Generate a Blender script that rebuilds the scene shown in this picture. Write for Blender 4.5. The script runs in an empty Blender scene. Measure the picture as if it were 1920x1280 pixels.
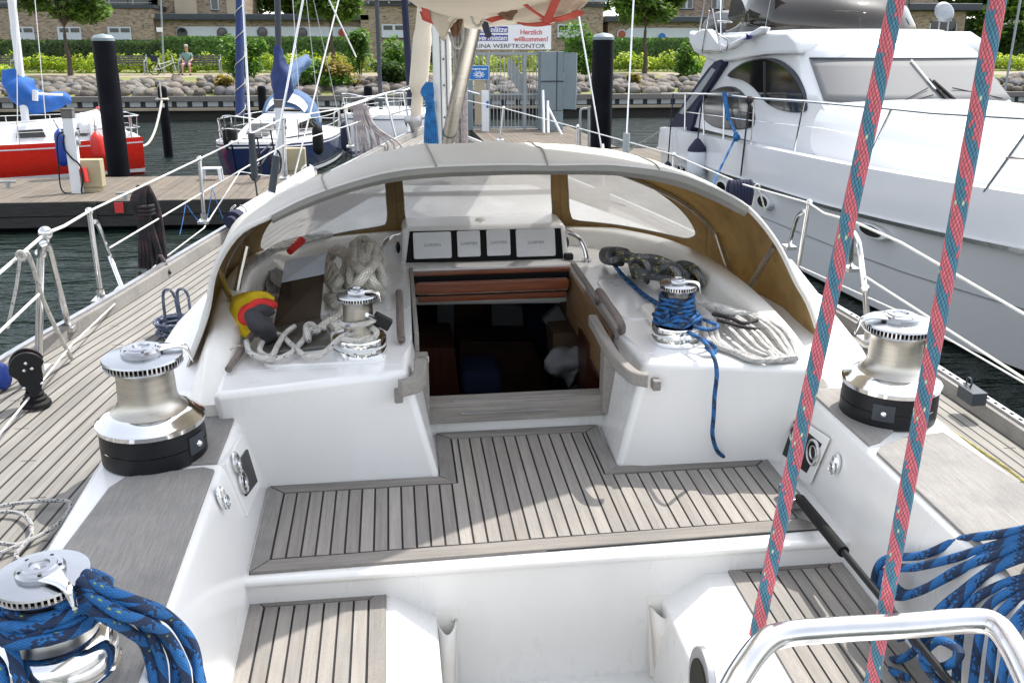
import bpy, bmesh, math, random
from mathutils import Vector, Matrix, Euler
from math import sin, cos, pi, radians, sqrt, atan2
random.seed(7)
scene = bpy.context.scene
COL = scene.collection

# ---------------------------------------------------------------- camera, sky, sun, exposure
CAM_Z = 2.75
def cam_axes(pitch, yaw):
    p, w = radians(pitch), radians(yaw)
    f = Vector((sin(w)*cos(p), cos(w)*cos(p), -sin(p)))
    r = Vector((cos(w), -sin(w), 0.0))
    return f, r, r.cross(f)
def cam_matrix(pitch, yaw, loc):
    f, r, u = cam_axes(pitch, yaw)
    m = Matrix((r, u, -f)).transposed().to_4x4()
    m.translation = Vector(loc)
    return m
PITCH_W, PITCH_B, YAW = 16.8, 20.0, 6.95
CW = cam_matrix(PITCH_W, YAW, (0, 0, CAM_Z))
CB = cam_matrix(PITCH_B, YAW, (0, 0, 0))
BOAT = CW @ CB.inverted()          # yacht frame (origin at eye height, trimmed slightly bow-up) -> world
cd = bpy.data.cameras.new("camera"); cam = bpy.data.objects.new("camera", cd); COL.objects.link(cam)
cd.sensor_width = 36.0; cd.lens = 33.75; cd.clip_start = 0.05; cd.clip_end = 2000
cam.matrix_world = CW
scene.camera = cam

SUN_EL, SUN_AZ = 59.7, 53.7        # azimuth from +Y towards +X
world = bpy.data.worlds.new("World"); scene.world = world; world.use_nodes = True
wn = world.node_tree.nodes; wl = world.node_tree.links
bg = wn["Background"]; sky = wn.new("ShaderNodeTexSky"); sky.sky_type = 'NISHITA'
sky.sun_disc = False; sky.sun_elevation = radians(SUN_EL); sky.sun_rotation = radians(SUN_AZ)
sky.air_density = 1.0; sky.dust_density = 1.6; sky.ozone_density = 1.0
hs = wn.new("ShaderNodeHueSaturation"); hs.inputs['Saturation'].default_value = .34; wl.new(sky.outputs[0], hs.inputs['Color']); wl.new(hs.outputs[0], bg.inputs[0]); bg.inputs[1].default_value = 0.15
sd = bpy.data.lights.new("sun", 'SUN'); sd.energy = 2.0; sd.angle = radians(0.55); sd.color = (1.0, 0.95, 0.87)
sun = bpy.data.objects.new("sun", sd); COL.objects.link(sun)
sdir = Vector((sin(radians(SUN_AZ))*cos(radians(SUN_EL)), cos(radians(SUN_AZ))*cos(radians(SUN_EL)), sin(radians(SUN_EL))))
sun.rotation_euler = sdir.to_track_quat('Z', 'Y').to_euler()
sun.location = (8, 6, 12)
vs = scene.view_settings; vs.view_transform = 'Standard'; vs.look = 'None'; vs.exposure = 1.5; vs.gamma = 1.0
try: scene.cycles.max_bounces = 8; scene.cycles.transparent_max_bounces = 12
except Exception: pass

# ---------------------------------------------------------------- points seen through a pixel, on a real plane
F = 1800.0
FB = cam_axes(PITCH_B, YAW); FW = cam_axes(PITCH_W, YAW)
def _ray(A, x, y): return A[0] + (x-960)/F*A[1] + (640-y)/F*A[2]
def bZ(x, y, z): d = _ray(FB, x, y); return d*(z/d.z)
def bY(x, y, Y): d = _ray(FB, x, y); return d*(Y/d.y)
def bX(x, y, X): d = _ray(FB, x, y); return d*(X/d.x)
def wZ(x, y, z): d = _ray(FW, x, y); return Vector((0, 0, CAM_Z)) + d*((z-CAM_Z)/d.z)
def wY(x, y, Y): d = _ray(FW, x, y); return Vector((0, 0, CAM_Z)) + d*(Y/d.y)
def wX(x, y, X): d = _ray(FW, x, y); return Vector((0, 0, CAM_Z)) + d*(X/d.x)

# ---------------------------------------------------------------- objects
def tag(o, label=None, cat=None, group=None, kind=None):
    if label: o['label'] = label
    if cat: o['category'] = cat
    if group: o['group'] = group
    if kind: o['kind'] = kind
    return o
def empty(name, loc=(0, 0, 0), rz=0.0, parent=None):
    o = bpy.data.objects.new(name, None); COL.objects.link(o); o.empty_display_size = 0.1
    o.matrix_basis = Matrix.Translation(Vector(loc)) @ Matrix.Rotation(rz, 4, 'Z')
    if parent: o.parent = parent
    return o
def on_boat(o):                    # a top-level object built in the yacht's frame goes to world space
    o.matrix_basis = BOAT @ o.matrix_basis
    return o
def copy_tree(o, parent=None):
    c = o.copy(); COL.objects.link(c); c.parent = parent
    if parent: c.matrix_parent_inverse = o.matrix_parent_inverse.copy()
    for k in ('label', 'category', 'group'):
        if parent is None and k == 'label' and k in c: del c[k]
    for ch in [x for x in bpy.data.objects if x.parent == o]: copy_tree(ch, c)
    return c

class MB:
    """collects vertices and faces (with optional uv and a per-face random colour)"""
    def __init__(s): s.v = []; s.f = []; s.uv = []; s.rnd = []
    def add(s, vs, fs, uvs=None, rnd=None):
        b = len(s.v); s.v += [Vector(p) for p in vs]
        for i, f in enumerate(fs):
            s.f.append([b+k for k in f]); s.uv.append(uvs[i] if uvs else None); s.rnd.append(rnd if rnd is not None else 0.5)
        return s
    def xf(s, M, start=0):
        for i in range(start, len(s.v)): s.v[i] = M @ s.v[i]
        return s
    def box(s, x0, x1, y0, y1, z0, z1, M=None, rnd=None):
        vs = [Vector(p) for p in ((x0,y0,z0),(x1,y0,z0),(x1,y1,z0),(x0,y1,z0),(x0,y0,z1),(x1,y0,z1),(x1,y1,z1),(x0,y1,z1))]
        if M is not None: vs = [M @ v for v in vs]
        return s.add(vs, [(0,3,2,1),(4,5,6,7),(0,1,5,4),(1,2,6,5),(2,3,7,6),(3,0,4,7)], rnd=rnd)
    def hexa(s, b, t, rnd=None):     # bottom loop, top loop (any n, counter-clockwise seen from above)
        n = len(b); vs = list(b)+list(t)
        fs = [tuple(range(n-1, -1, -1)), tuple(range(n, 2*n))]+[(i, (i+1) % n, n+(i+1) % n, n+i) for i in range(n)]
        return s.add(vs, fs, rnd=rnd)
    def grid(s, rows, closed_u=False, uv=True, flip=False):
        n = len(rows); m = len(rows[0]); vs = [p for r in rows for p in r]; fs = []; us = []
        for i in range(n-1):
            for j in range(m if closed_u else m-1):
                k = (j+1) % m
                f = (i*m+j, i*m+k, (i+1)*m+k, (i+1)*m+j); u = ((j/m, i/n), ((j+1)/m, i/n), ((j+1)/m, (i+1)/n), (j/m, (i+1)/n))
                if flip: f = f[::-1]; u = u[::-1]
                fs.append(f); us.append(u)
        return s.add(vs, fs, us)
    def tube(s, pts, r, n=8, closed=False, caps=True):
        pts = [Vector(p) for p in pts]
        q = [pts[0]]
        for p in pts[1:]:
            if (p-q[-1]).length > 1e-5: q.append(p)
        pts = q; N = len(pts)
        if N < 2: return s
        rs = r if isinstance(r, (list, tuple)) else [r]*N
        if len(rs) != N: rs = [rs[min(int(i*len(rs)/N), len(rs)-1)] for i in range(N)]
        T = []
        for i in range(N):
            a = pts[i-1] if (i > 0 or closed) else pts[i]; b = pts[(i+1) % N] if (i < N-1 or closed) else pts[i]
            t = (b-a); T.append(t.normalized() if t.length > 1e-9 else Vector((0, 0, 1)))
        up = Vector((0, 0, 1)) if abs(T[0].z) < .9 else Vector((1, 0, 0))
        nrm = (up - T[0]*up.dot(T[0])).normalized(); rows = []; L = [0.0]
        for i in range(N):
            if i: L.append(L[-1]+(pts[i]-pts[i-1]).length)
            nrm = nrm - T[i]*nrm.dot(T[i])
            nrm = nrm.normalized() if nrm.length > 1e-6 else T[i].orthogonal().normalized()
            bn = T[i].cross(nrm)
            rows.append([pts[i]+(nrm*cos(2*pi*k/n)+bn*sin(2*pi*k/n))*rs[i] for k in range(n)])
        vs = [p for rw in rows for p in rw]; fs = []; us = []
        C = 2*pi*max(sum(rs)/len(rs), 1e-4)
        rng = range(N if closed else N-1)
        for i in rng:
            i2 = (i+1) % N; l0 = L[i]/C; l1 = (L[i+1] if i < N-1 else L[i]+(pts[0]-pts[-1]).length)/C
            for k in range(n):
                k2 = (k+1) % n
                fs.append((i*n+k, i*n+k2, i2*n+k2, i2*n+k)); us.append(((k/n, l0), ((k+1)/n, l0), ((k+1)/n, l1), (k/n, l1)))
        if caps and not closed:
            fs.append(tuple(range(n-1, -1, -1))); us.append(None); fs.append(tuple((N-1)*n+k for k in range(n))); us.append(None)
        return s.add(vs, fs, us)
    def lathe(s, prof, n=32, M=None, a0=0.0, a1=2*pi):
        full = abs(a1-a0-2*pi) < 1e-6; m = n if full else n+1
        rows = [[Vector((r*cos(a0+(a1-a0)*k/n), r*sin(a0+(a1-a0)*k/n), z)) for k in range(m)] for r, z in prof]
        if M is not None: rows = [[M @ p for p in rw] for rw in rows]
        return s.grid(rows, closed_u=full)
    def prism(s, poly, a, b, axis='z', rnd=None):   # poly of 2d points extruded from a to b along an axis
        def P(u, v, w): return {'z': (u, v, w), 'y': (u, w, v), 'x': (w, u, v)}[axis]
        return s.hexa([P(u, v, a) for u, v in poly], [P(u, v, b) for u, v in poly], rnd=rnd)
    def ball(s, c, r, n=12, m=8, M=None):
        c = Vector(c); rr = r if isinstance(r, (tuple, list)) else (r, r, r)
        rows = [[Vector((c.x+rr[0]*sin(pi*i/m)*cos(2*pi*k/n), c.y+rr[1]*sin(pi*i/m)*sin(2*pi*k/n), c.z+rr[2]*cos(pi*i/m))) for k in range(n)] for i in range(m+1)]
        if M is not None: rows = [[M @ p for p in rw] for rw in rows]
        return s.grid(rows[::-1], closed_u=True)
    def torus(s, c, R, r, n=24, m=8, axis='z', a0=0, a1=2*pi):
        c = Vector(c); pts = []
        full = abs(a1-a0-2*pi) < 1e-6
        for i in range(n if full else n+1):
            a = a0+(a1-a0)*i/n; u, v = R*cos(a), R*sin(a)
            pts.append(c+Vector({'z': (u, v, 0), 'y': (u, 0, v), 'x': (0, u, v)}[axis]))
        return s.tube(pts, r, m, closed=full)
    def build(s, name, mat, parent=None, smooth=False, bevel=None, solid=None, sub=0, fix=True, seg=2, angle=35):
        me = bpy.data.meshes.new(name)
        me.from_pydata([tuple(v) for v in s.v], [], [tuple(f) for f in s.f])
        if any(u for u in s.uv):
            ul = me.uv_layers.new(name='uv')
            for p, u in zip(me.polygons, s.uv):
                if u:
                    for li, c in zip(p.loop_indices, u): ul.data[li].uv = c
        at = me.attributes.new('rnd', 'FLOAT', 'FACE')
        at.data.foreach_set('value', s.rnd)
        if fix:
            bm = bmesh.new(); bm.from_mesh(me); bmesh.ops.recalc_face_normals(bm, faces=bm.faces); bm.to_mesh(me); bm.free()
        if smooth:
            for p in me.polygons: p.use_smooth = True
            try: me.set_sharp_from_angle(angle=radians(angle))
            except Exception: pass
        ms = mat if isinstance(mat, (list, tuple)) else [mat]
        for m_ in ms: me.materials.append(m_)
        o = bpy.data.objects.new(name, me); COL.objects.link(o)
        if parent: o.parent = parent
        if sub: md = o.modifiers.new('sub', 'SUBSURF'); md.levels = md.render_levels = sub
        if solid: md = o.modifiers.new('solid', 'SOLIDIFY'); md.thickness = solid; md.offset = 0
        if bevel:
            md = o.modifiers.new('bevel', 'BEVEL'); md.width = bevel; md.segments = seg; md.limit_method = 'ANGLE'; md.angle_limit = radians(40); md.harden_normals = False
            if not smooth:
                for p in me.polygons: p.use_smooth = True
                md2 = o.modifiers.new('wn', 'WEIGHTED_NORMAL'); md2.keep_sharp = True
        return o

def bulky(P, R, seed=0, n=18, amp=.16, flat=1.0, seg=6):
    S = spline(P, seg); rr = [R[min(int(i/seg), len(R)-2)]*(1-(i % seg)/seg)+R[min(int(i/seg)+1, len(R)-1)]*((i % seg)/seg) for i in range(len(S))]; rr[-1] = R[-1]
    m = MB(); m.tube(S, rr, n); r = random.Random(seed); ph = [r.uniform(0, 6.28) for _ in range(4)]
    for i in range(len(S)):
        c = S[i]
        for k in range(n):
            v = m.v[i*n+k]; a = 2*pi*k/n; f = 1+amp*(sin(3*a+ph[0]+i*.31)+.6*sin(5*a+ph[1]-i*.23)+.5*sin(i*.9+ph[2])*cos(2*a))
            d = (v-c)*f; d.y *= flat; m.v[i*n+k] = c+d
    return m
def spline(P, n=8, closed=False):
    P = [Vector(p) for p in P]; out = []; N = len(P)
    if N < 3 and not closed: return [P[0].lerp(P[-1], i/n) for i in range(n+1)]
    for i in range(N if closed else N-1):
        p0 = P[i-1] if (i > 0 or closed) else P[0]*2-P[1]
        p1 = P[i]; p2 = P[(i+1) % N]; p3 = P[(i+2) % N] if (i+2 < N or closed) else P[-1]*2-P[-2]
        for k in range(n):
            t = k/n
            out.append(0.5*((2*p1)+(p2-p0)*t+(2*p0-5*p1+4*p2-p3)*t*t+(3*p1-p0-3*p2+p3)*t**3))
    if not closed: out.append(P[-1])
    return out
def sag(a, b, d, n=12):
    a, b = Vector(a), Vector(b)
    return [a.lerp(b, i/n)+Vector((0, 0, -d*4*(i/n)*(1-i/n))) for i in range(n+1)]
def arc_pts(c, r, a0, a1, n=10):
    return [(c[0]+r*cos(a0+(a1-a0)*i/n), c[1]+r*sin(a0+(a1-a0)*i/n)) for i in range(n+1)]
def rrect(x0, x1, y0, y1, r, n=5):
    return (arc_pts((x1-r, y1-r), r, 0, pi/2, n)+arc_pts((x0+r, y1-r), r, pi/2, pi, n)+arc_pts((x0+r, y0+r), r, pi, 1.5*pi, n)+arc_pts((x1-r, y0+r), r, 1.5*pi, 2*pi, n))
def interp(tab, x):
    if x <= tab[0][0]: return tab[0][1]
    for (a, u), (b, v) in zip(tab, tab[1:]):
        if x <= b: return u+(v-u)*(x-a)/(b-a)
    return tab[-1][1]
def sinterp(tab, x):       # smooth (catmull-rom) version
    if x <= tab[0][0]: return tab[0][1]
    n = len(tab)
    for i in range(n-1):
        a, u = tab[i]; b, v = tab[i+1]
        if x <= b:
            t = (x-a)/(b-a)
            m0 = (v-tab[i-1][1])/(b-tab[i-1][0]) if i > 0 else (v-u)/(b-a)
            m1 = (tab[i+2][1]-u)/(tab[i+2][0]-a) if i+2 < n else (v-u)/(b-a)
            m0 *= (b-a); m1 *= (b-a)
            return (2*t**3-3*t*t+1)*u+(t**3-2*t*t+t)*m0+(-2*t**3+3*t*t)*v+(t**3-t*t)*m1
    return tab[-1][1]
def text_mesh(name, body, size, M, mat, parent=None, extrude=0.002, align='CENTER', shear=0.0, bold=0.0, sx=1.0):
    cu = bpy.data.curves.new(name, 'FONT'); cu.body = body; cu.size = size; cu.extrude = extrude; cu.align_x = align; cu.align_y = 'CENTER'; cu.shear = shear; cu.offset = bold; cu.resolution_u = 3
    t = bpy.data.objects.new(name, cu); COL.objects.link(t)
    dg = bpy.context.evaluated_depsgraph_get(); me = bpy.data.meshes.new_from_object(t.evaluated_get(dg))
    bpy.data.objects.remove(t); bpy.data.curves.remove(cu)
    me.transform(M @ Matrix.Diagonal((sx, 1, 1, 1)))
    me.materials.clear(); me.materials.append(mat)
    o = bpy.data.objects.new(name, me); COL.objects.link(o)
    if parent: o.parent = parent
    return o

# ---------------------------------------------------------------- materials
def newmat(name):
    m = bpy.data.materials.new(name); m.use_nodes = True
    return m, m.node_tree.nodes, m.node_tree.links, m.node_tree.nodes["Principled BSDF"]
def N(nt, typ, **kw):
    n = nt.new(typ)
    for k, v in kw.items():
        if k.startswith('i_'):
            key = k[2:]; key = int(key) if key.isdigit() else key
            n.inputs[key].default_value = v
        else: setattr(n, k, v)
    return n
def mathn(nt, lk, op, a, b=None, c=None):
    n = nt.new('ShaderNodeMath'); n.operation = op
    for i, v in enumerate((a, b, c)):
        if v is None: continue
        if hasattr(v, 'is_linked') or hasattr(v, 'links'): lk.new(v, n.inputs[i])
        else: n.inputs[i].default_value = v
    return n.outputs[0]
def mixc(nt, lk, fac, a, b, mode='MIX'):
    n = nt.new('ShaderNodeMix'); n.data_type = 'RGBA'; n.blend_type = mode
    for sock, v in ((n.inputs[0], fac), (n.inputs[6], a), (n.inputs[7], b)):
        if hasattr(v, 'links'): lk.new(v, sock)
        else: sock.default_value = v if isinstance(v, (int, float)) and sock == n.inputs[0] else ((*v, 1.0) if len(v) == 3 else v)
    return n.outputs[2]
def ramp(nt, lk, src, stops):
    r = nt.new('ShaderNodeValToRGB'); lk.new(src, r.inputs[0]); e = r.color_ramp.elements
    while len(e) > 1: e.remove(e[-1])
    e[0].position = stops[0][0]; e[0].color = (*stops[0][1], 1) if len(stops[0][1]) == 3 else stops[0][1]
    for p, c in stops[1:]:
        x = e.new(p); x.color = (*c, 1) if len(c) == 3 else c
    return r.outputs[0]
def noise(nt, lk, scale, detail=4, rough=.55, stretch=None, coord='Object'):
    tc = nt.new('ShaderNodeTexCoord'); src = tc.outputs[coord]
    if stretch:
        mp = nt.new('ShaderNodeMapping'); mp.inputs['Scale'].default_value = stretch; lk.new(src, mp.inputs[0]); src = mp.outputs[0]
    n = nt.new('ShaderNodeTexNoise'); n.inputs['Scale'].default_value = scale; n.inputs['Detail'].default_value = detail; n.inputs['Roughness'].default_value = rough
    lk.new(src, n.inputs['Vector']); return n.outputs[0]
def bump(nt, lk, bsdf, h, strength=.2, dist=.01):
    b = nt.new('ShaderNodeBump'); b.inputs['Strength'].default_value = strength; b.inputs['Distance'].default_value = dist
    lk.new(h, b.inputs['Height']); lk.new(b.outputs[0], bsdf.inputs['Normal']); return b
def simple(name, col, rough=.5, metal=0, var=.12, scale=3, bmp=0.0, bscale=60, coat=0, col2=None, stretch=None, spec=None, dirt=None):
    m, nt, lk, b = newmat(name)
    b.inputs['Roughness'].default_value = rough; b.inputs['Metallic'].default_value = metal
    if coat: b.inputs['Coat Weight'].default_value = coat; b.inputs['Coat Roughness'].default_value = .08
    if spec is not None: b.inputs['Specular IOR Level'].default_value = spec
    n = noise(nt, lk, scale, 5, .6, stretch)
    c2 = col2 if col2 else tuple(max(0, c*(1-var*2)) for c in col)
    c = ramp(nt, lk, n, [(.3, c2), (.7, col)])
    if dirt:
        n2 = noise(nt, lk, dirt[1], 8, .7)
        f = ramp(nt, lk, n2, [(dirt[2]-.08, (0, 0, 0)), (min(dirt[2]+.22, 1), (1, 1, 1))])
        c = mixc(nt, lk, f, c, dirt[0])
    lk.new(c, b.inputs['Base Color'])
    rr = ramp(nt, lk, n, [(.2, (max(rough-.06, .02),)*3), (.8, (min(rough+.08, 1),)*3)]); lk.new(rr, b.inputs['Roughness'])
    if bmp: bump(nt, lk, b, noise(nt, lk, bscale, 3, .6, stretch), bmp, .004)
    return m
MT = {}
MT['gelcoat'] = simple('gelcoat', (.79, .79, .785), .28, col2=(.735, .728, .705), scale=2.2, bmp=.03, bscale=9, coat=.35, stretch=(1, 1, .35))
MT['gelcoat_cream'] = simple('gelcoat_cream', (.76, .74, .69), .34, var=.02, scale=2, coat=.2, dirt=((.66, .62, .55), 5, .62))
MT['hull_white'] = simple('hull_white', (.73, .74, .755), .2, var=.01, scale=1, coat=.5, bmp=.02, bscale=1.5)
MT['chrome'] = simple('chrome', (.86, .87, .88), .07, 1, var=.03, scale=14, bmp=.02, bscale=120)
MT['disc'] = simple('disc', (.46, .47, .49), .2, 1, var=.06, scale=14, bmp=.03, bscale=120)
MT['steel'] = simple('steel', (.72, .72, .72), .18, 1, var=.06, scale=20, bmp=.03, bscale=150)
MT['drum_steel'] = simple('drum_steel', (.56, .53, .47), .30, 1, var=.1, scale=6, bmp=.1, bscale=260, stretch=(1, 1, 14))
MT['alloy'] = simple('alloy', (.52, .52, .53), .42, 1, var=.08, scale=10, bmp=.05)
MT['black_plastic'] = simple('black_plastic', (.010, .011, .013), .42, var=.2, scale=12, bmp=.1, bscale=300, spec=.3)
MT['black_rubber'] = simple('black_rubber', (.010, .010, .011), .7, var=.2, scale=5, bmp=.2, spec=.25)
MT['mast_paint'] = simple('mast_paint', (.74, .74, .72), .35, var=.04, scale=4, coat=.1)
MT['canvas'] = simple('canvas', (.66, .655, .63), .85, var=.05, scale=3, bmp=.35, bscale=500, dirt=((.45, .44, .40), 4, .62))
MT['sail_cream'] = simple('sail_cream', (.72, .63, .50), .8, var=.07, scale=3, bmp=.5, bscale=14)
MT['sail_red'] = simple('sail_red', (.62, .10, .07), .75, var=.15, scale=10, bmp=.3)
MT['sail_brown'] = simple('sail_brown', (.22, .115, .05), .8, var=.2, scale=8, bmp=.3)
MT['red_paint'] = simple('red_paint', (.72, .022, .010), .25, var=.06, scale=2, coat=.4)
MT['navy_paint'] = simple('navy_paint', (.008, .020, .085), .22, var=.1, scale=2, coat=.4)
MT['navy'] = simple('navy', (.012, .016, .05), .8, var=.2, scale=12, bmp=.4)
MT['fender_blue'] = simple('fender_blue', (.012, .05, .30), .4, var=.1)
MT['fender_red'] = simple('fender_red', (.70, .03, .02), .4, var=.1)
MT['bench_slat'] = simple('bench_slat', (.12, .11, .10), .8, var=.15, scale=8)
MT['fender_white'] = simple('fender_white', (.72, .75, .80), .35, var=.05)
MT['cover_blue'] = simple('cover_blue', (.012, .12, .45), .75, var=.2, scale=5, bmp=1, bscale=7)
MT['cover_navy'] = simple('cover_navy', (.018, .040, .15), .75, var=.15, scale=5, bmp=.6, bscale=12)
MT['cover_sky'] = simple('cover_sky', (.075, .14, .27), .75, var=.12, scale=5, bmp=.5, bscale=14)
MT['galv'] = simple('galv', (.33, .36, .38), .5, .35, var=.1, scale=8)
MT['galv_sheet'] = simple('galv_sheet', (.20, .25, .27), .5, .1, var=.08, scale=3)
MT['white_paint'] = simple('white_paint', (.74, .75, .76), .4, var=.05, scale=4)
MT['piling'] = simple('piling', (.008, .009, .013), .5, var=.3, scale=2, bmp=.15, bscale=20, dirt=((.025, .025, .024), 3, .66), spec=.06)
MT['beige_box'] = simple('beige_box', (.42, .36, .22), .55, var=.08, scale=5)
MT['dark'] = simple('dark', (.008, .008, .009), .6, var=.2, spec=.12)
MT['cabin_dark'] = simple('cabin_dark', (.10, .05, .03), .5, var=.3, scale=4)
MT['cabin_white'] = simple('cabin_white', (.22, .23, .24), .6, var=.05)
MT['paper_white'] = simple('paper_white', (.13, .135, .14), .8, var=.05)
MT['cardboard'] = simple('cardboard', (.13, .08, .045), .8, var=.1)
MT['hem'] = simple('hem', (.27, .265, .24), .85, bmp=.3, bscale=300)
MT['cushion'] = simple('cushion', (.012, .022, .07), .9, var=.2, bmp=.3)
MT['skin'] = simple('skin', (.50, .27, .18), .5, var=.08)
MT['shirt_green'] = simple('shirt_green', (.16, .28, .24), .85, var=.1)
MT['shorts'] = simple('shorts', (.10, .11, .22), .85, var=.1)
MT['cap'] = simple('cap', (.45, .40, .36), .8, var=.1)
MT['bark'] = simple('bark', (.10, .075, .055), .9, var=.25, scale=8, bmp=.6, bscale=20, stretch=(1, 1, .3))
MT['bench_wood'] = simple('bench_wood', (.16, .15, .14), .8, var=.15, scale=8)
MT['grass'] = simple('grass', (.11, .17, .035), .95, col2=(.22, .20, .07), scale=1.3, bmp=.8, bscale=12)
MT['path'] = simple('path', (.30, .255, .19), .95, var=.1, scale=2, bmp=.2, bscale=30)
MT['zinc'] = simple('zinc', (.045, .055, .068), .5, .2, var=.12, scale=1.5)
MT['window_glass'] = simple('window_glass', (.02, .025, .03), .05, var=.3, scale=.5, spec=.8)
MT['glass_tint'] = simple('glass_tint', (.012, .012, .011), .04, var=.3, scale=.8, spec=.7)
MT['white_trim'] = simple('white_trim', (.50, .54, .58), .5, var=.03, scale=1)
MT['lead_blue'] = simple('lead_blue', (.10, .14, .20), .6, var=.1)
MT['orange_glass'] = simple('orange_glass', (.32, .06, .02), .3, var=.1)
MT['yellow'] = simple('yellow', (.70, .50, .01), .8, var=.1, bmp=.3, bscale=30)
MT['flag_red'] = simple('flag_red', (.60, .025, .02), .8, var=.1, bmp=.3, bscale=30)
MT['flag_black'] = simple('flag_black', (.03, .03, .035), .8, var=.1, bmp=.3, bscale=30)
MT['sign_white'] = simple('sign_white', (.78, .78, .78), .5, var=.01)
MT['sign_blue'] = simple('sign_blue', (.03, .035, .26), .5, var=.03)
MT['sign_cyan'] = simple('sign_cyan', (.01, .16, .50), .5, var=.03)
MT['sign_red'] = simple('sign_red', (.55, .03, .03), .5, var=.03)
MT['sign_black'] = simple('sign_black', (.03, .03, .035), .5, var=.03)
MT['smoke'] = simple('smoke', (.10, .095, .085), .12, var=.2, scale=2, spec=.7)
MT['ws_cover'] = simple('ws_cover', (.19, .192, .196), .75, var=.08, scale=.5, bmp=.5, bscale=3)
MT['cover_text'] = simple('cover_text', (.20, .21, .23), .6, var=.05)
MT['instr_cover'] = simple('instr_cover', (.66, .67, .68), .45, var=.04, scale=20, bmp=.5, bscale=25, stretch=(1, 1, 5))
MT['mud'] = simple('mud', (.03, .028, .02), .9, var=.2)

def wood_mat(name, a, b_, c=None, scale=1.0, rough=.8, axis=1, bmp=.35, rnd=.25, stain=.25):
    """weathered or varnished timber; grain runs along the uv v direction when uv exists else along an axis"""
    m, nt, lk, bs = newmat(name)
    st = [26, 26, 26]; st[axis] = 1.2
    g = noise(nt, lk, 3.0*scale, 6, .65, tuple(st)); g2 = noise(nt, lk, 1.6*scale, 4, .6)
    col = ramp(nt, lk, g, [(.32, b_), (.62, a)])
    if c: col = mixc(nt, lk, ramp(nt, lk, g2, [(.45, (0, 0, 0)), (.75, (stain*3,)*3)]), col, c)
    at = nt.new('ShaderNodeAttribute'); at.attribute_name = 'rnd'
    col = mixc(nt, lk, 1.0, col, ramp(nt, lk, at.outputs['Fac'], [(0, (1-rnd,)*3), (1, (1+rnd*.3,)*3)]), 'MULTIPLY')
    lk.new(col, bs.inputs['Base Color']); bs.inputs['Roughness'].default_value = rough
    fine = noise(nt, lk, 260, 2, .5); lk.new(mixc(nt, lk, 1.0, col, ramp(nt, lk, fine, [(.3, (.86,)*3), (.7, (1.1,)*3)]), 'MULTIPLY'), bs.inputs['Base Color'])
    bump(nt, lk, bs, g, bmp, .003)
    return m
MT['teak'] = wood_mat('teak', (.325, .303, .275), (.25, .23, .208), (.20, .19, .178), rough=.88, rnd=.24)
MT['teak_pad'] = wood_mat('teak_pad', (.31, .298, .28), (.225, .213, .20), (.175, .17, .165), scale=3.2, rough=.9)
MT['teak_x'] = wood_mat('teak_x', (.31, .288, .26), (.215, .197, .178), (.165, .158, .15), rough=.85, axis=0)
MT['teak_handle'] = wood_mat('teak_handle', (.22, .185, .165), (.12, .10, .09), rough=.6, scale=2)
MT['mahogany'] = wood_mat('mahogany', (.24, .065, .022), (.11, .028, .012), (.40, .30, .24), rough=.3, axis=0, stain=.12)
MT['cabin_wood'] = wood_mat('cabin_wood', (.065, .022, .011), (.03, .010, .006), rough=.35, axis=2)
MT['wood_tan'] = wood_mat('wood_tan', (.30, .18, .085), (.16, .085, .04), rough=.45, axis=1)
MT['jetty_top'] = wood_mat('jetty_top', (.17, .14, .108), (.115, .096, .074), (.095, .08, .064), rough=.9, axis=1, rnd=.18)
MT['jetty_side'] = wood_mat('jetty_side', (.045, .042, .038), (.015, .015, .014), rough=.9, axis=0)
MT['caulk'] = simple('caulk', (.012, .012, .013), .6)

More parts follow.
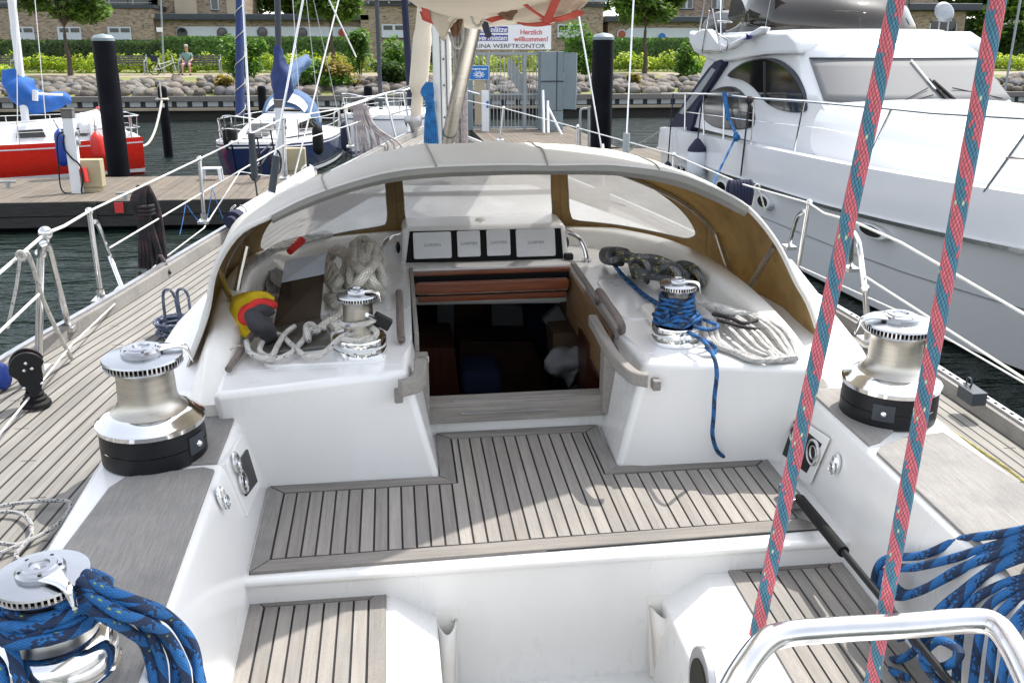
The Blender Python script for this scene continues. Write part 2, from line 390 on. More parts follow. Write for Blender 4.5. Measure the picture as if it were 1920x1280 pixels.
def teak_deck_mat():
    """laid deck: narrow planks follow the uv u direction (metres across), black caulk between"""
    m, nt, lk, bs = newmat('laid_deck')
    uv = nt.new('ShaderNodeUVMap'); sp = nt.new('ShaderNodeSeparateXYZ'); lk.new(uv.outputs[0], sp.inputs[0])
    u, v = sp.outputs[0], sp.outputs[1]
    pu = mathn(nt, lk, 'DIVIDE', u, .047); fr = mathn(nt, lk, 'FRACT', pu); fl = mathn(nt, lk, 'FLOOR', pu)
    line = mathn(nt, lk, 'LESS_THAN', mathn(nt, lk, 'ABSOLUTE', mathn(nt, lk, 'SUBTRACT', fr, .5)), .082)
    off = mathn(nt, lk, 'MULTIPLY', fl, .37); pv = mathn(nt, lk, 'ADD', mathn(nt, lk, 'DIVIDE', v, 2.3), off)
    butt = mathn(nt, lk, 'LESS_THAN', mathn(nt, lk, 'FRACT', pv), .0022)
    line = mathn(nt, lk, 'MAXIMUM', line, butt)
    fl2 = mathn(nt, lk, 'FLOOR', mathn(nt, lk, 'ADD', pu, .5))
    cb = nt.new('ShaderNodeCombineXYZ'); lk.new(fl2, cb.inputs[0]); lk.new(mathn(nt, lk, 'FLOOR', pv), cb.inputs[1])
    wn_ = nt.new('ShaderNodeTexWhiteNoise'); lk.new(cb.outputs[0], wn_.inputs['Vector'])
    mp = nt.new('ShaderNodeMapping'); mp.inputs['Scale'].default_value = (90, 3.2, 1); lk.new(uv.outputs[0], mp.inputs[0])
    g = nt.new('ShaderNodeTexNoise'); g.inputs['Scale'].default_value = 1.0; g.inputs['Detail'].default_value = 6; lk.new(mp.outputs[0], g.inputs['Vector'])
    g2 = noise(nt, lk, 1.1, 5, .65)
    col = ramp(nt, lk, g.outputs[0], [(.3, (.195, .184, .166)), (.65, (.30, .285, .26))])
    col = mixc(nt, lk, ramp(nt, lk, g2, [(.42, (0, 0, 0)), (.68, (.75,)*3)]), col, (.175, .168, .152))
    col = mixc(nt, lk, 1.0, col, ramp(nt, lk, wn_.outputs[0], [(0, (.82,)*3), (1, (1.1,)*3)]), 'MULTIPLY')
    col = mixc(nt, lk, line, col, (.02, .019, .018))
    lk.new(col, bs.inputs['Base Color']); bs.inputs['Roughness'].default_value = .85
    h = mathn(nt, lk, 'SUBTRACT', g.outputs[0], mathn(nt, lk, 'MULTIPLY', line, 2.0))
    bump(nt, lk, bs, h, .35, .003)
    return m
MT['laid_deck'] = teak_deck_mat()

def rope_mat(name, A, B, fleck=None, n=8, k=.62, share=.5, fleck_amt=.04, spiral=1.0, rough=.75, lo=.55, mixn=.45):
    """braided line: diagonal strands on the tube's uv"""
    m, nt, lk, bs = newmat(name)
    uv = nt.new('ShaderNodeUVMap'); sp = nt.new('ShaderNodeSeparateXYZ'); lk.new(uv.outputs[0], sp.inputs[0])
    u, v = sp.outputs[0], sp.outputs[1]
    un = mathn(nt, lk, 'MULTIPLY', u, float(n)); vn = mathn(nt, lk, 'MULTIPLY', v, n*k)
    a = mathn(nt, lk, 'ADD', un, vn); b = mathn(nt, lk, 'SUBTRACT', un, vn)
    fa = mathn(nt, lk, 'FRACT', a); fb = mathn(nt, lk, 'FRACT', b)
    ha = mathn(nt, lk, 'MULTIPLY', mathn(nt, lk, 'SINE', mathn(nt, lk, 'MULTIPLY', fa, pi)), mathn(nt, lk, 'SINE', mathn(nt, lk, 'MULTIPLY', fb, pi)))
    ia = mathn(nt, lk, 'FLOOR', a); ib = mathn(nt, lk, 'FLOOR', b)
    t = mathn(nt, lk, 'FRACT', mathn(nt, lk, 'DIVIDE', mathn(nt, lk, 'MULTIPLY', ia, spiral), float(n)))
    cb = nt.new('ShaderNodeCombineXYZ'); lk.new(mathn(nt, lk, 'MODULO', ia, float(n)*7), cb.inputs[0]); lk.new(ib, cb.inputs[1])
    w = nt.new('ShaderNodeTexWhiteNoise'); lk.new(cb.outputs[0], w.inputs['Vector'])
    sel = mathn(nt, lk, 'LESS_THAN', mathn(nt, lk, 'ADD', t, mathn(nt, lk, 'MULTIPLY', mathn(nt, lk, 'SUBTRACT', w.outputs[0], .5), mixn)), share)
    col = mixc(nt, lk, sel, A, B)
    col = mixc(nt, lk, 1.0, col, ramp(nt, lk, w.outputs[0], [(0, (.88,)*3), (1, (1.1,)*3)]), 'MULTIPLY')
    if fleck: col = mixc(nt, lk, mathn(nt, lk, 'GREATER_THAN', w.outputs[0], 1-fleck_amt), col, fleck)
    col = mixc(nt, lk, 1.0, col, ramp(nt, lk, ha, [(0, (lo,)*3), (.5, (1, 1, 1))]), 'MULTIPLY')
    lk.new(col, bs.inputs['Base Color']); bs.inputs['Roughness'].default_value = rough
    bump(nt, lk, bs, ha, .45, .002)
    return m
MT['rope_blue'] = rope_mat('rope_blue', (.010, .125, .36), (.010, .030, .085), (.22, .32, .12), n=12, share=.42, fleck_amt=.008)
MT['rope_redblue'] = rope_mat('rope_redblue', (.095, .27, .38), (.80, .20, .24), (.55, .72, .52), n=14, k=.5, share=.48, fleck_amt=.014, lo=.30, mixn=.22, spiral=2.0)
MT['rope_navy'] = rope_mat('rope_navy', (.085, .095, .10), (.20, .205, .21), (.45, .38, .10), n=8, share=.35, fleck_amt=.06, lo=.35)
MT['rope_cream'] = rope_mat('rope_cream', (.66, .63, .55), (.54, .52, .45), None, n=10, share=.3)
MT['rope_grey'] = rope_mat('rope_grey', (.50, .49, .47), (.38, .38, .37), None, n=10, share=.3)
MT['rope_white'] = rope_mat('rope_white', (.60, .58, .53), (.46, .45, .42), (.15, .15, .22), n=8, share=.2, fleck_amt=.02)
MT['rope_pink'] = rope_mat('rope_pink', (.50, .44, .42), (.38, .33, .34), None, n=6, share=.4)
MT['rope_fleck'] = rope_mat('rope_fleck', (.40, .40, .39), (.36, .36, .36), (.04, .04, .05), n=8, share=.3, fleck_amt=.12)
MT['rope_black'] = rope_mat('rope_black', (.016, .015, .018), (.05, .025, .028), None, n=6, share=.25)
MT['rope_bright'] = rope_mat('rope_bright', (.01, .16, .42), (.01, .10, .30), None, n=6, share=.3)
MT['rope_yellow'] = rope_mat('rope_yellow', (.42, .37, .10), (.30, .27, .08), None, n=6)
MT['rope_denim'] = rope_mat('rope_denim', (.05, .07, .13), (.10, .12, .18), (.5, .5, .5), n=6, fleck_amt=.03)
MT['wire'] = simple('wire', (.70, .70, .68), .45, .2, var=.08, scale=30)

def canvas_lining():
    m, nt, lk, bs = newmat('canvas_lining')
    n1 = noise(nt, lk, 2.2, 6, .65); n2 = noise(nt, lk, 14, 6, .7)
    col = ramp(nt, lk, n1, [(.3, (.17, .125, .06)), (.7, (.30, .235, .12))])
    col = mixc(nt, lk, ramp(nt, lk, n2, [(.52, (0, 0, 0)), (.75, (.5,)*3)]), col, (.09, .055, .02))
    lk.new(col, bs.inputs['Base Color']); bs.inputs['Roughness'].default_value = .85
    tr = nt.new('ShaderNodeBsdfTranslucent'); lk.new(mixc(nt, lk, 1.0, col, (1.15, 1.0, .7), 'MULTIPLY'), tr.inputs[0])
    mx = nt.new('ShaderNodeMixShader'); mx.inputs[0].default_value = .4
    lk.new(bs.outputs[0], mx.inputs[1]); lk.new(tr.outputs[0], mx.inputs[2])
    lk.new(mx.outputs[0], nt['Material Output'].inputs[0])
    return m
MT['lining'] = canvas_lining()
def canvas_outer():
    m, nt, lk, bs = newmat('canvas_outer')
    n1 = noise(nt, lk, 2.5, 6, .6)
    col = ramp(nt, lk, n1, [(.3, (.66, .645, .60)), (.7, (.76, .745, .70))])
    lk.new(col, bs.inputs['Base Color']); bs.inputs['Roughness'].default_value = .8
    bump(nt, lk, bs, noise(nt, lk, 400, 2, .5), .2, .002)
    tr = nt.new('ShaderNodeBsdfTranslucent'); tr.inputs[0].default_value = (.6, .5, .36, 1)
    mx = nt.new('ShaderNodeMixShader'); mx.inputs[0].default_value = .3
    lk.new(bs.outputs[0], mx.inputs[1]); lk.new(tr.outputs[0], mx.inputs[2]); lk.new(mx.outputs[0], nt['Material Output'].inputs[0])
    return m
MT['canvas_outer'] = canvas_outer()
def vinyl():
    m, nt, lk, bs = newmat('vinyl_window')
    n1 = noise(nt, lk, 3.5, 8, .7, (1, 1, 2)); 
    bs.inputs['Base Color'].default_value = (.30, .30, .30, 1); bs.inputs['Roughness'].default_value = .22
    tr = nt.new('ShaderNodeBsdfTranslucent'); tr.inputs[0].default_value = (.25, .245, .235, 1)
    tp = nt.new('ShaderNodeBsdfTransparent'); tp.inputs[0].default_value = (.92, .94, .95, 1)
    m1 = nt.new('ShaderNodeMixShader'); m1.inputs[0].default_value = .72; lk.new(bs.outputs[0], m1.inputs[1]); lk.new(tr.outputs[0], m1.inputs[2])
    m2 = nt.new('ShaderNodeMixShader'); lk.new(ramp(nt, lk, n1, [(.3, (.30,)*3), (.7, (.12,)*3)]), m2.inputs[0])
    lk.new(m1.outputs[0], m2.inputs[1]); lk.new(tp.outputs[0], m2.inputs[2]); lk.new(m2.outputs[0], nt['Material Output'].inputs[0])
    bump(nt, lk, bs, noise(nt, lk, 7, 4, .6), .35, .02)
    return m
MT['vinyl'] = vinyl()
def clear_mat(name, col, a, rough=.05):
    m, nt, lk, bs = newmat(name)
    bs.inputs['Base Color'].default_value = (*col, 1); bs.inputs['Roughness'].default_value = rough; bs.inputs['Specular IOR Level'].default_value = .8
    tp = nt.new('ShaderNodeBsdfTransparent'); mx = nt.new('ShaderNodeMixShader'); mx.inputs[0].default_value = a
    tp.inputs[0].default_value = tuple(min(1, c*4+.2) for c in col)+(1,)
    lk.new(bs.outputs[0], mx.inputs[1]); lk.new(tp.outputs[0], mx.inputs[2]); lk.new(mx.outputs[0], nt['Material Output'].inputs[0])
    return m
MT['smoke_clear'] = clear_mat('smoke_clear', (.035, .030, .024), .24)
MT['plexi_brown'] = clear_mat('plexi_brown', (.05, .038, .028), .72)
MT['plexi_pale'] = clear_mat('plexi_pale', (.35, .38, .42), .4)

def water_mat():
    m, nt, lk, bs = newmat('water')
    bs.inputs['Base Color'].default_value = (.010, .019, .015, 1); bs.inputs['Roughness'].default_value = .04; bs.inputs['IOR'].default_value = 1.333
    bs.inputs['Specular IOR Level'].default_value = .5
    n1 = noise(nt, lk, 1.7, 3, .5, (.55, 1.5, 1)); n2 = noise(nt, lk, 6.0, 4, .6, (.6, 1.4, 1))
    h = mathn(nt, lk, 'ADD', n1, mathn(nt, lk, 'MULTIPLY', n2, .22))
    bump(nt, lk, bs, h, 1.0, .30)
    return m
MT['water'] = water_mat()
def brick_mat():
    m, nt, lk, bs = newmat('brick')
    tc = nt.new('ShaderNodeTexCoord'); mp = nt.new('ShaderNodeMapping'); mp.inputs['Rotation'].default_value = (pi/2, 0, 0); lk.new(tc.outputs['Object'], mp.inputs[0])
    br = nt.new('ShaderNodeTexBrick'); lk.new(mp.outputs[0], br.inputs['Vector'])
    for k, v in (('Color1', (.36, .28, .19, 1)), ('Color2', (.19, .14, .10, 1)), ('Mortar', (.29, .25, .20, 1))): br.inputs[k].default_value = v
    br.inputs['Scale'].default_value = 1.0; br.inputs['Brick Width'].default_value = .30; br.inputs['Row Height'].default_value = .10; br.inputs['Mortar Size'].default_value = .012; br.inputs['Bias'].default_value = -.2
    n1 = noise(nt, lk, 4.2, 3, .8, (1, 1, 2.6)); col = mixc(nt, lk, ramp(nt, lk, n1, [(.55, (0, 0, 0)), (.60, (.85,)*3)]), br.outputs[0], (.045, .034, .03))
    lk.new(col, bs.inputs['Base Color']); bs.inputs['Roughness'].default_value = .9
    bump(nt, lk, bs, br.outputs[1], -.3, .02)
    return m
MT['brick'] = brick_mat()
MT['plaster'] = simple('plaster', (.42, .36, .26), .9, var=.06, scale=1)
def leaf_mat(name, a, b, c=None, ns=.9):
    m, nt, lk, bs = newmat(name)
    at = nt.new('ShaderNodeAttribute'); at.attribute_name = 'rnd'
    n1 = noise(nt, lk, ns, 3, .6)
    col = ramp(nt, lk, at.outputs['Fac'], [(0, b), (.6, a)]+([(1, c)] if c else []))
    col = mixc(nt, lk, 1.0, col, ramp(nt, lk, n1, [(.3, (.65,)*3), (.7, (1.3,)*3)]), 'MULTIPLY')
    lk.new(col, bs.inputs['Base Color']); bs.inputs['Roughness'].default_value = .6
    tr = nt.new('ShaderNodeBsdfTranslucent'); lk.new(mixc(nt, lk, 1.0, col, (1.5, 1.7, .6), 'MULTIPLY'), tr.inputs[0])
    mx = nt.new('ShaderNodeMixShader'); mx.inputs[0].default_value = .35; lk.new(bs.outputs[0], mx.inputs[1]); lk.new(tr.outputs[0], mx.inputs[2]); lk.new(mx.outputs[0], nt['Material Output'].inputs[0])
    return m
MT['leaf_tree'] = leaf_mat('leaf_tree', (0.101, 0.182, 0.034), (0.047, 0.101, 0.020), (0.176, 0.257, 0.047))
MT['leaf_hedge'] = leaf_mat('leaf_hedge', (0.075, 0.165, 0.027), (0.038, 0.090, 0.018), (0.135, 0.225, 0.045))
MT['leaf_yellow'] = leaf_mat('leaf_yellow', (.30, .38, .045), (.15, .24, .03), (.62, .60, .06))
MT['leaf_bush'] = leaf_mat('leaf_bush', (0.095, 0.203, 0.034), (0.047, 0.121, 0.020), (0.189, 0.297, 0.054))
MT['leaf_dark'] = leaf_mat('leaf_dark', (0.045, 0.090, 0.022), (0.022, 0.053, 0.015), (0.090, 0.135, 0.030))
MT['leaf_dry'] = leaf_mat('leaf_dry', (.26, .20, .05), (.14, .12, .03), (.40, .28, .06))
def rock_mat():
    m, nt, lk, bs = newmat('rock')
    oi = nt.new('ShaderNodeObjectInfo')
    col = ramp(nt, lk, oi.outputs['Random'], [(0, (.08, .068, .06)), (.35, (.15, .125, .10)), (.7, (.20, .18, .155)), (1, (.11, .11, .12))])
    n1 = noise(nt, lk, 5, 6, .7); col = mixc(nt, lk, 1.0, col, ramp(nt, lk, n1, [(.3, (.6,)*3), (.7, (1.25,)*3)]), 'MULTIPLY')
    lk.new(col, bs.inputs['Base Color']); bs.inputs['Roughness'].default_value = .85; bump(nt, lk, bs, n1, .5, .03)
    return m
MT['rock'] = rock_mat()

def rubble_mat():
    m, nt, lk, bs = newmat('rubble'); at = nt.new('ShaderNodeAttribute'); at.attribute_name = 'rnd'
    col = ramp(nt, lk, at.outputs['Fac'], [(0, (.07, .06, .052)), (.4, (.13, .11, .09)), (.75, (.20, .18, .155)), (1, (.10, .10, .11))])
    n1 = noise(nt, lk, 5, 6, .7); lk.new(mixc(nt, lk, 1.0, col, ramp(nt, lk, n1, [(.3, (.6,)*3), (.7, (1.25,)*3)]), 'MULTIPLY'), bs.inputs['Base Color']); bs.inputs['Roughness'].default_value = .85
    bump(nt, lk, bs, n1, .5, .03); return m
MT['rubble'] = rubble_mat()
# ================================================================ the yacht the camera stands on (its own frame: metres from the eye)
CX, SOLE, BEN, WELL, CO, TOPZ = .437, -1.67, -1.79, -2.2, -1.37, -1.26
def bD(x, y, d): return _ray(FB, x, y)*d
yacht = empty('sailing_yacht', (CX, 2.0, -1.7)); OFF = Matrix.Translation((-CX, -2.0, 1.7))
tag(yacht, 'large white sailing yacht with laid teak decks that the picture is taken from', 'sailing yacht')
def Y_(mb, name, mat, parent=None, **k):      # a part of the yacht, geometry given in the yacht frame
    if parent is None or parent is yacht:
        mb.xf(OFF); return mb.build(name, mat, yacht, **k)
    mb.xf(OFF); return mb.build(name, mat, parent, **k)
railL = [(-1.5, -1.84), (1, -1.86), (2.5, -1.76), (3.75, -1.59), (4.47, -1.42), (6.6, -.95), (8.5, -.42), (10.46, .127), (11.1, .36)]
railR = [(-1.5, 2.12), (1, 2.24), (2.94, 2.27), (4.74, 2.15), (6.6, 1.80), (8.5, 1.29), (10.46, .74), (11.1, .50)]
def zd(x): return -1.43-.033*(x+1.6)
# hull
m = MB(); rows = []
for i in range(41):
    Yv = -1.5+12.6*i/40; a, b = sinterp(railL, Yv), sinterp(railR, Yv); w = (b-a)/2; c = (a+b)/2; rows.append([])
    fl = min(1, max(0.02, (11.3-Yv)/6)); 
    for t, d in ((-1, 0), (-.985, -.35), (-.93, -.75), (-.80*fl**.3, -1.15), (-.45*fl, -1.5), (0, -1.7), (.45*fl, -1.5), (.80*fl**.3, -1.15), (.93, -.75), (.985, -.35), (1, 0)):
        x = c+w*t; rows[-1].append(Vector((x, Yv, zd(x)-.012+d)))
m.grid(rows); Y_(m, 'hull', MT['hull_white'], smooth=True)
# laid deck: left strip, right strip, foredeck in one sheet per side
def deck_strip(side, y0, y1, inner, n=60):
    rows, us = [], []
    for i in range(n+1):
        Yv = y0+(y1-y0)*i/n; xo = sinterp(railL if side < 0 else railR, Yv); xi = inner(Yv)
        rows.append([(Vector((xo+(xi-xo)*k/6, Yv, zd(xo+(xi-xo)*k/6))), abs(xi-xo)*k/6) for k in range(7)])
    m = MB(); vs = [p for r in rows for p, _ in r]; fs, uv = [], []
    for i in range(n):
        for k in range(6):
            a, b, c, d = i*7+k, i*7+k+1, (i+1)*7+k+1, (i+1)*7+k
            fs.append((a, b, c, d)); g = lambda q, j: (rows[q][j][1]+.02, rows[q][j][0].y)
            uv.append((g(i, k), g(i, k+1), g(i+1, k+1), g(i+1, k)))
    return m.add(vs, fs, uv)
Y_(deck_strip(-1, -1.5, 11.05, lambda y: interp([(3.7, -.94), (5.0, -.3), (6, CX)], y)), 'side_deck', MT['laid_deck'])
Y_(deck_strip(1, -1.5, 11.05, lambda y: interp([(3.7, 1.80), (5.0, 1.2), (6, CX)], y)), 'side_deck', MT['laid_deck'])
for tab, nm, s in ((railL, 'toe_rail', 1), (railR, 'toe_rail', -1)):
    m = MB(); pts = [(sinterp(tab, -1.5+12.6*i/70), -1.5+12.6*i/70) for i in range(71)]
    rows = [[Vector((x-.015*s, y, zd(x)-.03)), Vector((x-.01*s, y, zd(x)+.055)), Vector((x+.035*s, y, zd(x)+.055)), Vector((x+.045*s, y, zd(x)-.01))] for x, y in pts]
    m.grid(rows); tr = Y_(m, nm, MT['teak_pad'], smooth=False)
    m = MB(); rows = [[Vector((x-.016*s, y, zd(x)+.054)), Vector((x-.016*s, y, zd(x)+.066)), Vector((x+.012*s, y, zd(x)+.066)), Vector((x+.012*s, y, zd(x)+.054))] for x, y in pts]
    m.grid(rows); Y_(m, 'rail_strip', MT['alloy'], tr)
    if s == -1:
        m = MB()
        for i in range(60):
            yv = 1.3+i*.05; x = sinterp(tab, yv); m.box(x-.006, x+.006, yv-.010, yv+.010, zd(x)+.0655, zd(x)+.0675)
        Y_(m, 'rail_hole', MT['dark'], tr)
# moulded cockpit: side coamings
def coaming(sec, y0, y1, name='cockpit_coaming'):
    m = MB(); m.prism(sec, y0, y1, 'y'); return Y_(m, name, MT['gelcoat'], bevel=.022, seg=4)
coaming([(-.50, -2.3), (-.505, -1.66), (-.555, -1.42), (-.57, CO), (-.945, CO), (-1.0, zd(-1)-.01), (-1.0, -2.3)], -1.2, 3.62)
coaming([(1.42, -2.3), (1.43, -1.66), (1.45, -1.42), (1.46, CO), (1.815, CO), (1.86, zd(1.86)-.01), (1.86, -2.3)], -1.2, 3.62)
# bridge block carrying the small winches, one U-shaped moulding round the companionway
bot = [(-.60, 3.155), (.135, 3.155), (.11, 3.54), (.07, 4.5), (.81, 4.5), (.775, 3.54), (.765, 3.155), (1.50, 3.155), (1.50, 5.1), (-.60, 5.1)]
top = [(-.62, 3.185), (.015, 3.185), (.04, 3.54), (.05, 4.5), (.83, 4.5), (.85, 3.54), (.875, 3.185), (1.48, 3.185), (1.48, 5.1), (-.62, 5.1)]
for bt, tp in (([(-.60, 3.155), (.135, 3.155), (.095, 3.60), (-.60, 3.60)], [(-.64, 3.04), (.015, 3.18), (.04, 3.60), (-.64, 3.60)]), ([(.765, 3.155), (1.50, 3.155), (1.50, 3.60), (.79, 3.60)], [(.875, 3.17), (1.50, 3.02), (1.50, 3.60), (.85, 3.60)])):
    m = MB(); m.hexa([(x, y, -1.75) for x, y in bt], [(x, y, TOPZ-.001) for x, y in tp]); Y_(m, 'bridge_block', MT['gelcoat'], bevel=.028, seg=4)
top = [(-.60, 3.25), (-.01, 3.25), (.04, 3.54), (.05, 4.5), (.83, 4.5), (.85, 3.54), (.90, 3.25), (1.46, 3.25), (1.46, 5.1), (-.60, 5.1)]
m = MB(); m.hexa([(x, y, TOPZ-.045) for x, y in top], [(x, y, TOPZ) for x, y in top]); Y_(m, 'bridge_deck', MT['gelcoat'])
m = MB(); m.box(.05, .84, 3.53, 3.57, -1.76, -1.60); Y_(m, 'sill_wall', MT['gelcoat'])
# raised panels on the winch deck
for rc in ((.90, 1.30, 3.62, 4.2), (-.50, -.06, 3.27, 3.78)): m = MB(); m.prism(rrect(*rc, .05), TOPZ-.01, TOPZ+.009); Y_(m, 'moulded_panel', MT['gelcoat'], bevel=.006)
# breakwater running round the hood
bwp = [(-.585, 3.10, -1.32, .05), (-.60, 3.45, -1.21, .07), (-.625, 3.9, -1.15, .08), (-.60, 4.35, -1.145, .08), (-.45, 4.68, -1.16, .08), (-.1, 4.87, -1.17, .08), (.437, 4.93, -1.17, .08),
       (.95, 4.86, -1.17, .08), (1.15, 4.66, -1.16, .08), (1.27, 4.35, -1.145, .08), (1.345, 3.9, -1.15, .08), (1.40, 3.45, -1.21, .07), (1.42, 3.10, -1.32, .05)]
path = spline([p[:3] for p in bwp], 6); rows = []
for i, p in enumerate(path):
    a = path[max(i-1, 0)]; b = path[min(i+1, len(path)-1)]; t = (b-a); t.z = 0; t.normalize(); nrm = Vector((-t.y, t.x, 0)); w = .075
    e = min(1, max(0, (p.y-3.1)/.8)); h = p.z
    rows.append([Vector((p.x, p.y, -1.45))-nrm*.02, Vector((p.x, p.y, h-.04)), Vector((p.x, p.y, h-.008))+nrm*.012, Vector((p.x, p.y, h))+nrm*.03, Vector((p.x, p.y, h))+nrm*(w+.02), Vector((p.x, p.y, h-.03))+nrm*(w+.05), Vector((p.x, p.y, -1.56))+nrm*(w+.20)])
m = MB(); m.grid(rows)
for r in (rows[0], rows[-1]): m.add(r, [tuple(range(7))])
Y_(m, 'breakwater', MT['gelcoat_cream'], smooth=True, angle=60)
for x0, x1 in ((-1.0, -.62), (1.47, 1.84)):      # ramped ends of the breakwater beside the hood feet
    m = MB(); a, b = (x0, x1)
    m.hexa([(a, 3.3, CO-.02), (b, 3.3, CO-.02), (b, 4.2, CO-.02), (a, 4.2, CO-.02)], [(a+.02, 3.42, CO+.005), (b, 3.42, CO+.03), (b, 4.2, -1.17), (a+.15, 4.2, -1.25)]); Y_(m, 'hood_foot', MT['gelcoat'], bevel=.02, seg=3)
# coachroof forward of the hood
m = MB(); m.hexa([(-.62, 4.7, -1.5), (1.5, 4.7, -1.55), (1.15, 7.4, -1.55), (-.15, 7.4, -1.5)], [(-.55, 4.9, -1.2), (1.42, 4.9, -1.2), (1.05, 7.2, -1.38), (-.05, 7.2, -1.36)])
Y_(m, 'coachroof', MT['gelcoat'], bevel=.04, seg=3)
# cockpit sole with planks
def planked(name, x0, x1, yfun, zt, pitch=.0463, gap=.006, axis='y', mat='teak', extra=None, margin=None, parent=None):
    """planks along Y between yfun(x) limits laid on a black caulk bed"""
    base = MB(); m = MB(); n = max(1, round((x1-x0)/pitch)); p = (x1-x0)/n
    for i in range(n):
        a, b = x0+i*p, x0+(i+1)*p; y0, y1 = yfun((a+b)/2)
        m.box(a+gap/2, b-gap/2, y0+gap/2, y1-gap/2, zt-.012, zt+random.uniform(-.0006, .0006), rnd=random.random())
    if extra: extra(m)
    o = Y_(m, name, MT[mat], parent)
    return o
def frame_board(m, poly, zt, rnd=None): m.prism(poly, zt-.012, zt+.001, rnd=random.random() if rnd is None else rnd)
sx0, sx1, syA, syF, cx0, cx1, cyF = -.495, 1.36, 2.60, 3.15, .12, .78, 3.52
M_ = .058; g = .004
m = MB(); m.prism([(sx0, syA), (sx1, syA+.04), (sx1, syF), (cx1, syF), (cx1, cyF), (cx0, cyF), (cx0, syF), (sx0, syF)], SOLE-.05, SOLE-.004); bed = Y_(m, 'cockpit_sole', MT['caulk'])
m = MB(); xs = sx0+M_; nP = round((sx1-sx0-2*M_)/.0463); pt = (sx1-sx0-2*M_)/nP
for i in range(nP):
    a, b = xs+i*pt, xs+(i+1)*pt; ya = syA+.04*((a+b)/2-sx0)/(sx1-sx0)+.066; zt_ = SOLE+random.uniform(-.0006, .0006); rn = random.random()
    ua, ub = max(a, cx0+M_), min(b, cx1-M_); deep = ub-ua > .008
    if deep and ub-ua > pt-.001: m.box(a+.0035, b-.0035, ya+g, cyF-M_-g, SOLE-.012, zt_, rnd=rn)
    else:
        m.box(a+.0035, b-.0035, ya+g, syF-M_-(g if not deep else 0), SOLE-.012, zt_, rnd=rn)
        if deep: m.box(ua+.0035, ub-.0035, syF-M_, cyF-M_-g, SOLE-.012, zt_, rnd=rn)
Y_(m, 'plank', MT['teak'], bed)
for mt, poly in (('teak_pad', [(sx0, syA+g), (sx0+M_-g, syA+.066), (sx0+M_-g, syF-M_), (sx0, syF-g)]), ('teak_pad', [(sx1-M_+g, syA+.11), (sx1, syA+.045), (sx1, syF-g), (sx1-M_+g, syF-M_)]),
                 ('teak_pad', [(cx0, syF+g), (cx0+M_-g, syF-M_+g), (cx0+M_-g, cyF-M_), (cx0, cyF-g)]), ('teak_pad', [(cx1-M_+g, syF-M_+g), (cx1, syF), (cx1, cyF-g), (cx1-M_+g, cyF-M_)]),
                 ('teak_x', [(sx0+g, syA), (sx1-g, syA+.04), (sx1-M_, syA+.106-g), (sx0+M_, syA+.066-g)]), ('teak_x', [(sx0+M_, syF-M_+g), (cx0+M_-g, syF-M_+g), (cx0-g, syF), (sx0+g, syF)]),
                 ('teak_x', [(cx1-M_+g, syF-M_+g), (sx1-M_, syF-M_+g), (sx1-g, syF), (cx1+g, syF)]), ('teak_x', [(cx0+M_, cyF-M_+g), (cx1-M_, cyF-M_+g), (cx1-g, cyF), (cx0+g, cyF)])):
    m = MB(); frame_board(m, poly, SOLE); Y_(m, 'margin_board', MT[mt], bed)
# moulding that carries the sole, its riser, the footwell and the two seats
m = MB(); m.prism([(2.575, SOLE-.010), (2.57, SOLE-.03), (2.60, SOLE-.06), (2.655, -2.3), (3.6, -2.3), (3.6, SOLE-.02), (2.60, SOLE-.010)], -.52, 1.44, 'x')
Y_(m, 'sole_moulding', MT['gelcoat'], bevel=.012, seg=3)
for s in (-1, 1):
    sec = [(-.52, -2.3), (-.52, BEN-.006), (-.055, BEN-.006), (.075, BEN-.10), (.095, -2.3)]
    if s == 1: sec = [(2*CX+.02-x, z) for x, z in sec][::-1]
    m = MB(); m.prism(sec, -.8, 2.9, 'y'); st = Y_(m, 'helm_seat', MT['gelcoat'], bevel=.010, seg=2)
    x0, x1 = (-.512, -.082) if s < 0 else (1.035, 1.425)
    m = MB(); m.prism([(x0, .2), (x1, .2), (x1, 2.655 if s < 0 else 2.66), (x0, 2.625 if s < 0 else 2.66)], BEN-.008, BEN-.003); Y_(m, 'caulking', MT['caulk'], st)
    m = MB(); M2 = .055; n = round((x1-x0-2*M2)/.0463); p = (x1-x0-2*M2)/n
    for i in range(n):
        a = x0+M2+i*p; m.box(a+.0035, a+p-.0035, .2, 2.64-M2, BEN-.006, BEN+.002+random.uniform(-.0006, .0006), rnd=random.random())
    frame_board(m, [(x0, .2), (x0+M2-g, .2), (x0+M2-g, 2.64-M2), (x0, 2.65)], BEN+.002); frame_board(m, [(x1-M2+g, .2), (x1, .2), (x1, 2.65), (x1-M2+g, 2.64-M2)], BEN+.002)
    Y_(m, 'plank', MT['teak'], st)
    m = MB(); frame_board(m, [(x0+M2, 2.64-M2+g), (x1-M2, 2.64-M2+g), (x1-g, 2.64), (x0+g, 2.64)], BEN+.002); Y_(m, 'margin_board', MT['teak_x'], st)
    if s == 1:      # grey-framed locker in the side of the seat
        def PX(x, y, d=0): v = bX(x, y, .79); return v
        m = MB(); X0 = 2*CX+.02-.092
        c = bX(1318, 1290, X0); fr = [(c.y+.10*cos(a)*(1.0), c.z+.10*sin(a)*1.25) for a in [2*pi*i/28 for i in range(28)]]
        m.prism(fr, X0-.012, X0+.01, 'x'); lk_ = Y_(m, 'locker_frame', MT['alloy'], st, bevel=.004)
        m = MB(); m.prism([(c.y+(u-c.y)*.72, c.z+(v-c.z)*.72) for u, v in fr], X0-.016, X0+.0, 'x'); Y_(m, 'locker_opening', MT['mud'], st)
m = MB(); m.box(.06, .90, -.8, 2.66, -2.3, WELL); well = Y_(m, 'footwell', MT['gelcoat'])
m = MB()
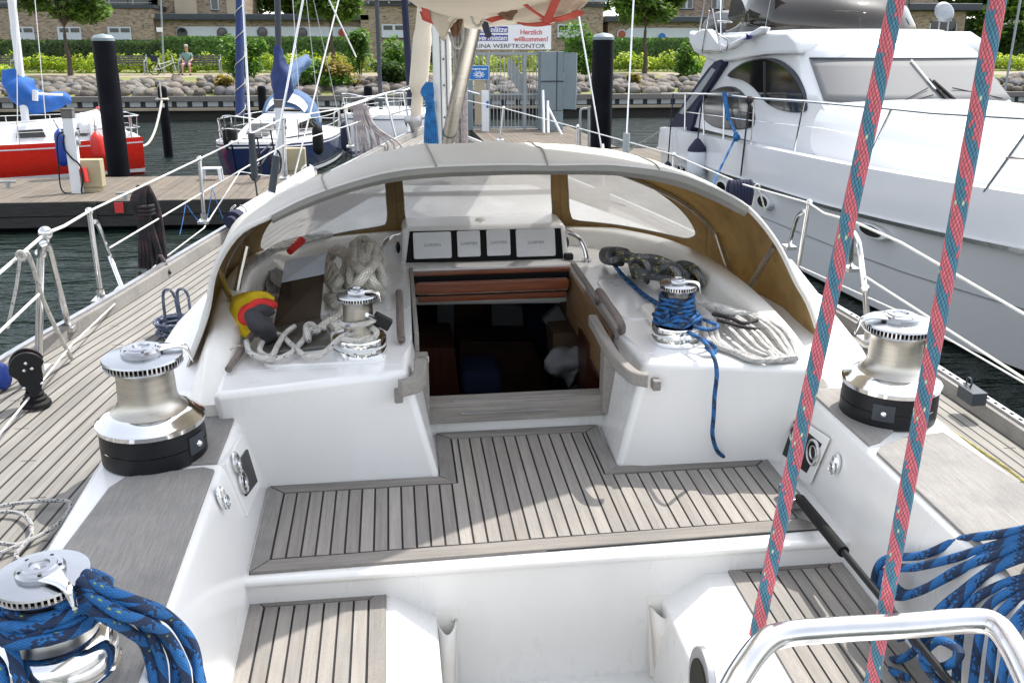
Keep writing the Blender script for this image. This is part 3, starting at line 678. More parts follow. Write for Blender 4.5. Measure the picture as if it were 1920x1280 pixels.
for i in range(14): m.box(.16+i*.048, .16+i*.048+.042, .0, 2.52, WELL, WELL+.012, rnd=random.random())
Y_(m, 'plank', MT['teak'], well)
# handle pockets on the riser
for (x0, x1, yt, yb) in ((818, 856, 1150, 1300), (1220, 1274, 1122, 1264)):
    a, b, c, d = bY(x0, yt, 2.60), bY(x1, yt, 2.60), bY(x1, yb, 2.62), bY(x0, yb, 2.62); yy = 2.615
    m = MB(); rows = []
    for k in range(9):
        t = k/8; x = a.x+(b.x-a.x)*t; dp = .055*sin(pi*t)**.5+.006; xl = d.x+(c.x-d.x)*(.12+.76*t); dip = .035*sin(pi*t)
        rows.append([Vector((x, yy-dp, a.z-.03-dip*.6)), Vector((x*.5+xl*.5, yy-dp, (a.z+d.z)/2)), Vector((xl, yy-dp*.7, d.z)), Vector((xl, yy+.02, d.z))])
    m.grid(rows); pk = Y_(m, 'winch_handle_pocket', MT['gelcoat_cream'], smooth=True, solid=.005, angle=80)
    m = MB(); m.prism([(a.x-.006, a.z+.005), (b.x+.006, b.z+.005), (c.x+.004, c.z), (d.x-.004, d.z)], yy-.005, yy+.01, 'y'); Y_(m, 'back_plate', MT['gelcoat_cream'], pk)
    m = MB(); m.ball((b.x-.012, yy-.006, b.z-.03), .006, 8, 6); m.ball((b.x-.008, yy-.006, b.z-.06), .006, 8, 6); Y_(m, 'screw', MT['steel'], pk)
# teak pads on the coamings
padL = [(-.585, -.6), (-.585, 2.70), (-.90, 2.70), (-.905, 2.2), (-.905, -.6)]
padR = [(1.475, -.6), (1.79, -.6), (1.79, 2.2), (1.785, 2.62), (1.475, 2.66)]
for poly in ([(-.582, -.6), (-.582, 2.70), (-.62, 2.72), (-.84, 2.68), (-.87, 2.62), (-.90, 2.3), (-.90, -.6)], [(-.582, 2.745), (-.578, 3.07), (-.60, 3.10), (-.685, 3.10), (-.80, 2.745)],
             [(1.472, -.6), (1.80, -.6), (1.80, 2.3), (1.76, 2.68), (1.62, 2.66), (1.50, 2.60), (1.472, 2.57)], [(1.472, 2.62), (1.52, 2.64), (1.64, 2.745), (1.70, 3.04), (1.66, 3.07), (1.49, 3.09), (1.465, 3.05)]):
    m = MB(); m.prism(poly, CO-.004, CO+.009); Y_(m, 'teak_pad', MT['teak_pad'], bevel=.004)
# speakers and latches in the coaming walls
def wall_panel(X0, sgn, pts, blk, rings, latch):
    def wx(z): return (1.43+.02*(z+1.66)/.24) if sgn > 0 else (-.505-.05*(z+1.66)/.24)
    def Y_(m, *a, **k):
        for v in m.v: v.x += wx(v.z)-X0+.004*(1 if sgn < 0 else -1)
        return globals()['Y_'](m, *a, **k)
    P = [bX(x, y, X0) for x, y in pts]; m = MB(); m.prism([(p.y, p.z) for p in P], X0-.004*sgn, X0-.012*sgn, 'x') if sgn > 0 else m.prism([(p.y, p.z) for p in P], X0+.006, X0-.02, 'x')
    sp = Y_(m, 'speaker_panel', MT['gelcoat'], bevel=.004)
    P = [bX(x, y, X0) for x, y in blk]; m = MB(); m.prism([(p.y, p.z) for p in P], X0-.013*sgn, X0+.0*sgn, 'x'); Y_(m, 'speaker_grille', MT['black_plastic'], sp)
    for x, y, r in rings:
        c = bX(x, y, X0-.018*sgn); m = MB(); m.torus(c, r, .006, 20, 6, 'x'); m.torus(c, r*.55, .003, 16, 5, 'x'); Y_(m, 'speaker_ring', MT['steel'], sp)
    c = bX(*latch, X0-.012*sgn); m = MB(); m.prism([(c.y+.026*cos(a), c.z+.038*sin(a)) for a in [2*pi*i/16 for i in range(16)]], c.x, c.x+.012*sgn, 'x')
    l = Y_(m, 'locker_latch', MT['chrome'], bevel=.003); m = MB(); m.torus((c.x-.006*sgn, c.y, c.z-.012), .02, .004, 16, 6, 'x'); m.box(c.x-.008, c.x+.008, c.y-.008, c.y+.008, c.z+.0, c.z+.03); Y_(m, 'latch_ring', MT['chrome'], l)
wall_panel(1.437, 1, [(1478, 768), (1556, 822), (1528, 908), (1455, 858)], [(1490, 784), (1545, 832), (1522, 886), (1472, 846)], [(1491, 815, .037), (1524, 848, .043)], (1562, 870))
wall_panel(-.535, -1, [(462, 812), (437, 868), (452, 968), (474, 908)], [(463, 842), (447, 872), (452, 930), (468, 903)], [(456, 866, .030), (460, 902, .034)], (432, 932))
m = MB(); c = bZ(370, 744, CO); m.prism(rrect(c.x-.025, c.x+.025, c.y-.018, c.y+.018, .01), CO-.01, CO+.003); Y_(m, 'deck_plate', MT['gelcoat_cream'])
m = MB(); c = bZ(1620, 722, CO); m.box(c.x-.03, c.x+.03, c.y-.008, c.y+.008, CO, CO+.012); m.ball((c.x+.02, c.y, CO+.015), .008, 8, 6); Y_(m, 'pad_eye', MT['black_plastic'])

# ---------------------------------------------------------------- companionway
m = MB(); m.box(.085, .80, 3.485, 3.565, -1.615, -1.525); sill = Y_(m, 'sill', MT['teak_x'], bevel=.004)
m = MB(); a = bZ(866, 765, -1.57); m.box(.22, .62, 3.478, 3.486, -1.575, -1.567); m.box(.19, .70, 3.50, 3.512, -1.525, -1.521); Y_(m, 'tread_strip', MT['alloy'], sill)
for x0, x1 in ((.045, .098), (.79, .845)):
    m = MB(); m.box(x0, x1, 3.47, 3.545, -1.60, -1.325); Y_(m, 'hatch_post', MT['teak'], bevel=.005)
m = MB(); m.box(.06, .10, 3.475, 3.49, -1.345, -1.325); m.ball((.075, 3.468, -1.335), .006, 8, 6); Y_(m, 'hatch_latch', MT['steel'])
m = MB(); m.box(.048, .066, 3.55, 4.5, -1.50, TOPZ+.012); Y_(m, 'hatch_rail', MT['teak'], bevel=.003)
m = MB(); m.box(.822, .838, 3.55, 4.5, -1.52, TOPZ-.02); Y_(m, 'hatch_lining', MT['wood_tan'])
m = MB(); m.box(.838, .862, 3.5, 4.5, TOPZ-.03, TOPZ+.014); Y_(m, 'hatch_rail', MT['teak'], bevel=.003)
def strip(pts, w, h, name, mat, parent=None, bev=.008):
    P = spline(pts, 6); rows = []
    for i, p in enumerate(P):
        t = (P[min(i+1, len(P)-1)]-P[max(i-1, 0)]).normalized(); n = Vector((-t.y, t.x, 0)).normalized()
        rows.append([p-n*w/2+Vector((0, 0, -h)), p-n*w/2, p+n*w/2, p+n*w/2+Vector((0, 0, -h))])
    m = MB(); m.grid(rows, closed_u=True); m.add(rows[0], [(0, 1, 2, 3)]); m.add(rows[-1], [(0, 1, 2, 3)]); return Y_(m, name, MT[mat], parent, bevel=bev)
z = TOPZ+.006
strip([bZ(1112, 590, z), bZ(1150, 655, z), bZ(1172, 680, z), bZ(1192, 695, z), bZ(1216, 700, z-.004)], .036, .05, 'rail_end', 'teak')
strip([bZ(787, 672, z), bZ(787, 690, z), bZ(778, 706, z), bZ(750, 714, z-.004)], .045, .055, 'rail_end', 'teak')
m = MB(); m.box(.895, .925, 3.12, 3.19, TOPZ-.10, TOPZ-.06); m.box(-.035, -.005, 3.12, 3.19, TOPZ-.10, TOPZ-.06); Y_(m, 'rail_bracket', MT['teak'], bevel=.006)
m = MB(); m.box(.05, .835, 4.46, 4.495, bY(915, 519, 4.46).z, TOPZ-.006); Y_(m, 'hatch_beam', MT['mahogany'], bevel=.004)
m = MB(); P = rrect(.065, .81, bY(915, 549, 4.36).z, bY(915, 527, 4.36).z, .022, 6); m.prism(P, 4.36, 4.385, 'y'); Y_(m, 'sliding_hatch', MT['mahogany'], bevel=.006)
m = MB(); m.box(.06, .82, 4.44, 4.455, bY(915, 552, 4.44).z, bY(915, 515, 4.44).z); Y_(m, 'hatch_gap', MT['dark'])
m = MB(); m.box(.085, .80, 4.38, 4.42, bY(915, 563, 4.38).z, bY(915, 552, 4.38).z); Y_(m, 'hatch_beam', MT['mahogany'], bevel=.004)
m = MB(); zz_ = bY(915, 548, 4.35).z; m.tube([(.07, 4.352, zz_+.004), (.15, 4.35, zz_), (.8, 4.352, zz_)], .0035, 6); Y_(m, 'hatch_trim', MT['steel'])
# cabin seen through the opening
cabin = empty('cabin_interior', (CX, 4.6, -2.8), parent=yacht); cabin.matrix_basis = OFF @ Matrix.Translation((CX, 4.6, -2.8))
OFC = Matrix.Translation((-CX, -4.6, 2.8))
def C_(mb, name, mat, **k): mb.xf(OFC); return mb.build(name, mat, cabin, **k)
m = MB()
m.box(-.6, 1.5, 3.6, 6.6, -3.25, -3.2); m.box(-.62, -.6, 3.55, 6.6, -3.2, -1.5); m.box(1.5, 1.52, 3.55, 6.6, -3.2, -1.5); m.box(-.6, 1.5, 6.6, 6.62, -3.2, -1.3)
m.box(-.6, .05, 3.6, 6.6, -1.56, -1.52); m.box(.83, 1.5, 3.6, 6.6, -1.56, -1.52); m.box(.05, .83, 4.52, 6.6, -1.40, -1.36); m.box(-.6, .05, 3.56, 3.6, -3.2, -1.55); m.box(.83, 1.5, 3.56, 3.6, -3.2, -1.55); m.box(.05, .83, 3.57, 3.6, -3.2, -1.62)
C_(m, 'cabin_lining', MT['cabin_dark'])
def cb_(pts, Yv, th, name, mat, **k):
    P = [bY(x, y, Yv) for x, y in pts]; m = MB(); m.prism([(p.x, p.z) for p in P], Yv, Yv+th, 'y'); return C_(m, name, MT[mat], **k)
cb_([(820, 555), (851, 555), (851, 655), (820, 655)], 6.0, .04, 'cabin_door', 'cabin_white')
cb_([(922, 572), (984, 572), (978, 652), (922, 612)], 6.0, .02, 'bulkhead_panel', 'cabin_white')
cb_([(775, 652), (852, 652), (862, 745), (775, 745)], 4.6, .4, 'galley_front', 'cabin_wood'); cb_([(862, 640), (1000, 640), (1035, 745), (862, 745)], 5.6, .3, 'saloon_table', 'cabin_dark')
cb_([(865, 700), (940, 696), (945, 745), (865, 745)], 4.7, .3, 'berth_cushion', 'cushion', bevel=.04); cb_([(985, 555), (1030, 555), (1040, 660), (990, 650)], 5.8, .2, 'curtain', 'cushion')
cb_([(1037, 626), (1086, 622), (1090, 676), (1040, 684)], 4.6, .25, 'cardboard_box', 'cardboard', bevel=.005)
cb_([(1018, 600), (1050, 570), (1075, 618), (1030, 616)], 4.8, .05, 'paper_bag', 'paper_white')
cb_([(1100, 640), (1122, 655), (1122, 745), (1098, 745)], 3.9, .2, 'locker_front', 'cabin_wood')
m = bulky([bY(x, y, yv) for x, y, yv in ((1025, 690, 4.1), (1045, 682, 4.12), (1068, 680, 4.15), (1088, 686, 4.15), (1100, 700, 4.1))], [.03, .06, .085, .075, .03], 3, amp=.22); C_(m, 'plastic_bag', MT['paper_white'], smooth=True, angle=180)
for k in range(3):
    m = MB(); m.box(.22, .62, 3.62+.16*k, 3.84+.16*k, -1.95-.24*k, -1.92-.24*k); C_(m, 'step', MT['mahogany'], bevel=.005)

# ---------------------------------------------------------------- instrument pod
m = MB(); m.hexa([(.012, 4.60, -1.31), (.858, 4.60, -1.31), (.858, 4.95, -1.31), (.012, 4.95, -1.31)], [(.025, 4.68, -1.095), (.842, 4.68, -1.095), (.842, 4.93, -1.095), (.025, 4.93, -1.095)])
pod = Y_(m, 'instrument_pod', MT['gelcoat'], bevel=.028, seg=5)
po = Vector((0, 4.60, -1.31)); pu = Vector((1, 0, 0)); pv = Vector((0, .08, .215)).normalized(); pn = pu.cross(pv)     # face axes, normal towards the cockpit
PM = Matrix((pu, pv, pn)).transposed().to_4x4(); PM.translation = po
def on_face(x, y):
    d = _ray(FB, x, y); t = po.dot(pn)/d.dot(pn); q = d*t-po; return q.dot(pu), q.dot(pv)
def face_slab(px, d0, d1, r, name, mat, bev=.002):
    (x0, y1), (x1, y0) = on_face(px[0], px[1]), on_face(px[2], px[3]); m = MB(); m.prism(rrect(x0, x1, y0, y1, r, 4), d0, d1); m.xf(PM); return Y_(m, name, MT[mat], pod, bevel=bev), (x0+x1)/2, (y0+y1)/2
m = MB(); c0, c1, c2, c3 = on_face(768, 434), on_face(1051, 428), on_face(1056, 487), on_face(761, 493)
m.prism([c3, c2, c1, c0], .0005, .006); m.xf(PM); Y_(m, 'instrument_panel', MT['dark'], pod)
for px in ((774, 437, 847, 484), (856, 434, 901, 481), (911, 432, 957, 479), (966, 431, 1041, 480)):
    o, mx_, my_ = face_slab(px, .006, .020, .008, 'instrument_cover', 'instr_cover')
    text_mesh('cover_lettering', 'GARMIN', .022, OFF @ PM @ Matrix.Translation((mx_, my_, .0205)), MT['cover_text'], pod, extrude=.0006)
m = MB(); c = bY(902, 414, 4.78); m.lathe([(.0, .02), (.02, .016), (.034, .0), (.034, -.01)], 16, Matrix.Translation((c.x, 4.8, -1.097))); Y_(m, 'vent_cap', MT['gelcoat_cream'], pod, smooth=True)
m = MB(); m.ball((.0, 4.78, -1.22), (.012, .03, .03)); m.ball((.868, 4.78, -1.22), (.012, .03, .03)); Y_(m, 'pod_knob', MT['black_plastic'], pod, smooth=True)
for pts in ([(712, 488, 4.55), (714, 466, 4.57), (728, 448, 4.6), (748, 441, 4.68), (762, 440, 4.72)], [(1050, 434, 4.72), (1068, 437, 4.66), (1086, 448, 4.6), (1096, 466, 4.57), (1100, 484, 4.55)]):
    P = spline([bY(*p) for p in pts], 6); m = MB(); m.tube(P, .012, 10)
    e = P[0] if pts[0][0] < 800 else P[-1]; m.lathe([(.0, .006), (.024, .004), (.026, -.01)], 14, Matrix.Translation((e.x, e.y, TOPZ+.004))); m.tube([e, (e.x, e.y, TOPZ)], .012, 10)
    Y_(m, 'grab_rail', MT['steel'], smooth=True)
m = MB(); c = bZ(1066, 486, TOPZ); m.box(c.x-.022, c.x+.022, c.y-.02, c.y+.02, TOPZ, TOPZ+.03); Y_(m, 'jammer', MT['black_plastic'], bevel=.006)
# grab handles by the hatch
P = spline([bZ(753, 637, TOPZ+.01), bZ(752, 632, TOPZ+.03), bZ(750, 600, TOPZ+.035), bZ(749, 560, TOPZ+.035), bZ(748, 548, TOPZ+.01)], 6)
m = MB(); m.tube(P, .0155, 10); Y_(m, 'grab_handle', MT['teak_handle'], smooth=True)
P = spline([bZ(1122, 568, TOPZ), bZ(1120, 560, TOPZ+.04), bZ(1124, 546, TOPZ+.075), bZ(1142, 572, TOPZ+.075), bZ(1160, 598, TOPZ+.07), bZ(1166, 612, TOPZ+.04), bZ(1166, 622, TOPZ)], 6)
m = MB(); m.tube(P, .0155, 10); Y_(m, 'grab_handle', MT['teak_handle'], smooth=True)
m = MB(); c = bZ(1236, 592, TOPZ+.01); m.prism(rrect(c.x-.06, c.x+.05, c.y-.12, c.y+.10, .03), TOPZ, TOPZ+.035); Y_(m, 'cleat_base', MT['gelcoat_cream'], bevel=.01)

# ---------------------------------------------------------------- winches
def winch(c, r, h, label, black=True, ang=0.0, ribs=56, name='winch', pa=-1.55, low=False):
    T = OFF @ Matrix.Translation(Vector(c)); k = h/.34; q = r/.16
    def L(prof): return [(a*q, b*k) for a, b in prof]
    m = MB(); m.lathe(L([(.10, .108), (.092, .113), (.088, .13), (.086, .27), (.088, .288), (.097, .300)] if low else [(.118, .157), (.106, .166), (.097, .177), (.091, .190), (.088, .205), (.086, .27), (.088, .288), (.097, .300)]), 48, T)
    w = m.build(name, MT['drum_steel'], yacht, smooth=True); tag(w, label)
    m = MB()
    if black:
        m.lathe(L([(.160, .0), (.160, .052)]), 48, T); m.lathe(L([(.157, .052), (.157, .056)]), 48, T); m.lathe(L([(.160, .056), (.158, .108), (.150, .112)]), 48, T); m.build('motor_collar', MT['black_plastic'], w, smooth=True)
        a0 = pa; m = MB(); rows = [[T @ Vector((.1615*q*cos(a0+da), .1615*q*sin(a0+da), z_*k)) for da in [-.22+.44*i/8 for i in range(9)]] for z_ in (.03, .088)]; m.grid(rows); m.build('control_plate', MT['zinc'], w, solid=.004)
        m = MB(); m.ball(T @ Vector((.166*q*cos(a0), .166*q*sin(a0), .058*k)), .011, 10, 8); m.build('knob', MT['chrome'], w, smooth=True)
        m = MB(); m.lathe(L([(.150, .108), (.164, .112), (.165, .126), (.158, .132), (.151, .135), (.136, .150), (.117, .158)]), 48, T); m.build('skirt', MT['chrome'], w, smooth=True)
    elif low:
        m.lathe(L([(.154, .0), (.158, .004), (.158, .052), (.1575, .053), (.1575, .055), (.158, .056), (.158, .098), (.154, .106), (.142, .108), (.100, .109)]), 48, T); m.build('base', MT['chrome'], w, smooth=True)
    else:
        m.lathe(L([(.150, .0), (.158, .004), (.158, .05), (.152, .054), (.152, .062), (.158, .068), (.158, .108), (.152, .122), (.148, .136), (.134, .150), (.117, .158)]), 48, T); m.build('base', MT['chrome'], w, smooth=True)
    m = MB(); m.lathe(L([(.096, .300), (.116, .304), (.119, .309), (.112, .313)]), 48, T); m.lathe(L([(.112, .324), (.120, .328), (.118, .334), (.075, .340), (.06, .341)]), 48, T)
    jr = m.build('jaw_ring', MT['disc'], w, smooth=True); m = MB(); m.lathe(L([(.104, .308), (.104, .328)]), 40, T); m.build('jaw_gap', MT['dark'], w)
    m = MB()
    for i in range(ribs):
        a = 2*pi*i/ribs; R = T @ Matrix.Rotation(a, 4, 'Z'); m.box(.100*q, .1175*q, -.0022, .0022, .308*k, .327*k, R)
    m.build('jaw_rib', MT['steel'], w)
    m = MB(); m.lathe(L([(.062, .336), (.062, .352), (.056, .360), (.044, .362), (.042, .365), (.026, .366), (.024, .360), (.014, .358), (.0, .350)]), 32, T); cap = m.build('cap', MT['disc'], w, smooth=True)
    for i in range(5):
        a = i*1.256; m2 = MB(); m2.lathe([(0, .001), (.0045, .0)], 8, T @ Matrix.Translation((.050*q*cos(a), .050*q*sin(a), .3615*k))); m2.build('screw', MT['black_plastic'], w)
    R = T @ Matrix.Rotation(ang, 4, 'Z') @ Matrix.Diagonal((q, q, k, 1)); m = MB()
    st = [(.03, .052, .344, .358), (.06, .040, .346, .360), (.09, .026, .345, .360), (.118, .019, .340, .357), (.134, .017, .322, .352), (.140, .014, .296, .335), (.146, .010, .285, .300)]
    rows = [[R @ Vector((x, -w_, z0)), R @ Vector((x, -w_*.8, z1)), R @ Vector((x, w_*.8, z1)), R @ Vector((x, w_, z0))] for x, w_, z0, z1 in st]
    m.grid(rows, closed_u=True); m.add(rows[-1], [(0, 1, 2, 3)]); m.build('feeder_arm', MT['chrome'], w, smooth=True, sub=1, angle=80)
    return w
winch((-.785, 2.84, CO+.005), .158, .335, 'electric winch with black collar on the port coaming pad', True, .35, pa=-.42)
winch((1.655, 2.86, CO+.005), .158, .335, 'electric winch with black collar on the starboard coaming pad', True, pi-.15, pa=-2.15)
winch((-.155, 3.375, TOPZ), .100, .235, 'small chrome winch on the bridge deck, grey line round it', False, -.25, 44, low=True)
winch((1.04, 3.365, TOPZ), .095, .235, 'small chrome winch on the bridge deck, blue line wound on it', False, -.5, 44, low=True)
c = bZ(82, 1100, CO+.235); AFTL = Vector((c.x, c.y, CO+.005)); winch(AFTL, .125, .265, 'aft chrome winch on the port coaming, thick blue line wound on it', False, -.75, 50)
AFTR = Vector((2*CX-c.x+.02, c.y+.07, CO+.005)); winch(AFTR, .125, .25, 'aft chrome winch on the starboard coaming at the picture edge', False, 2.0, 50)

# ---------------------------------------------------------------- spray hood
A = [(345, 698, 3.51), (385, 590, 3.50), (402, 505, 3.53), (446, 436, 3.60), (511, 402, 3.70), (571, 372, 3.79), (653, 343, 3.87), (735, 322, 3.92), (820, 313, 3.96), (899, 310, 3.98), (970, 309, 3.98), (1040, 310, 3.97), (1100, 309, 3.95), (1157, 310, 3.92), (1259, 323, 3.85),
     (1332, 349, 3.78), (1402, 387, 3.70), (1457, 452, 3.61), (1495, 527, 3.55), (1520, 572, 3.52), (1543, 642, 3.50)]
A = [bY(*p) for p in A]
Tr = [(910, 281, 4.72), (1000, 283, 4.70), (1090, 297, 4.66), (1168, 322, 4.60), (1240, 352, 4.52), (1300, 388, 4.43), (1345, 440, 4.33), (1368, 490, 4.25), (1385, 545, 4.12)]
Tr = [bY(*p) for p in Tr]; Tr[0].x = CX
T_ = [Vector((CX-(p.x-CX)*1.09, p.y, p.z)) for p in Tr[::-1][:-1]]+Tr
Br = [(910, 425, 5.0), (1000, 426, 4.99), (1080, 431, 4.96), (1160, 442, 4.90), (1250, 466, 4.77), (1310, 492, 4.60), (1345, 516, 4.42), (1370, 537, 4.27), (1388, 555, 4.12)]
Br = [bY(*p) for p in Br]; Br[0].x = CX
B_ = [Vector((2*CX-p.x, p.y, p.z)) for p in Br[::-1][:-1]]+Br
def resample(P, n):
    S = spline(P, 8); L = [0]
    for a, b in zip(S, S[1:]): L.append(L[-1]+(b-a).length)
    out = []; j = 0
    for i in range(n+1):
        d = L[-1]*i/n
        while j < len(S)-2 and L[j+1] < d: j += 1
        t = (d-L[j])/max(L[j+1]-L[j], 1e-9); out.append(S[j].lerp(S[j+1], min(max(t, 0), 1)))
    return out
NS = 96; As = resample(A, NS); Ts = resample(T_, NS); Bs = resample(B_, NS)
def Tlow(i):     # front bow with its ends brought down to the breakwater
    return Ts[i]
rows = []
for k in range(13):
    t = k/12; row = []
    for i in range(NS+1):
        p = As[i].lerp(Tlow(i), t); s = i/NS; bul = .062*sin(pi*t)**.8*min(1, 4*s*(1-s)+.1)
        o = (p-Vector((CX, p.y, -1.5))).normalized(); wr = (.0035*sin(i*.9+k*1.3)+.006*sin(i*.23+k*.7)+.004*sin(i*.41-k*1.1))*sin(pi*t)
        row.append(p+o*(bul+wr)-Vector((0, 0, .0)))
    rows.append(row)
m = MB(); m.grid(rows); hood = Y_(m, 'spray_hood', [MT['canvas_outer'], MT['lining']], smooth=True, fix=False, angle=180)
md = hood.modifiers.new('thick', 'SOLIDIFY'); md.thickness = .008; md.offset = -1; md.material_offset = 1; md.material_offset_rim = 0
for sv in (.30, .43, .57, .70):
    i_ = int(sv*NS); m = MB(); m.tube([rows[k][i_]+Vector((0, 0, .003)) for k in range(13)], .0035, 5); Y_(m, 'canvas_seam', MT['hem'], hood)
# hem along the aft bow
lo = [(511, 418, 3.705), (571, 391, 3.79), (653, 361, 3.87), (735, 341, 3.92), (820, 332, 3.96), (899, 329, 3.98), (970, 327, 3.98), (1040, 327, 3.97), (1100, 327, 3.95), (1168, 330, 3.92), (1259, 346, 3.85), (1332, 373, 3.78), (1396, 405, 3.705)]
lo = resample([bY(*p) for p in lo], 60); i0, i1 = 17, 77
up = resample([bY(*p) for p in [(511, 403, 3.695), (571, 373, 3.785), (653, 344, 3.865), (735, 323, 3.915), (820, 314, 3.955), (899, 311, 3.975), (970, 310, 3.975), (1040, 311, 3.965), (1100, 310, 3.945), (1157, 311, 3.915), (1259, 324, 3.845), (1332, 350, 3.775), (1402, 388, 3.695)]], 60)
m = MB(); m.grid([[p+Vector((0, -.012, .002)) for p in up], [p.lerp(q, .5)+Vector((0, -.018, 0)) for p, q in zip(up, lo)], [p for p in lo], [p+Vector((0, .02, .004)) for p in lo]]); Y_(m, 'hood_hem', MT['hem'], hood, smooth=True, solid=.004)
m = MB(); m.tube([p+Vector((0, .01, -.006)) for p in As[2:NS-1]], .011, 8); Y_(m, 'edge_piping', MT['canvas'], hood, smooth=True)
# windscreen of the hood: brown frame with three clear panes
Tw = resample(T_, 192); Bw = resample(B_, 192)
def wpt(s, t, off=0.0):
    s = min(max(s, 0), 1); i = min(int(s*192), 191); f = s*192-i; a = Tw[i].lerp(Tw[i+1], f); b = Bw[i].lerp(Bw[i+1], f)
    return a.lerp(b, t)+Vector((0, off, 0))
outl = [[(.148, .42), (.156, .58), (.180, .70), (.25, .80), (.343, .86), (.358, .78), (.360, .5), (.360, .14), (.351, .06), (.29, .05), (.22, .08), (.170, .22)],
        [(.386, .10), (.386, .5), (.386, .80), (.396, .88), (.50, .89), (.604, .88), (.614, .80), (.614, .5), (.614, .10), (.604, .05), (.50, .05), (.396, .05)]]
outl.append([(1-u, v) for u, v in outl[0]][::-1])
m = MB(); cells = [(.12, .373), (.373, .627), (.627, .88)]; NR = 96; panes = []
for (c0, c1), ol in zip(cells, outl):
    mx_, my_ = (c0+c1)/2, .5
    def ang(p): return atan2((p[1]-my_)/.5, (p[0]-mx_)/((c1-c0)/2))
    sp = sorted([(ang((p.x, p.y)), (p.x, p.y)) for p in spline([(u, v, 0) for u, v in ol], 8, closed=True)])
    ring = []; outer = []
    for k in range(NR):
        a = -pi+2*pi*(k+.5)/NR; 
        j = next((q for q in range(len(sp)) if sp[q][0] > a), 0); (a1, p1_), (a0, p0_) = sp[j], sp[j-1]
        if a1 < a0: a1 += 2*pi
        aa = a if a >= a0 else a+2*pi
        f = min(max((aa-a0)/max(a1-a0, 1e-6), 0), 1); ring.append((p0_[0]+(p1_[0]-p0_[0])*f, p0_[1]+(p1_[1]-p0_[1])*f))
        ca, sa = cos(a), sin(a); r = 1/max(abs(ca), abs(sa)); outer.append((mx_+ca*r*(c1-c0)/2, my_+sa*r*.5))
    rows = [[wpt(o[0]+(i_[0]-o[0])*q/4, o[1]+(i_[1]-o[1])*q/4) for o, i_ in zip(outer, ring)] for q in range(5)]
    m.grid(rows, closed_u=True)
    prow = [[wpt(mx_+(i_[0]-mx_)*q/5, my_+(i_[1]-my_)*q/5*1.01, .007+.008*sin(q*1.7+k*.35)*(q/5)*(1-q/5)*3) for k, i_ in enumerate(ring)] for q in range(1, 6)]; panes.append(prow)
for c0, c1 in ((0.0, .12), (.88, 1.0)): m.grid([[wpt(c0+(c1-c0)*i/10, k/8) for i in range(11)] for k in range(9)])
ws = Y_(m, 'windscreen_frame', MT['lining'], hood, smooth=True, solid=.006, angle=180)
for pr in panes:
    m = MB(); m.grid(pr, closed_u=True); m.add(pr[0], [tuple(range(NR))]); Y_(m, 'window_pane', MT['vinyl'], hood, smooth=True, angle=180)
    m = MB(); m.tube([p+Vector((0, -.006, 0)) for p in pr[-1]], .004, 5, closed=True); Y_(m, 'pane_seam', MT['hem'], hood)
# bolt rope channel along the foot and the bows
m = MB(); m.tube([p+Vector((0, -.02, .0)) for p in resample(B_[1:-1], 60)], .012, 8); Y_(m, 'foot_track', MT['canvas'], hood, smooth=True)
m = MB(); m.tube([p+Vector((0, -.02, -.014)) for p in Ts[3:NS-2]], .011, 8); Y_(m, 'front_bow', MT['drum_steel'], hood, smooth=True)
for pts in ([(408, 500, 3.6), (425, 545, 3.72), (446, 590, 3.85)], [(462, 462, 3.95), (447, 530, 3.9), (438, 590, 3.86)], [(1452, 462, 3.64), (1428, 500, 3.76), (1398, 552, 3.88)], [(1345, 440, 4.3), (1358, 480, 4.1), (1374, 528, 3.92)]):
    m = MB(); m.tube(spline([bY(*p) for p in pts], 5), .013, 8); Y_(m, 'hood_bow', MT['drum_steel'], hood, smooth=True)

# ---------------------------------------------------------------- mast, vang, boom, bent-on sail
mastp = []
mb_ = bY(831, 272, 8.0); mt_ = Vector((mb_.x+.03, 8.0+.0, 2.6))
m = MB(); prof = [(.075*cos(a), .11*sin(a)) for a in [2*pi*i/20 for i in range(20)]]
m.hexa([(mb_.x+x, 8+y, -1.45) for x, y in prof], [(mt_.x+x, 8+y, 2.6) for x, y in prof]); mast = Y_(m, 'mast', MT['mast_paint'], smooth=True, angle=70)
m = MB()
for dx in (-.012, .035): m.box(mb_.x+dx-.003, mb_.x+dx+.003, 7.884, 7.9, -1.3, 2.5)
for z in (-1.2, -.95, -.7, -.5, -.3): m.ball((mb_.x+.012, 7.885, z), .008, 8, 5)
Y_(m, 'mast_groove', MT['zinc'], mast)
m = MB()
for i in range(9):
    x = mb_.x+.10+.018*i*.6; m.tube([(x, 7.95-.01*i, -1.38), (x-.01+.004*i, 7.9, .9)], .006 if i % 3 else .009, 6)
hal = Y_(m, 'halyard', MT['rope_pink'], mast)
m = MB()
for i in range(3): m.tube([(mb_.x+.14+.03*i, 7.9, -1.38), (mb_.x+.10+.02*i, 7.9, .9)], .008, 6)
Y_(m, 'halyard', MT['rope_navy'], mast)
va, vb = bY(840, 262, 7.75), bY(893, 22, 5.9)
m = MB(); m.tube([va, vb], .052, 16); vang = Y_(m, 'vang', MT['drum_steel'], smooth=True); m = MB(); m.tube([va.lerp(vb, .08), va.lerp(vb, .085)], .056, 16); Y_(m, 'vang_collar', MT['zinc'], vang); m = MB(); m.tube([vb, vb+(vb-va).normalized()*.4], .04, 12); Y_(m, 'vang_rod', MT['zinc'], vang)
# boom above the frame with the flaked sail hanging off its sides
bo = [Vector((.45, 7.8, .05)), Vector((.45, 5.5, .14)), Vector((.08, 2.0, .32)), Vector((-.2, -1.6, .48))]
m = MB(); m.tube([p+Vector((0, 0, .10)) for p in bo], .09, 16); boom = Y_(m, 'boom', MT['mast_paint'], smooth=True)
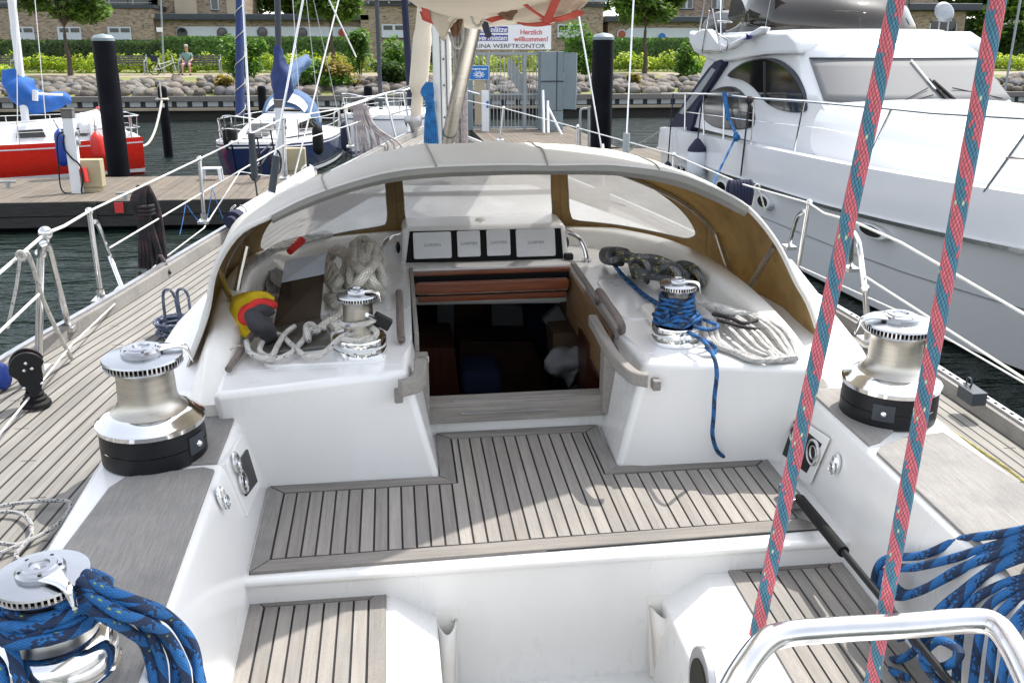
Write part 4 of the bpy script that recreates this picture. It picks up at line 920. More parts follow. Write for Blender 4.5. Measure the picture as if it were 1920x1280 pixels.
# flaked sail on the boom (its tack end shows at the top of the picture)
secs = []
for i in range(73):
    t = i/72; y = 7.6-9.0*t
    hb = interp([(-1.5, .26), (1.5, .16), (2.6, .08), (3.6, .03), (4.3, -.05), (5.0, -.155), (5.6, -.19), (6.4, -.10), (7.6, .0)], y)
    xr = interp([(-1.5, .0), (1.5, .1), (2.6, .30), (3.2, .50), (3.37, .80), (3.57, 1.12), (3.7, 1.38), (3.87, 1.75), (4.0, 2.0), (4.12, 2.05), (4.3, 1.5), (4.5, .95), (4.8, .90), (6, .86), (7.6, .55)], y)  # wide starboard bulge, unseen above the frame, added to shade the cockpit sole
    xl = interp([(-1.5, -.42), (2.5, -.22), (4, -.16), (5, .10), (7.6, .33)], y); cx = min((xl+xr)/2, xl+.40); hl = cx-xl; hr_ = xr-cx
    zt = hb+.38; row = []
    for k in range(32):
        a = 2*pi*k/32; wob = 1+(.035*sin(5*a+y*3)+.03*sin(9*a-y*5))*(1 if y > 4.5 else .25); hw = hr_ if cos(a) > 0 else hl
        row.append(Vector((cx+hw*(wob if hr_ < .8 else 1)*cos(a), y, (zt+hb)/2+.10*max(0, hr_-.6)*max(0, cos(a))**2+(zt-hb)/2*sin(a)*wob*(1-.6*max(0, cos(a))**2*min(1, max(0, hr_-.6))))))
    secs.append(row)
m = MB(); m.grid(secs, closed_u=True)
for r in (secs[0], secs[-1]): m.add(r, [tuple(range(32))])
sail = Y_(m, 'mainsail', MT['sail_cream'], smooth=True, angle=180)
def drape(pts, name, mat, parent, th=.008):    # a loose fold: rows of px,py,Y
    rows = [resample([bY(*p) for p in r], 14) for r in pts]; out = []
    for k in range(len(rows)-1):
        for q in range(4):
            t = q/4; out.append([a.lerp(b, t)+Vector((0, .012*sin(i*1.3+k*2+q), .006*sin(i*.9+q))) for i, (a, b) in enumerate(zip(rows[k], rows[k+1]))])
    out.append(rows[-1]); m = MB(); m.grid(out); return Y_(m, name, MT[mat], parent, smooth=True, solid=th, angle=180)
drape([[(785, -25, 4.9), (820, -25, 4.9), (880, -25, 4.8), (945, -25, 4.7)], [(793, 15, 4.95), (825, 30, 4.9), (862, 22, 4.8), (915, 8, 4.75)], [(812, 45, 5.0), (826, 62, 4.95), (845, 42, 4.9), (885, 10, 4.8)], [(829, 70, 5.0), (832, 78, 5.0), (840, 60, 5.0), (850, 38, 4.9)]], 'sail_fold', 'sail_cream', sail)
drape([[(838, 28, 4.95), (852, 18, 4.9), (872, 30, 4.85)], [(840, 45, 4.98), (855, 62, 4.95), (866, 42, 4.9)], [(848, 66, 5.0), (855, 70, 5.0), (862, 60, 5.0)]], 'sail_fold', 'sail_brown', sail)
drape([[(910, -10, 4.6), (960, -12, 4.5), (1030, -14, 4.4), (1125, -16, 4.3)], [(912, 18, 4.65), (965, 24, 4.55), (1030, 26, 4.5), (1095, 12, 4.35)], [(916, 32, 4.7), (970, 42, 4.6), (1022, 46, 4.55), (1078, 26, 4.4)]], 'sail_fold', 'sail_cream', sail)
drape([[(900, 4, 4.55), (935, 0, 4.5), (985, 4, 4.5)], [(915, 16, 4.6), (945, 24, 4.55), (975, 20, 4.55)], [(950, 36, 4.6), (957, 38, 4.6), (966, 34, 4.6)]], 'sail_fold', 'sail_brown', sail)
for k, pts in enumerate(([(968, -6, 4.4), (990, 14, 4.42), (1010, 28, 4.43), (1028, 40, 4.45)], [(1045, -6, 4.3), (1034, 20, 4.38), (1024, 42, 4.42)], [(1018, 40, 4.43), (1050, 36, 4.4), (1072, 30, 4.35), (1090, 22, 4.32)],
                         [(975, 45, 4.5), (1000, 47, 4.48), (1026, 44, 4.45)], [(790, -10, 4.85), (797, 18, 4.9), (801, 34, 4.95)], [(798, 26, 4.95), (803, 42, 4.97)], [(915, 40, 4.6), (935, 34, 4.6), (950, 32, 4.6)])):
    P = spline([bY(*p) for p in pts], 5); m = MB(); w = .017 if k != 5 else .028
    rows = [[p+Vector((-w, 0, w*.4)), p+Vector((w, -.004, -w*.4))] for p in P]; m.grid(rows); Y_(m, 'red_webbing', MT['sail_red'], sail, solid=.006)
for pts in ([(884, 6, 4.7), (885, 34, 4.75), (893, 49, 4.8), (903, 44, 4.8), (908, 28, 4.75), (911, 6, 4.7)], [(842, 60, 5.0), (850, 84, 5.0), (862, 90, 5.0), (868, 70, 5.0), (866, 30, 4.9)]):
    m = MB(); m.tube(spline([bY(*p) for p in pts], 5), .007, 6); Y_(m, 'sail_tie', MT['rope_cream'], sail, smooth=True)
m = MB(); m.tube([bY(903, 28, 4.85), bY(916, 66, 5.0)], .018, 8); Y_(m, 'sail_tie', MT['navy'], sail)

# ---------------------------------------------------------------- stanchions, pulpit, lifelines, shrouds
def up(px, py, base): return bY(px, py, base.y)
def stanchion(bp, tp, z, r=.0125, brace=None, label=None, fork=None):
    b = bZ(bp[0], bp[1], z); t = bY(tp[0], tp[1], b.y); m = MB(); m.tube([b, t], r, 12); m.ball(t, r*1.5, 10, 6)
    s = Y_(m, 'stanchion', MT['steel'], smooth=True)
    m = MB(); m.box(b.x-.035, b.x+.035, b.y-.05, b.y+.05, z-.012, z+.004); m.lathe([(r*1.5, .05), (r*1.6, 0), (r*2.4, -.004)], 12, Matrix.Translation(b)); Y_(m, 'stanchion_base', MT['steel'], s)
    if brace:
        P = [bY(*p) for p in brace]; m = MB(); m.tube(spline(P, 6), r*.92, 10); Y_(m, 'brace', MT['steel'], s, smooth=True)
        e = P[-1]; m = MB(); m.box(e.x-.03, e.x+.03, e.y-.04, e.y+.04, e.z-.02, e.z); Y_(m, 'brace_foot', MT['steel'], s)
    return b, t
zl = -1.39
b0 = bZ(128, 612, zl); 
s1 = stanchion((72, 692), (76, 476), zl, .0145, [(76, 478, bZ(72, 692, zl).y), (80, 458, 3.55), (90, 462, 3.68), (100, 500, 3.85), (128, 610, b0.y)])
m = MB(); tp = bY(85, 437, 3.6); m.tube([tp, bY(86, 460, 3.62)], .012, 8); m.ball(tp, .026, 10, 6); Y_(m, 'stanchion_cap', MT['steel'], smooth=True)
b1 = bZ(190, 560, zl); s2 = stanchion((190, 560), (167, 396), zl, .0125, [(176, 416, b1.y+.02), (184, 422, b1.y+.1), (205, 478, b1.y+.35), (229, 540, bZ(229, 540, zl).y)])
s3 = stanchion((383, 414), (374, 298), zl); s4 = stanchion((534, 333), (531, 222), zl); s5 = stanchion((657, 274), (645, 203), zl)
zr = -1.50
r1 = bZ(1492, 526, zr); r2 = bZ(1628, 638, zr)
stanchion((1492, 528), (1517, 380), zr, .0125, [(1508, 395, r1.y+.02), (1494, 410, r1.y+.15), (1480, 460, r1.y+.3)])
stanchion((1628, 636), (1622, 540), zr, .0135, [(1622, 545, r2.y), (1612, 470, r2.y+.06), (1607, 448, r2.y+.14), (1598, 440, r2.y+.3), (1596, 500, r2.y+.6)])
for bp, tp in (((1262, 322), (1263, 290)), ((1080, 282), (1083, 238)), ((938, 262), (944, 203))): stanchion(bp, tp, -1.5 if bp[0] > 1000 else -1.45, .0125)
def line(pts, r, name, mat, parent=None, n=6, tub=6, e0=0, e1=0):
    if e0: pts = [pts[0]+(pts[0]-pts[1]).normalized()*e0]+pts
    if e1: pts = pts+[pts[-1]+(pts[-1]-pts[-2]).normalized()*e1]
    P = []
    for a, b in zip(pts, pts[1:]): P += [a.lerp(b, i/n) for i in range(n)]
    P.append(pts[-1]); m = MB(); m.tube(P, r, tub); return Y_(m, name, MT[mat], parent, smooth=True)
line([bY(-40, 545, 3.2), bY(85, 438, 3.6), bY(120, 424, 4.0), s2[1]], .0065, 'lifeline', 'wire', e0=2.5); line([s2[1], s3[1], s4[1], s5[1], bY(722, 178, 10.0), bY(792, 152, 11.2)], .0055, 'lifeline', 'wire')
line([bY(-20, 640, 3.2), bY(73, 552, 3.5)], .0055, 'lifeline', 'wire', e0=2.5); line([bY(205, 465, 4.9), bY(378, 362, s3[1].y), bY(533, 272, s4[1].y), bY(652, 236, s5[1].y), bY(735, 206, 10.0)], .005, 'lifeline', 'wire')
line([bY(-30, 850, 3.0), bY(135, 645, 3.9), bY(300, 490, 5.6), bY(382, 428, 6.2)], .0042, 'jackline', 'wire'); line([bY(382, 428, 6.2), bY(450, 322, 7.2), bY(552, 338, 8.2)], .0045, 'jackline', 'wire')
line([bY(1517, 381, r1.y), bY(1390, 345, 6.0), bY(1263, 290, 8.4), bY(1083, 240, 9.9), bY(944, 203, 10.8), bY(872, 188, 11.4)], .0058, 'lifeline', 'wire')
line([bY(1517, 381, r1.y), bY(1545, 400, 4.4), bY(1600, 415, r2.y+.3), bY(1690, 455, 3.5), bY(1960, 612, 2.9)], .0062, 'lifeline', 'wire', e1=2.5); line([bY(1625, 520, r2.y), bY(1960, 735, 2.8)], .0058, 'lifeline', 'wire', e1=2.5)
line([bY(1500, 500, 4.7), bY(1700, 590, 3.6), bY(1960, 740, 2.7)], .004, 'lifeline', 'wire', e1=2.5)
# pulpit
m = MB()
pa, pb, pc = bY(722, 176, 10.0), bY(757, 170, 10.8), bY(790, 160, 11.3)
m.tube(spline([s5[1]+Vector((0, .1, 0)), pa, pb, pc, bY(850, 165, 11.4), bY(900, 178, 11.0)], 5), .013, 8); m.tube([pa, bY(742, 256, 9.9)], .013, 8); m.tube([pb, bY(768, 248, 10.6)], .013, 8)
m.tube([bY(732, 215, 10), bY(762, 206, 10.8), bY(790, 200, 11.3)], .010, 8); Y_(m, 'pulpit', MT['steel'], smooth=True)
# shrouds with tubular guards
for top, kn, g0, g1, r, mat in (((455, -20), (469, 250), (471, 250), (478, 335), .012, 'zinc'), ((572, -20), (513, 300), (519, 292), (508, 372), .013, 'zinc'), ((1189, -20), (1175, 255), (1175, 250), (1172, 306), .016, 'galv'), ((1080, 0), (1131, 296), (1129, 270), (1132, 300), .008, 'steel')):
    yb = {455: 6.9, 572: 6.7, 1189: 8.6, 1080: 8.2}[top[0]]; yt = yb+.35
    a, b = bY(*top, yt), bY(*kn, yb); m = MB(); m.tube([a+(a-b)*.6, b], .0075, 6); sh = Y_(m, 'shroud', MT['steel'], smooth=True)
    e = bY(g1[0], g1[1], yb-.02); m = MB(); m.tube([bY(*g0, yb), e], r*2, 12); m.tube([e, e+Vector((.01, 0, -.25))], .006, 6); Y_(m, 'shroud_guard', MT[mat], sh, smooth=True)
for pts in ([(640, -20, 9.5), (618, 60, 9.4), (590, 200, 9.2), (552, 330, 8.4)], [(607, -20, 9), (668, 108, 9.0)]):
    m = MB(); m.tube([bY(*p) for p in (pts[0], pts[-1])], .007, 6); Y_(m, 'stay', MT['wire'])
# furled headsail at the bow
m = MB(); P = [bY(x, y, 10.7) for x, y in ((802, -30), (795, 40), (788, 120), (782, 190), (778, 240))]; m.tube(spline(P, 5), [.085]*8+[.10]*9+[.06]*10, 12); gen = Y_(m, 'furled_headsail', MT['sail_cream'], smooth=True)
m = MB(); m.lathe([(.0, .05), (.09, .045), (.10, 0), (.09, -.05), (.04, -.12), (.03, -.3)], 16, Matrix.Translation(bY(775, 225, 10.7))); Y_(m, 'furler_drum', MT['alloy'], gen, smooth=True)
# spare pole clipped to the side deck
pa, pb = bZ(446, 408, -1.33), bZ(582, 325, -1.33)
m = MB(); m.tube([pa, pb], .052, 16); pole = Y_(m, 'stowed_pole', MT['white_paint'], smooth=True)
d = (pb-pa).normalized(); m = MB(); m.tube([pa-d*.01, pa-d*.09], .058, 16); m.tube([pa-d*.09, pa-d*.14], .035, 12); Y_(m, 'pole_end', MT['navy'], pole, smooth=True); m = MB(); m.tube([pb, pb+d*.1], .03, 10); Y_(m, 'pole_end', MT['navy'], pole, smooth=True)
m = MB()
for q in (pa+d*.02, pb-d*.05):
    for dx in (-.05, .05): m.tube(spline([q+Vector((dx, 0, -.12)), q+Vector((dx, .01, .03)), q+Vector((dx*.3, 0, .075))], 4), .006, 6)
Y_(m, 'pole_chock', MT['steel'], pole)
m = MB(); P = [(-.35, 2.9), (.9, 2.3), (2.0, 2.25)]
for x, y0 in ((1735, 752), (1815, 740)):
    c = bZ(x, y0, -1.47)
c = bZ(1822, 742, -1.47); m.box(c.x-.03, c.x+.03, c.y-.05, c.y+.05, c.z-.02, c.z+.03); m.torus(c+Vector((.0, .03, .045)), .018, .004, 12, 5, 'x'); Y_(m, 'track_car', MT['zinc'])
on_boat(yacht)

# ================================================================ loose gear lying on the yacht
def loose(mb, name, mat, label, cat, group=None, **k):
    global LC
    LC = sum(mb.v, Vector())/len(mb.v); mb.xf(Matrix.Translation(-LC))
    o = mb.build(name, MT[mat], None, **k); tag(o, label, cat, group); o.matrix_basis = BOAT @ Matrix.Translation(LC); return o
def loose_e(name, label, cat, loc=(0, 0, 0), group=None):
    o = empty(name, loc); tag(o, label, cat, group); on_boat(o); return o
# mainsheet falls crossing the picture
def mainsheet(a, b, label, r=.0088):
    a = a+(a-b)*.55
    P = [a.lerp(b, i/140)+Vector((.0022*sin(i*.035), 0, 0)) for i in range(141)]
    m = MB(); m.tube(P, r, 18); return loose(m, 'mainsheet', 'rope_redblue', label, 'rope', 'red and blue mainsheet falls', smooth=True)
mainsheet(bD(1684, -30, .97), bD(1421, 1190, 1.18), 'red and blue braided rope, the left fall, ending behind the steel rail')
mainsheet(bD(1874, -40, .95), bD(1634, 1300, 1.18), 'red and blue braided rope, the right fall, passing behind the steel rail')
m = MB(); P = spline([bD(1352, 1330, 1.02), bD(1388, 1262, 1.05), bD(1432, 1205, 1.07), bD(1475, 1188, 1.08), bD(1560, 1180, 1.08), bD(1700, 1172, 1.08), bD(1820, 1163, 1.08), bD(1866, 1172, 1.07), bD(1900, 1215, 1.04), bD(1945, 1310, 1.0)], 8)
m.tube(P, .0142, 20); r_ = loose(m, 'steering_guard_rail', 'steel', 'bent polished stainless steel rail in front of the helmsman', 'guard rail', smooth=True)
# long black tube along the cockpit side
a, b = bZ(1496, 930, -1.62), bZ(1800, 1300, -1.60)
tp_ = loose_e('black_pole', 'long thin black pole lying along the starboard side of the cockpit', 'pole', a); IV = BOAT.inverted()
def child(mb, parent_e, name, mat, **k):      # mesh given in the yacht frame, parented to a loose empty
    mb.xf(Matrix.Translation(-(IV @ parent_e.matrix_basis.translation))); return mb.build(name, MT[mat] if isinstance(mat, str) else mat, parent_e, **k)
d = (b-a).normalized(); m = MB(); m.tube([a, b], .0105, 12); child(m, tp_, 'shaft', 'black_plastic', smooth=True)
m = MB(); m.tube([a+d*.02, a+d*.36], [.018, .020, .019, .022], 14); child(m, tp_, 'grip', 'black_rubber', smooth=True)
m = MB(); m.box(a.x-.03, a.x+.02, a.y-.02, a.y+.10, a.z-.04, a.z-.0); m.tube([a-d*.06, a+d*.02], .010, 8); child(m, tp_, 'end_fitting', 'steel', bevel=.004)

def wraps(c, r, z0, z1, turns, rr, wob=.006, n=26, ph=0):
    P = []; N_ = int(turns*n)
    for i in range(N_+1):
        a = ph-2*pi*i/n; t = i/N_; w = wob*sin(i*.7)+wob*.6*sin(i*1.9)
        P.append(Vector((c[0]+(r+w)*cos(a), c[1]+(r+w)*sin(a), z0+(z1-z0)*t+wob*.8*sin(i*1.3))))
    return P
# thick blue line on the aft port winch, bundle hanging down to the right
R_ = .0118
m = MB(); W = wraps(AFTL, .080, AFTL.z+.155, AFTL.z+.225, 4.2, R_, .004, ph=.2)
m.tube(W, R_, 14); m.tube(wraps(AFTL, .098, AFTL.z+.165, AFTL.z+.215, 3.0, R_, .005, ph=1.0), R_, 14)
m.tube(wraps(AFTL, .113, AFTL.z+.17, AFTL.z+.20, 1.3, R_, .006, ph=1.4), R_, 14)
loose(m, 'wound_rope', 'rope_blue', 'dark and bright blue braided rope wound round the aft port winch', 'rope', smooth=True)
m = MB()
hang = [[(150, 1085, -1.10), (180, 1110, -1.12), (215, 1135, -1.16), (262, 1165, -1.24), (300, 1230, -1.34), (308, 1310, -1.42)],
        [(155, 1100, -1.12), (195, 1130, -1.13), (245, 1150, -1.18), (290, 1170, -1.26), (325, 1230, -1.36), (330, 1310, -1.44)],
        [(160, 1075, -1.10), (200, 1105, -1.11), (250, 1125, -1.15), (310, 1150, -1.24), (362, 1210, -1.34), (376, 1310, -1.44)],
        [(175, 1120, -1.13), (225, 1150, -1.15), (270, 1165, -1.20), (312, 1190, -1.28), (345, 1250, -1.36), (352, 1310, -1.44)],
        [(165, 1095, -1.11), (215, 1120, -1.13), (270, 1140, -1.18), (325, 1165, -1.27), (365, 1235, -1.37), (384, 1310, -1.46)],
        [(168, 1140, -1.14), (205, 1162, -1.17), (245, 1185, -1.24), (275, 1215, -1.32), (296, 1310, -1.42)]]
for h in hang: m.tube(spline([bZ(*p) for p in h], 10), R_, 14)
for p in ([(-40, 1130, -1.14), (10, 1155, -1.16), (60, 1200, -1.22), (85, 1290, -1.3)], [(-40, 1165, -1.17), (15, 1200, -1.2), (45, 1310, -1.28)], [(-40, 1210, -1.2), (0, 1250, -1.24), (10, 1310, -1.28)], [(-20, 1110, -1.12), (40, 1170, -1.18), (75, 1230, -1.26), (70, 1310, -1.32)]):
    m.tube(spline([bZ(*q) for q in p], 8), R_, 14)
loose(m, 'rope_bundle', 'rope_blue', 'loops of blue braided rope hanging off the aft port winch over the coaming', 'rope', smooth=True)
# blue bundle off the aft starboard winch
m = MB()
st = [[(1960, 985, 1.50), (1880, 1000, 1.50), (1800, 1012, 1.47), (1730, 1040, 1.42), (1660, 1048, 1.37), (1640, 1085, 1.36), (1655, 1120, 1.36), (1660, 1180, 1.36)],
      [(1960, 995, 1.50), (1870, 1020, 1.49), (1790, 1045, 1.44), (1720, 1062, 1.40), (1668, 1068, 1.37), (1652, 1100, 1.36), (1670, 1140, 1.36), (1690, 1200, 1.36)],
      [(1960, 1005, 1.50), (1880, 1035, 1.48), (1800, 1065, 1.43), (1740, 1100, 1.39), (1690, 1118, 1.37), (1665, 1110, 1.36)],
      [(1960, 1020, 1.50), (1870, 1060, 1.47), (1800, 1110, 1.41), (1755, 1150, 1.38), (1740, 1200, 1.37)],
      [(1960, 1000, 1.51), (1860, 1035, 1.48), (1770, 1085, 1.42), (1700, 1112, 1.38), (1655, 1070, 1.365)],
      [(1960, 1075, 1.50), (1880, 1095, 1.46), (1820, 1130, 1.42), (1800, 1180, 1.40), (1790, 1320, 1.38)],
      [(1960, 1085, 1.50), (1900, 1105, 1.46), (1850, 1140, 1.42), (1835, 1200, 1.40), (1820, 1320, 1.38)],
      [(1960, 1095, 1.50), (1910, 1120, 1.46), (1870, 1160, 1.42), (1860, 1220, 1.40), (1850, 1320, 1.38)],
      [(1960, 1110, 1.50), (1925, 1140, 1.46), (1895, 1180, 1.42), (1885, 1240, 1.40), (1870, 1320, 1.38)],
      [(1960, 1125, 1.50), (1905, 1180, 1.43), (1905, 1250, 1.40), (1890, 1320, 1.38)],
      [(1690, 1160, 1.35), (1720, 1210, 1.33), (1760, 1250, 1.33), (1800, 1225, 1.34), (1760, 1200, 1.35), (1730, 1235, 1.33), (1770, 1290, 1.32)],
      [(1960, 1030, 1.50), (1850, 1075, 1.45), (1770, 1160, 1.38), (1700, 1230, 1.36), (1640, 1240, 1.34), (1700, 1270, 1.32)]]
for s_ in st: m.tube(spline([bX(*p) for p in s_], 8), .0118, 12)
loose(m, 'rope_bundle', 'rope_blue', 'fanned loops of blue braided rope falling over the starboard coaming onto the seat', 'rope', smooth=True)
# blue line on the starboard cabin winch and its tail down the bridge deck
CWR = Vector((1.04, 3.365, TOPZ)); r5 = .0078
m = MB(); m.tube(wraps(CWR, .062, TOPZ+.095, TOPZ+.19, 5.5, r5, .003, ph=2.4), r5, 10); m.tube(wraps(CWR, .075, TOPZ+.09, TOPZ+.125, 3.5, r5, .006, ph=2.4), r5, 10); m.tube(wraps(CWR, .088, TOPZ+.085, TOPZ+.11, 1.6, r5, .007, ph=.4), r5, 10)
m.tube(spline([bZ(1150, 495, TOPZ+.05), bZ(1172, 522, TOPZ+.02), bZ(1205, 552, TOPZ+.02), bZ(1238, 575, TOPZ+.06), bZ(1252, 592, TOPZ+.13)], 8), r5, 8)
m.tube(spline([bZ(1153, 498, TOPZ+.05), bZ(1176, 524, TOPZ+.02), bZ(1208, 552, TOPZ+.02), bZ(1240, 572, TOPZ+.06), bZ(1250, 584, TOPZ+.16)], 8), r5, 8)
m.tube(spline([bY(1318, 598, 3.33), bY(1345, 610, 3.30), bY(1330, 618, 3.26), bY(1300, 612, 3.27)], 8), r5, 8)
m.tube(spline([bY(1300, 628, 3.27), bY(1325, 640, 3.22), bY(1342, 652, 3.20), bY(1338, 662, 3.18), bY(1322, 650, 3.2)], 8), r5, 8)
m.tube(spline([bY(1290, 622, 3.28), bY(1320, 640, 3.17), bY(1338, 668, 3.06), bY(1344, 700, 3.015), bY(1340, 740, 3.02), bY(1338, 780, 3.03), bY(1336, 815, 3.05), bY(1345, 845, 3.09), bZ(1362, 857, SOLE+.01), bZ(1378, 855, SOLE+.008), bZ(1389, 851, SOLE+.008)], 8), r5, 10)
loose(m, 'wound_rope', 'rope_blue', 'thin blue line wound on the small starboard winch, its tail hanging to the sole', 'rope', smooth=True)
# cream line round the port cabin winch, with a loop and a figure-of-eight knot
CWL = Vector((-.155, 3.375, TOPZ)); r6 = .0105
m = MB(); m.tube([Vector((CWL.x+.066*cos(a), CWL.y+.066*sin(a), TOPZ+.105+.006*a)) for a in [(-.5)+i*.25 for i in range(28)]], r6, 10)
m.tube(spline([bZ(700, 635, TOPZ+.12), bZ(706, 622, TOPZ+.12), bZ(690, 612, TOPZ+.11), bZ(668, 622, TOPZ+.10), bZ(640, 632, TOPZ+.09), bZ(615, 655, TOPZ+.05), bZ(595, 668, TOPZ+.04), bZ(570, 665, TOPZ+.036), bZ(545, 645, TOPZ+.036), bZ(525, 628, TOPZ+.04), bZ(500, 632, TOPZ+.04), bZ(487, 655, TOPZ+.036), bZ(500, 668, TOPZ+.036), bZ(512, 664, TOPZ+.036), bZ(522, 645, TOPZ+.04), bZ(535, 625, TOPZ+.05), bZ(552, 612, TOPZ+.05)], 8), r6, 10)
m.tube(spline([bZ(700, 635, TOPZ+.12), bZ(670, 640, TOPZ+.11), bZ(640, 634, TOPZ+.105)], 6), r6, 10)
m.tube(spline([bZ(462, 640, TOPZ+.05), bZ(470, 662, TOPZ+.04), bZ(510, 674, TOPZ+.036), bZ(545, 662, TOPZ+.036), bZ(562, 645, TOPZ+.04), bZ(572, 632, TOPZ+.04), bZ(575, 618, TOPZ+.05), bZ(588, 614, TOPZ+.05), bZ(610, 615, TOPZ+.04)], 8), r6, 10)
for k, (x, y) in enumerate(((575, 624), (582, 616), (588, 620), (578, 630))):
    c = bZ(x, y, TOPZ+.05); m.torus(c, .019, r6, 14, 8, 'xyz'[k % 3])
loose(m, 'tail_rope', 'rope_white', 'cream line looping over the bridge deck from the small port winch, knotted at its end', 'rope', smooth=True)
# coils
def coil(loops, r, name, mat, label, group=None, n=10, tub=8):
    m = MB()
    for L in loops: m.tube(spline(L, n), r, tub)
    return loose(m, name, mat, label, 'rope coil', group, smooth=True)
random.seed(11)
T0 = TOPZ
def zp(x, y, h): return bZ(x, y, T0+h)
L_ = []; rc = random.Random(12); J = lambda a: rc.uniform(-a, a)
for k in range(4): L_.append([zp(650+k*4+J(4), 508-k*4, .03+.03*k), zp(652+k*4, 480-k*5+J(3), .07+.025*k), zp(680+J(6), 455-k*2, .10+.02*k), zp(708-k*3, 465+k*2+J(4), .09+.02*k), zp(716-k*4, 492, .06), zp(712-k*5+J(5), 524, .03)])
for k in range(5): L_.append([zp(664+k*10+J(4), 463-abs(k-2)*2, .16+J(.02)), zp(660+k*10+J(5), 484, .15), zp(668+k*9+J(9), 508, .12), zp(668+k*10+J(9), 532, .08), zp(690+k*5+J(6), 553-k*2, .03)])
for k in range(4): L_.append([zp(656+k*9+J(5), 500+k*6, .11), zp(642+k*7+J(4), 522+k*4, .075), zp(655+k*7, 546+k*2, .035), zp(682+k*8, 560-k*3, .03), zp(712, 552-k*7, .04)])
L_.append([zp(652, 492, .12), zp(676, 505, .16), zp(700, 530, .13), zp(716, 552, .04)]); L_.append([zp(712, 480, .10), zp(690, 510, .17), zp(664, 540, .11), zp(650, 560, .03)])
L_.append([zp(648, 560, .02), zp(640, 590, .02), zp(615, 606, .02), zp(600, 618, .015)]); L_.append([zp(656, 562, .02), zp(650, 600, .02), zp(620, 616, .02)])
coil(L_, .021, 'rope_coil', 'rope_cream', 'thick cream rope coil by the instrument pod on the port side', tub=12)
L_ = []
for k in range(3): L_.append([zp(612+k*4, 492-k*4, .05), zp(622+k*5, 472-k*3, .10), zp(644+k*4, 478, .10), zp(654-k*3, 500, .08), zp(648-k*4, 525, .06), zp(640-k*3, 545, .03)])
for k in range(4): L_.append([zp(604+k*7, 502+k*3, .07), zp(622+k*5, 498+k*9, .10), zp(612+k*5, 522+k*6, .07), zp(632+k*2, 540+k*3, .04), zp(614+k*5, 562+k*4, .02)])
coil(L_, .020, 'rope_coil', 'rope_cream', 'cream rope coil half hidden behind the tinted board', tub=10)
L_ = []
for k in range(13):
    a = k*3; L_.append([zp(462+a*.3, 512+k*.8, .06), zp(485+a*.6, 492+k*1.4, .05), zp(510, 498+k*2.2, .045), zp(530, 510+k*2.6, .03), zp(545, 528+k*2.2, .015)])
for k in range(6): L_.append([zp(480+k*7, 498, .05), zp(495+k*6, 520, .03), zp(503+k*5, 545, .012)])
coil(L_, .0048, 'rope_coil', 'rope_grey', 'thin grey flecked line heaped in the port corner under the hood', tub=6)
m = MB()
for k in range(4): m.tube(spline([zp(462+k, 505-k*2, .12), zp(520, 470-k*4, .13), zp(580, 452-k*3.5, .12), zp(625-k*4, 440-k*2, .10)], 6), .008, 6)
loose(m, 'rope_run', 'rope_grey', 'grey lines running forward along the foot of the hood on the port side', 'rope', smooth=True)
m = MB(); c = zp(543, 472, .12); m.tube([c, c+Vector((.05, .10, .03))], [.016, .024, .02, .012], 10); loose(m, 'red_toggle', 'flag_red', 'small red toggle in the port corner under the hood', 'toggle', smooth=True)
# dark coil with yellow fleck on the starboard side
L_ = []
random.seed(5)
rc = random.Random(31)
for k in range(8):
    L_.append([zp(1136+k*2+J(4), 486+J(3), .03+.012*k), zp(1158+k*4, 474+k*2+J(5), .07+J(.03)), zp(1200+J(8), 486+k*4+J(5), .08+J(.03)), zp(1243+J(8), 500+k*3.5+J(5), .08+J(.03)), zp(1283+J(6), 512+k*3.5+J(4), .06), zp(1314-k*2, 530+k*1.5, .035)])
for x0_ in (1190, 1246): L_.append([zp(x0_, 518+(x0_-1190)*.25, .02), zp(x0_-6, 488+(x0_-1190)*.3, .13), zp(x0_+12, 482+(x0_-1190)*.3, .15), zp(x0_+26, 500+(x0_-1190)*.3, .12), zp(x0_+22, 528+(x0_-1190)*.25, .03)])
L_.append([zp(1198, 482, .15), zp(1230, 484, .16), zp(1268, 500, .14), zp(1290, 520, .10)])
for k in range(3): L_.append([zp(1160+k*3, 494, .03), zp(1132+k*5, 486-k*2+J(3), .05+.02*k), zp(1132+k*9, 471+J(2), .07+.02*k), zp(1158+k*8, 470+k, .09), zp(1172+k*4, 484, .07)])
for k in range(3): L_.append([zp(1262+k*4, 510+k*4, .06), zp(1272+k*6, 496+k*3+J(3), .11), zp(1296+k*5, 500+k*4+J(3), .11), zp(1312+k*2, 520+k*4, .07), zp(1312-k*4, 538, .03)])
coil(L_, .0155, 'rope_coil', 'rope_navy', 'dark coiled rope flecked with yellow on the starboard bridge deck', tub=10)
# grey tail beside the starboard winch
L_ = []; random.seed(9)
for k in range(7):
    j = random.uniform(-4, 4); L_.append([zp(1296+k*2, 566-k*2.5, .06), zp(1320+k*5, 570+k*1.5+j, .07), zp(1346+k*11, 594-k*1.2+j, .045), zp(1378+k*15, 628-k*2+j, .032), zp(1412+k*13, 658-k*1.5+j, .022), zp(1462+k*5, 676-k*.6, .016)])
for k in range(3): L_.append([zp(1318+k*10, 600+k*3, .03), zp(1330+k*12, 640+k*4, .015), zp(1376+k*14, 660+k*3, .015), zp(1415+k*10, 676, .015), zp(1448+k*8, 672, .02), zp(1440+k*6, 660, .03)])
coil(L_, .0115, 'rope_coil', 'rope_grey', 'grey line flaked beside the small starboard winch', tub=8)
m = MB(); m.tube(spline([zp(1335, 588, .07), zp(1372, 597, .06), zp(1395, 606, .05), zp(1420, 600, .05)], 5), .008, 7); m.tube(spline([zp(1345, 600, .06), zp(1390, 612, .05), zp(1425, 618, .04)], 5), .007, 7)
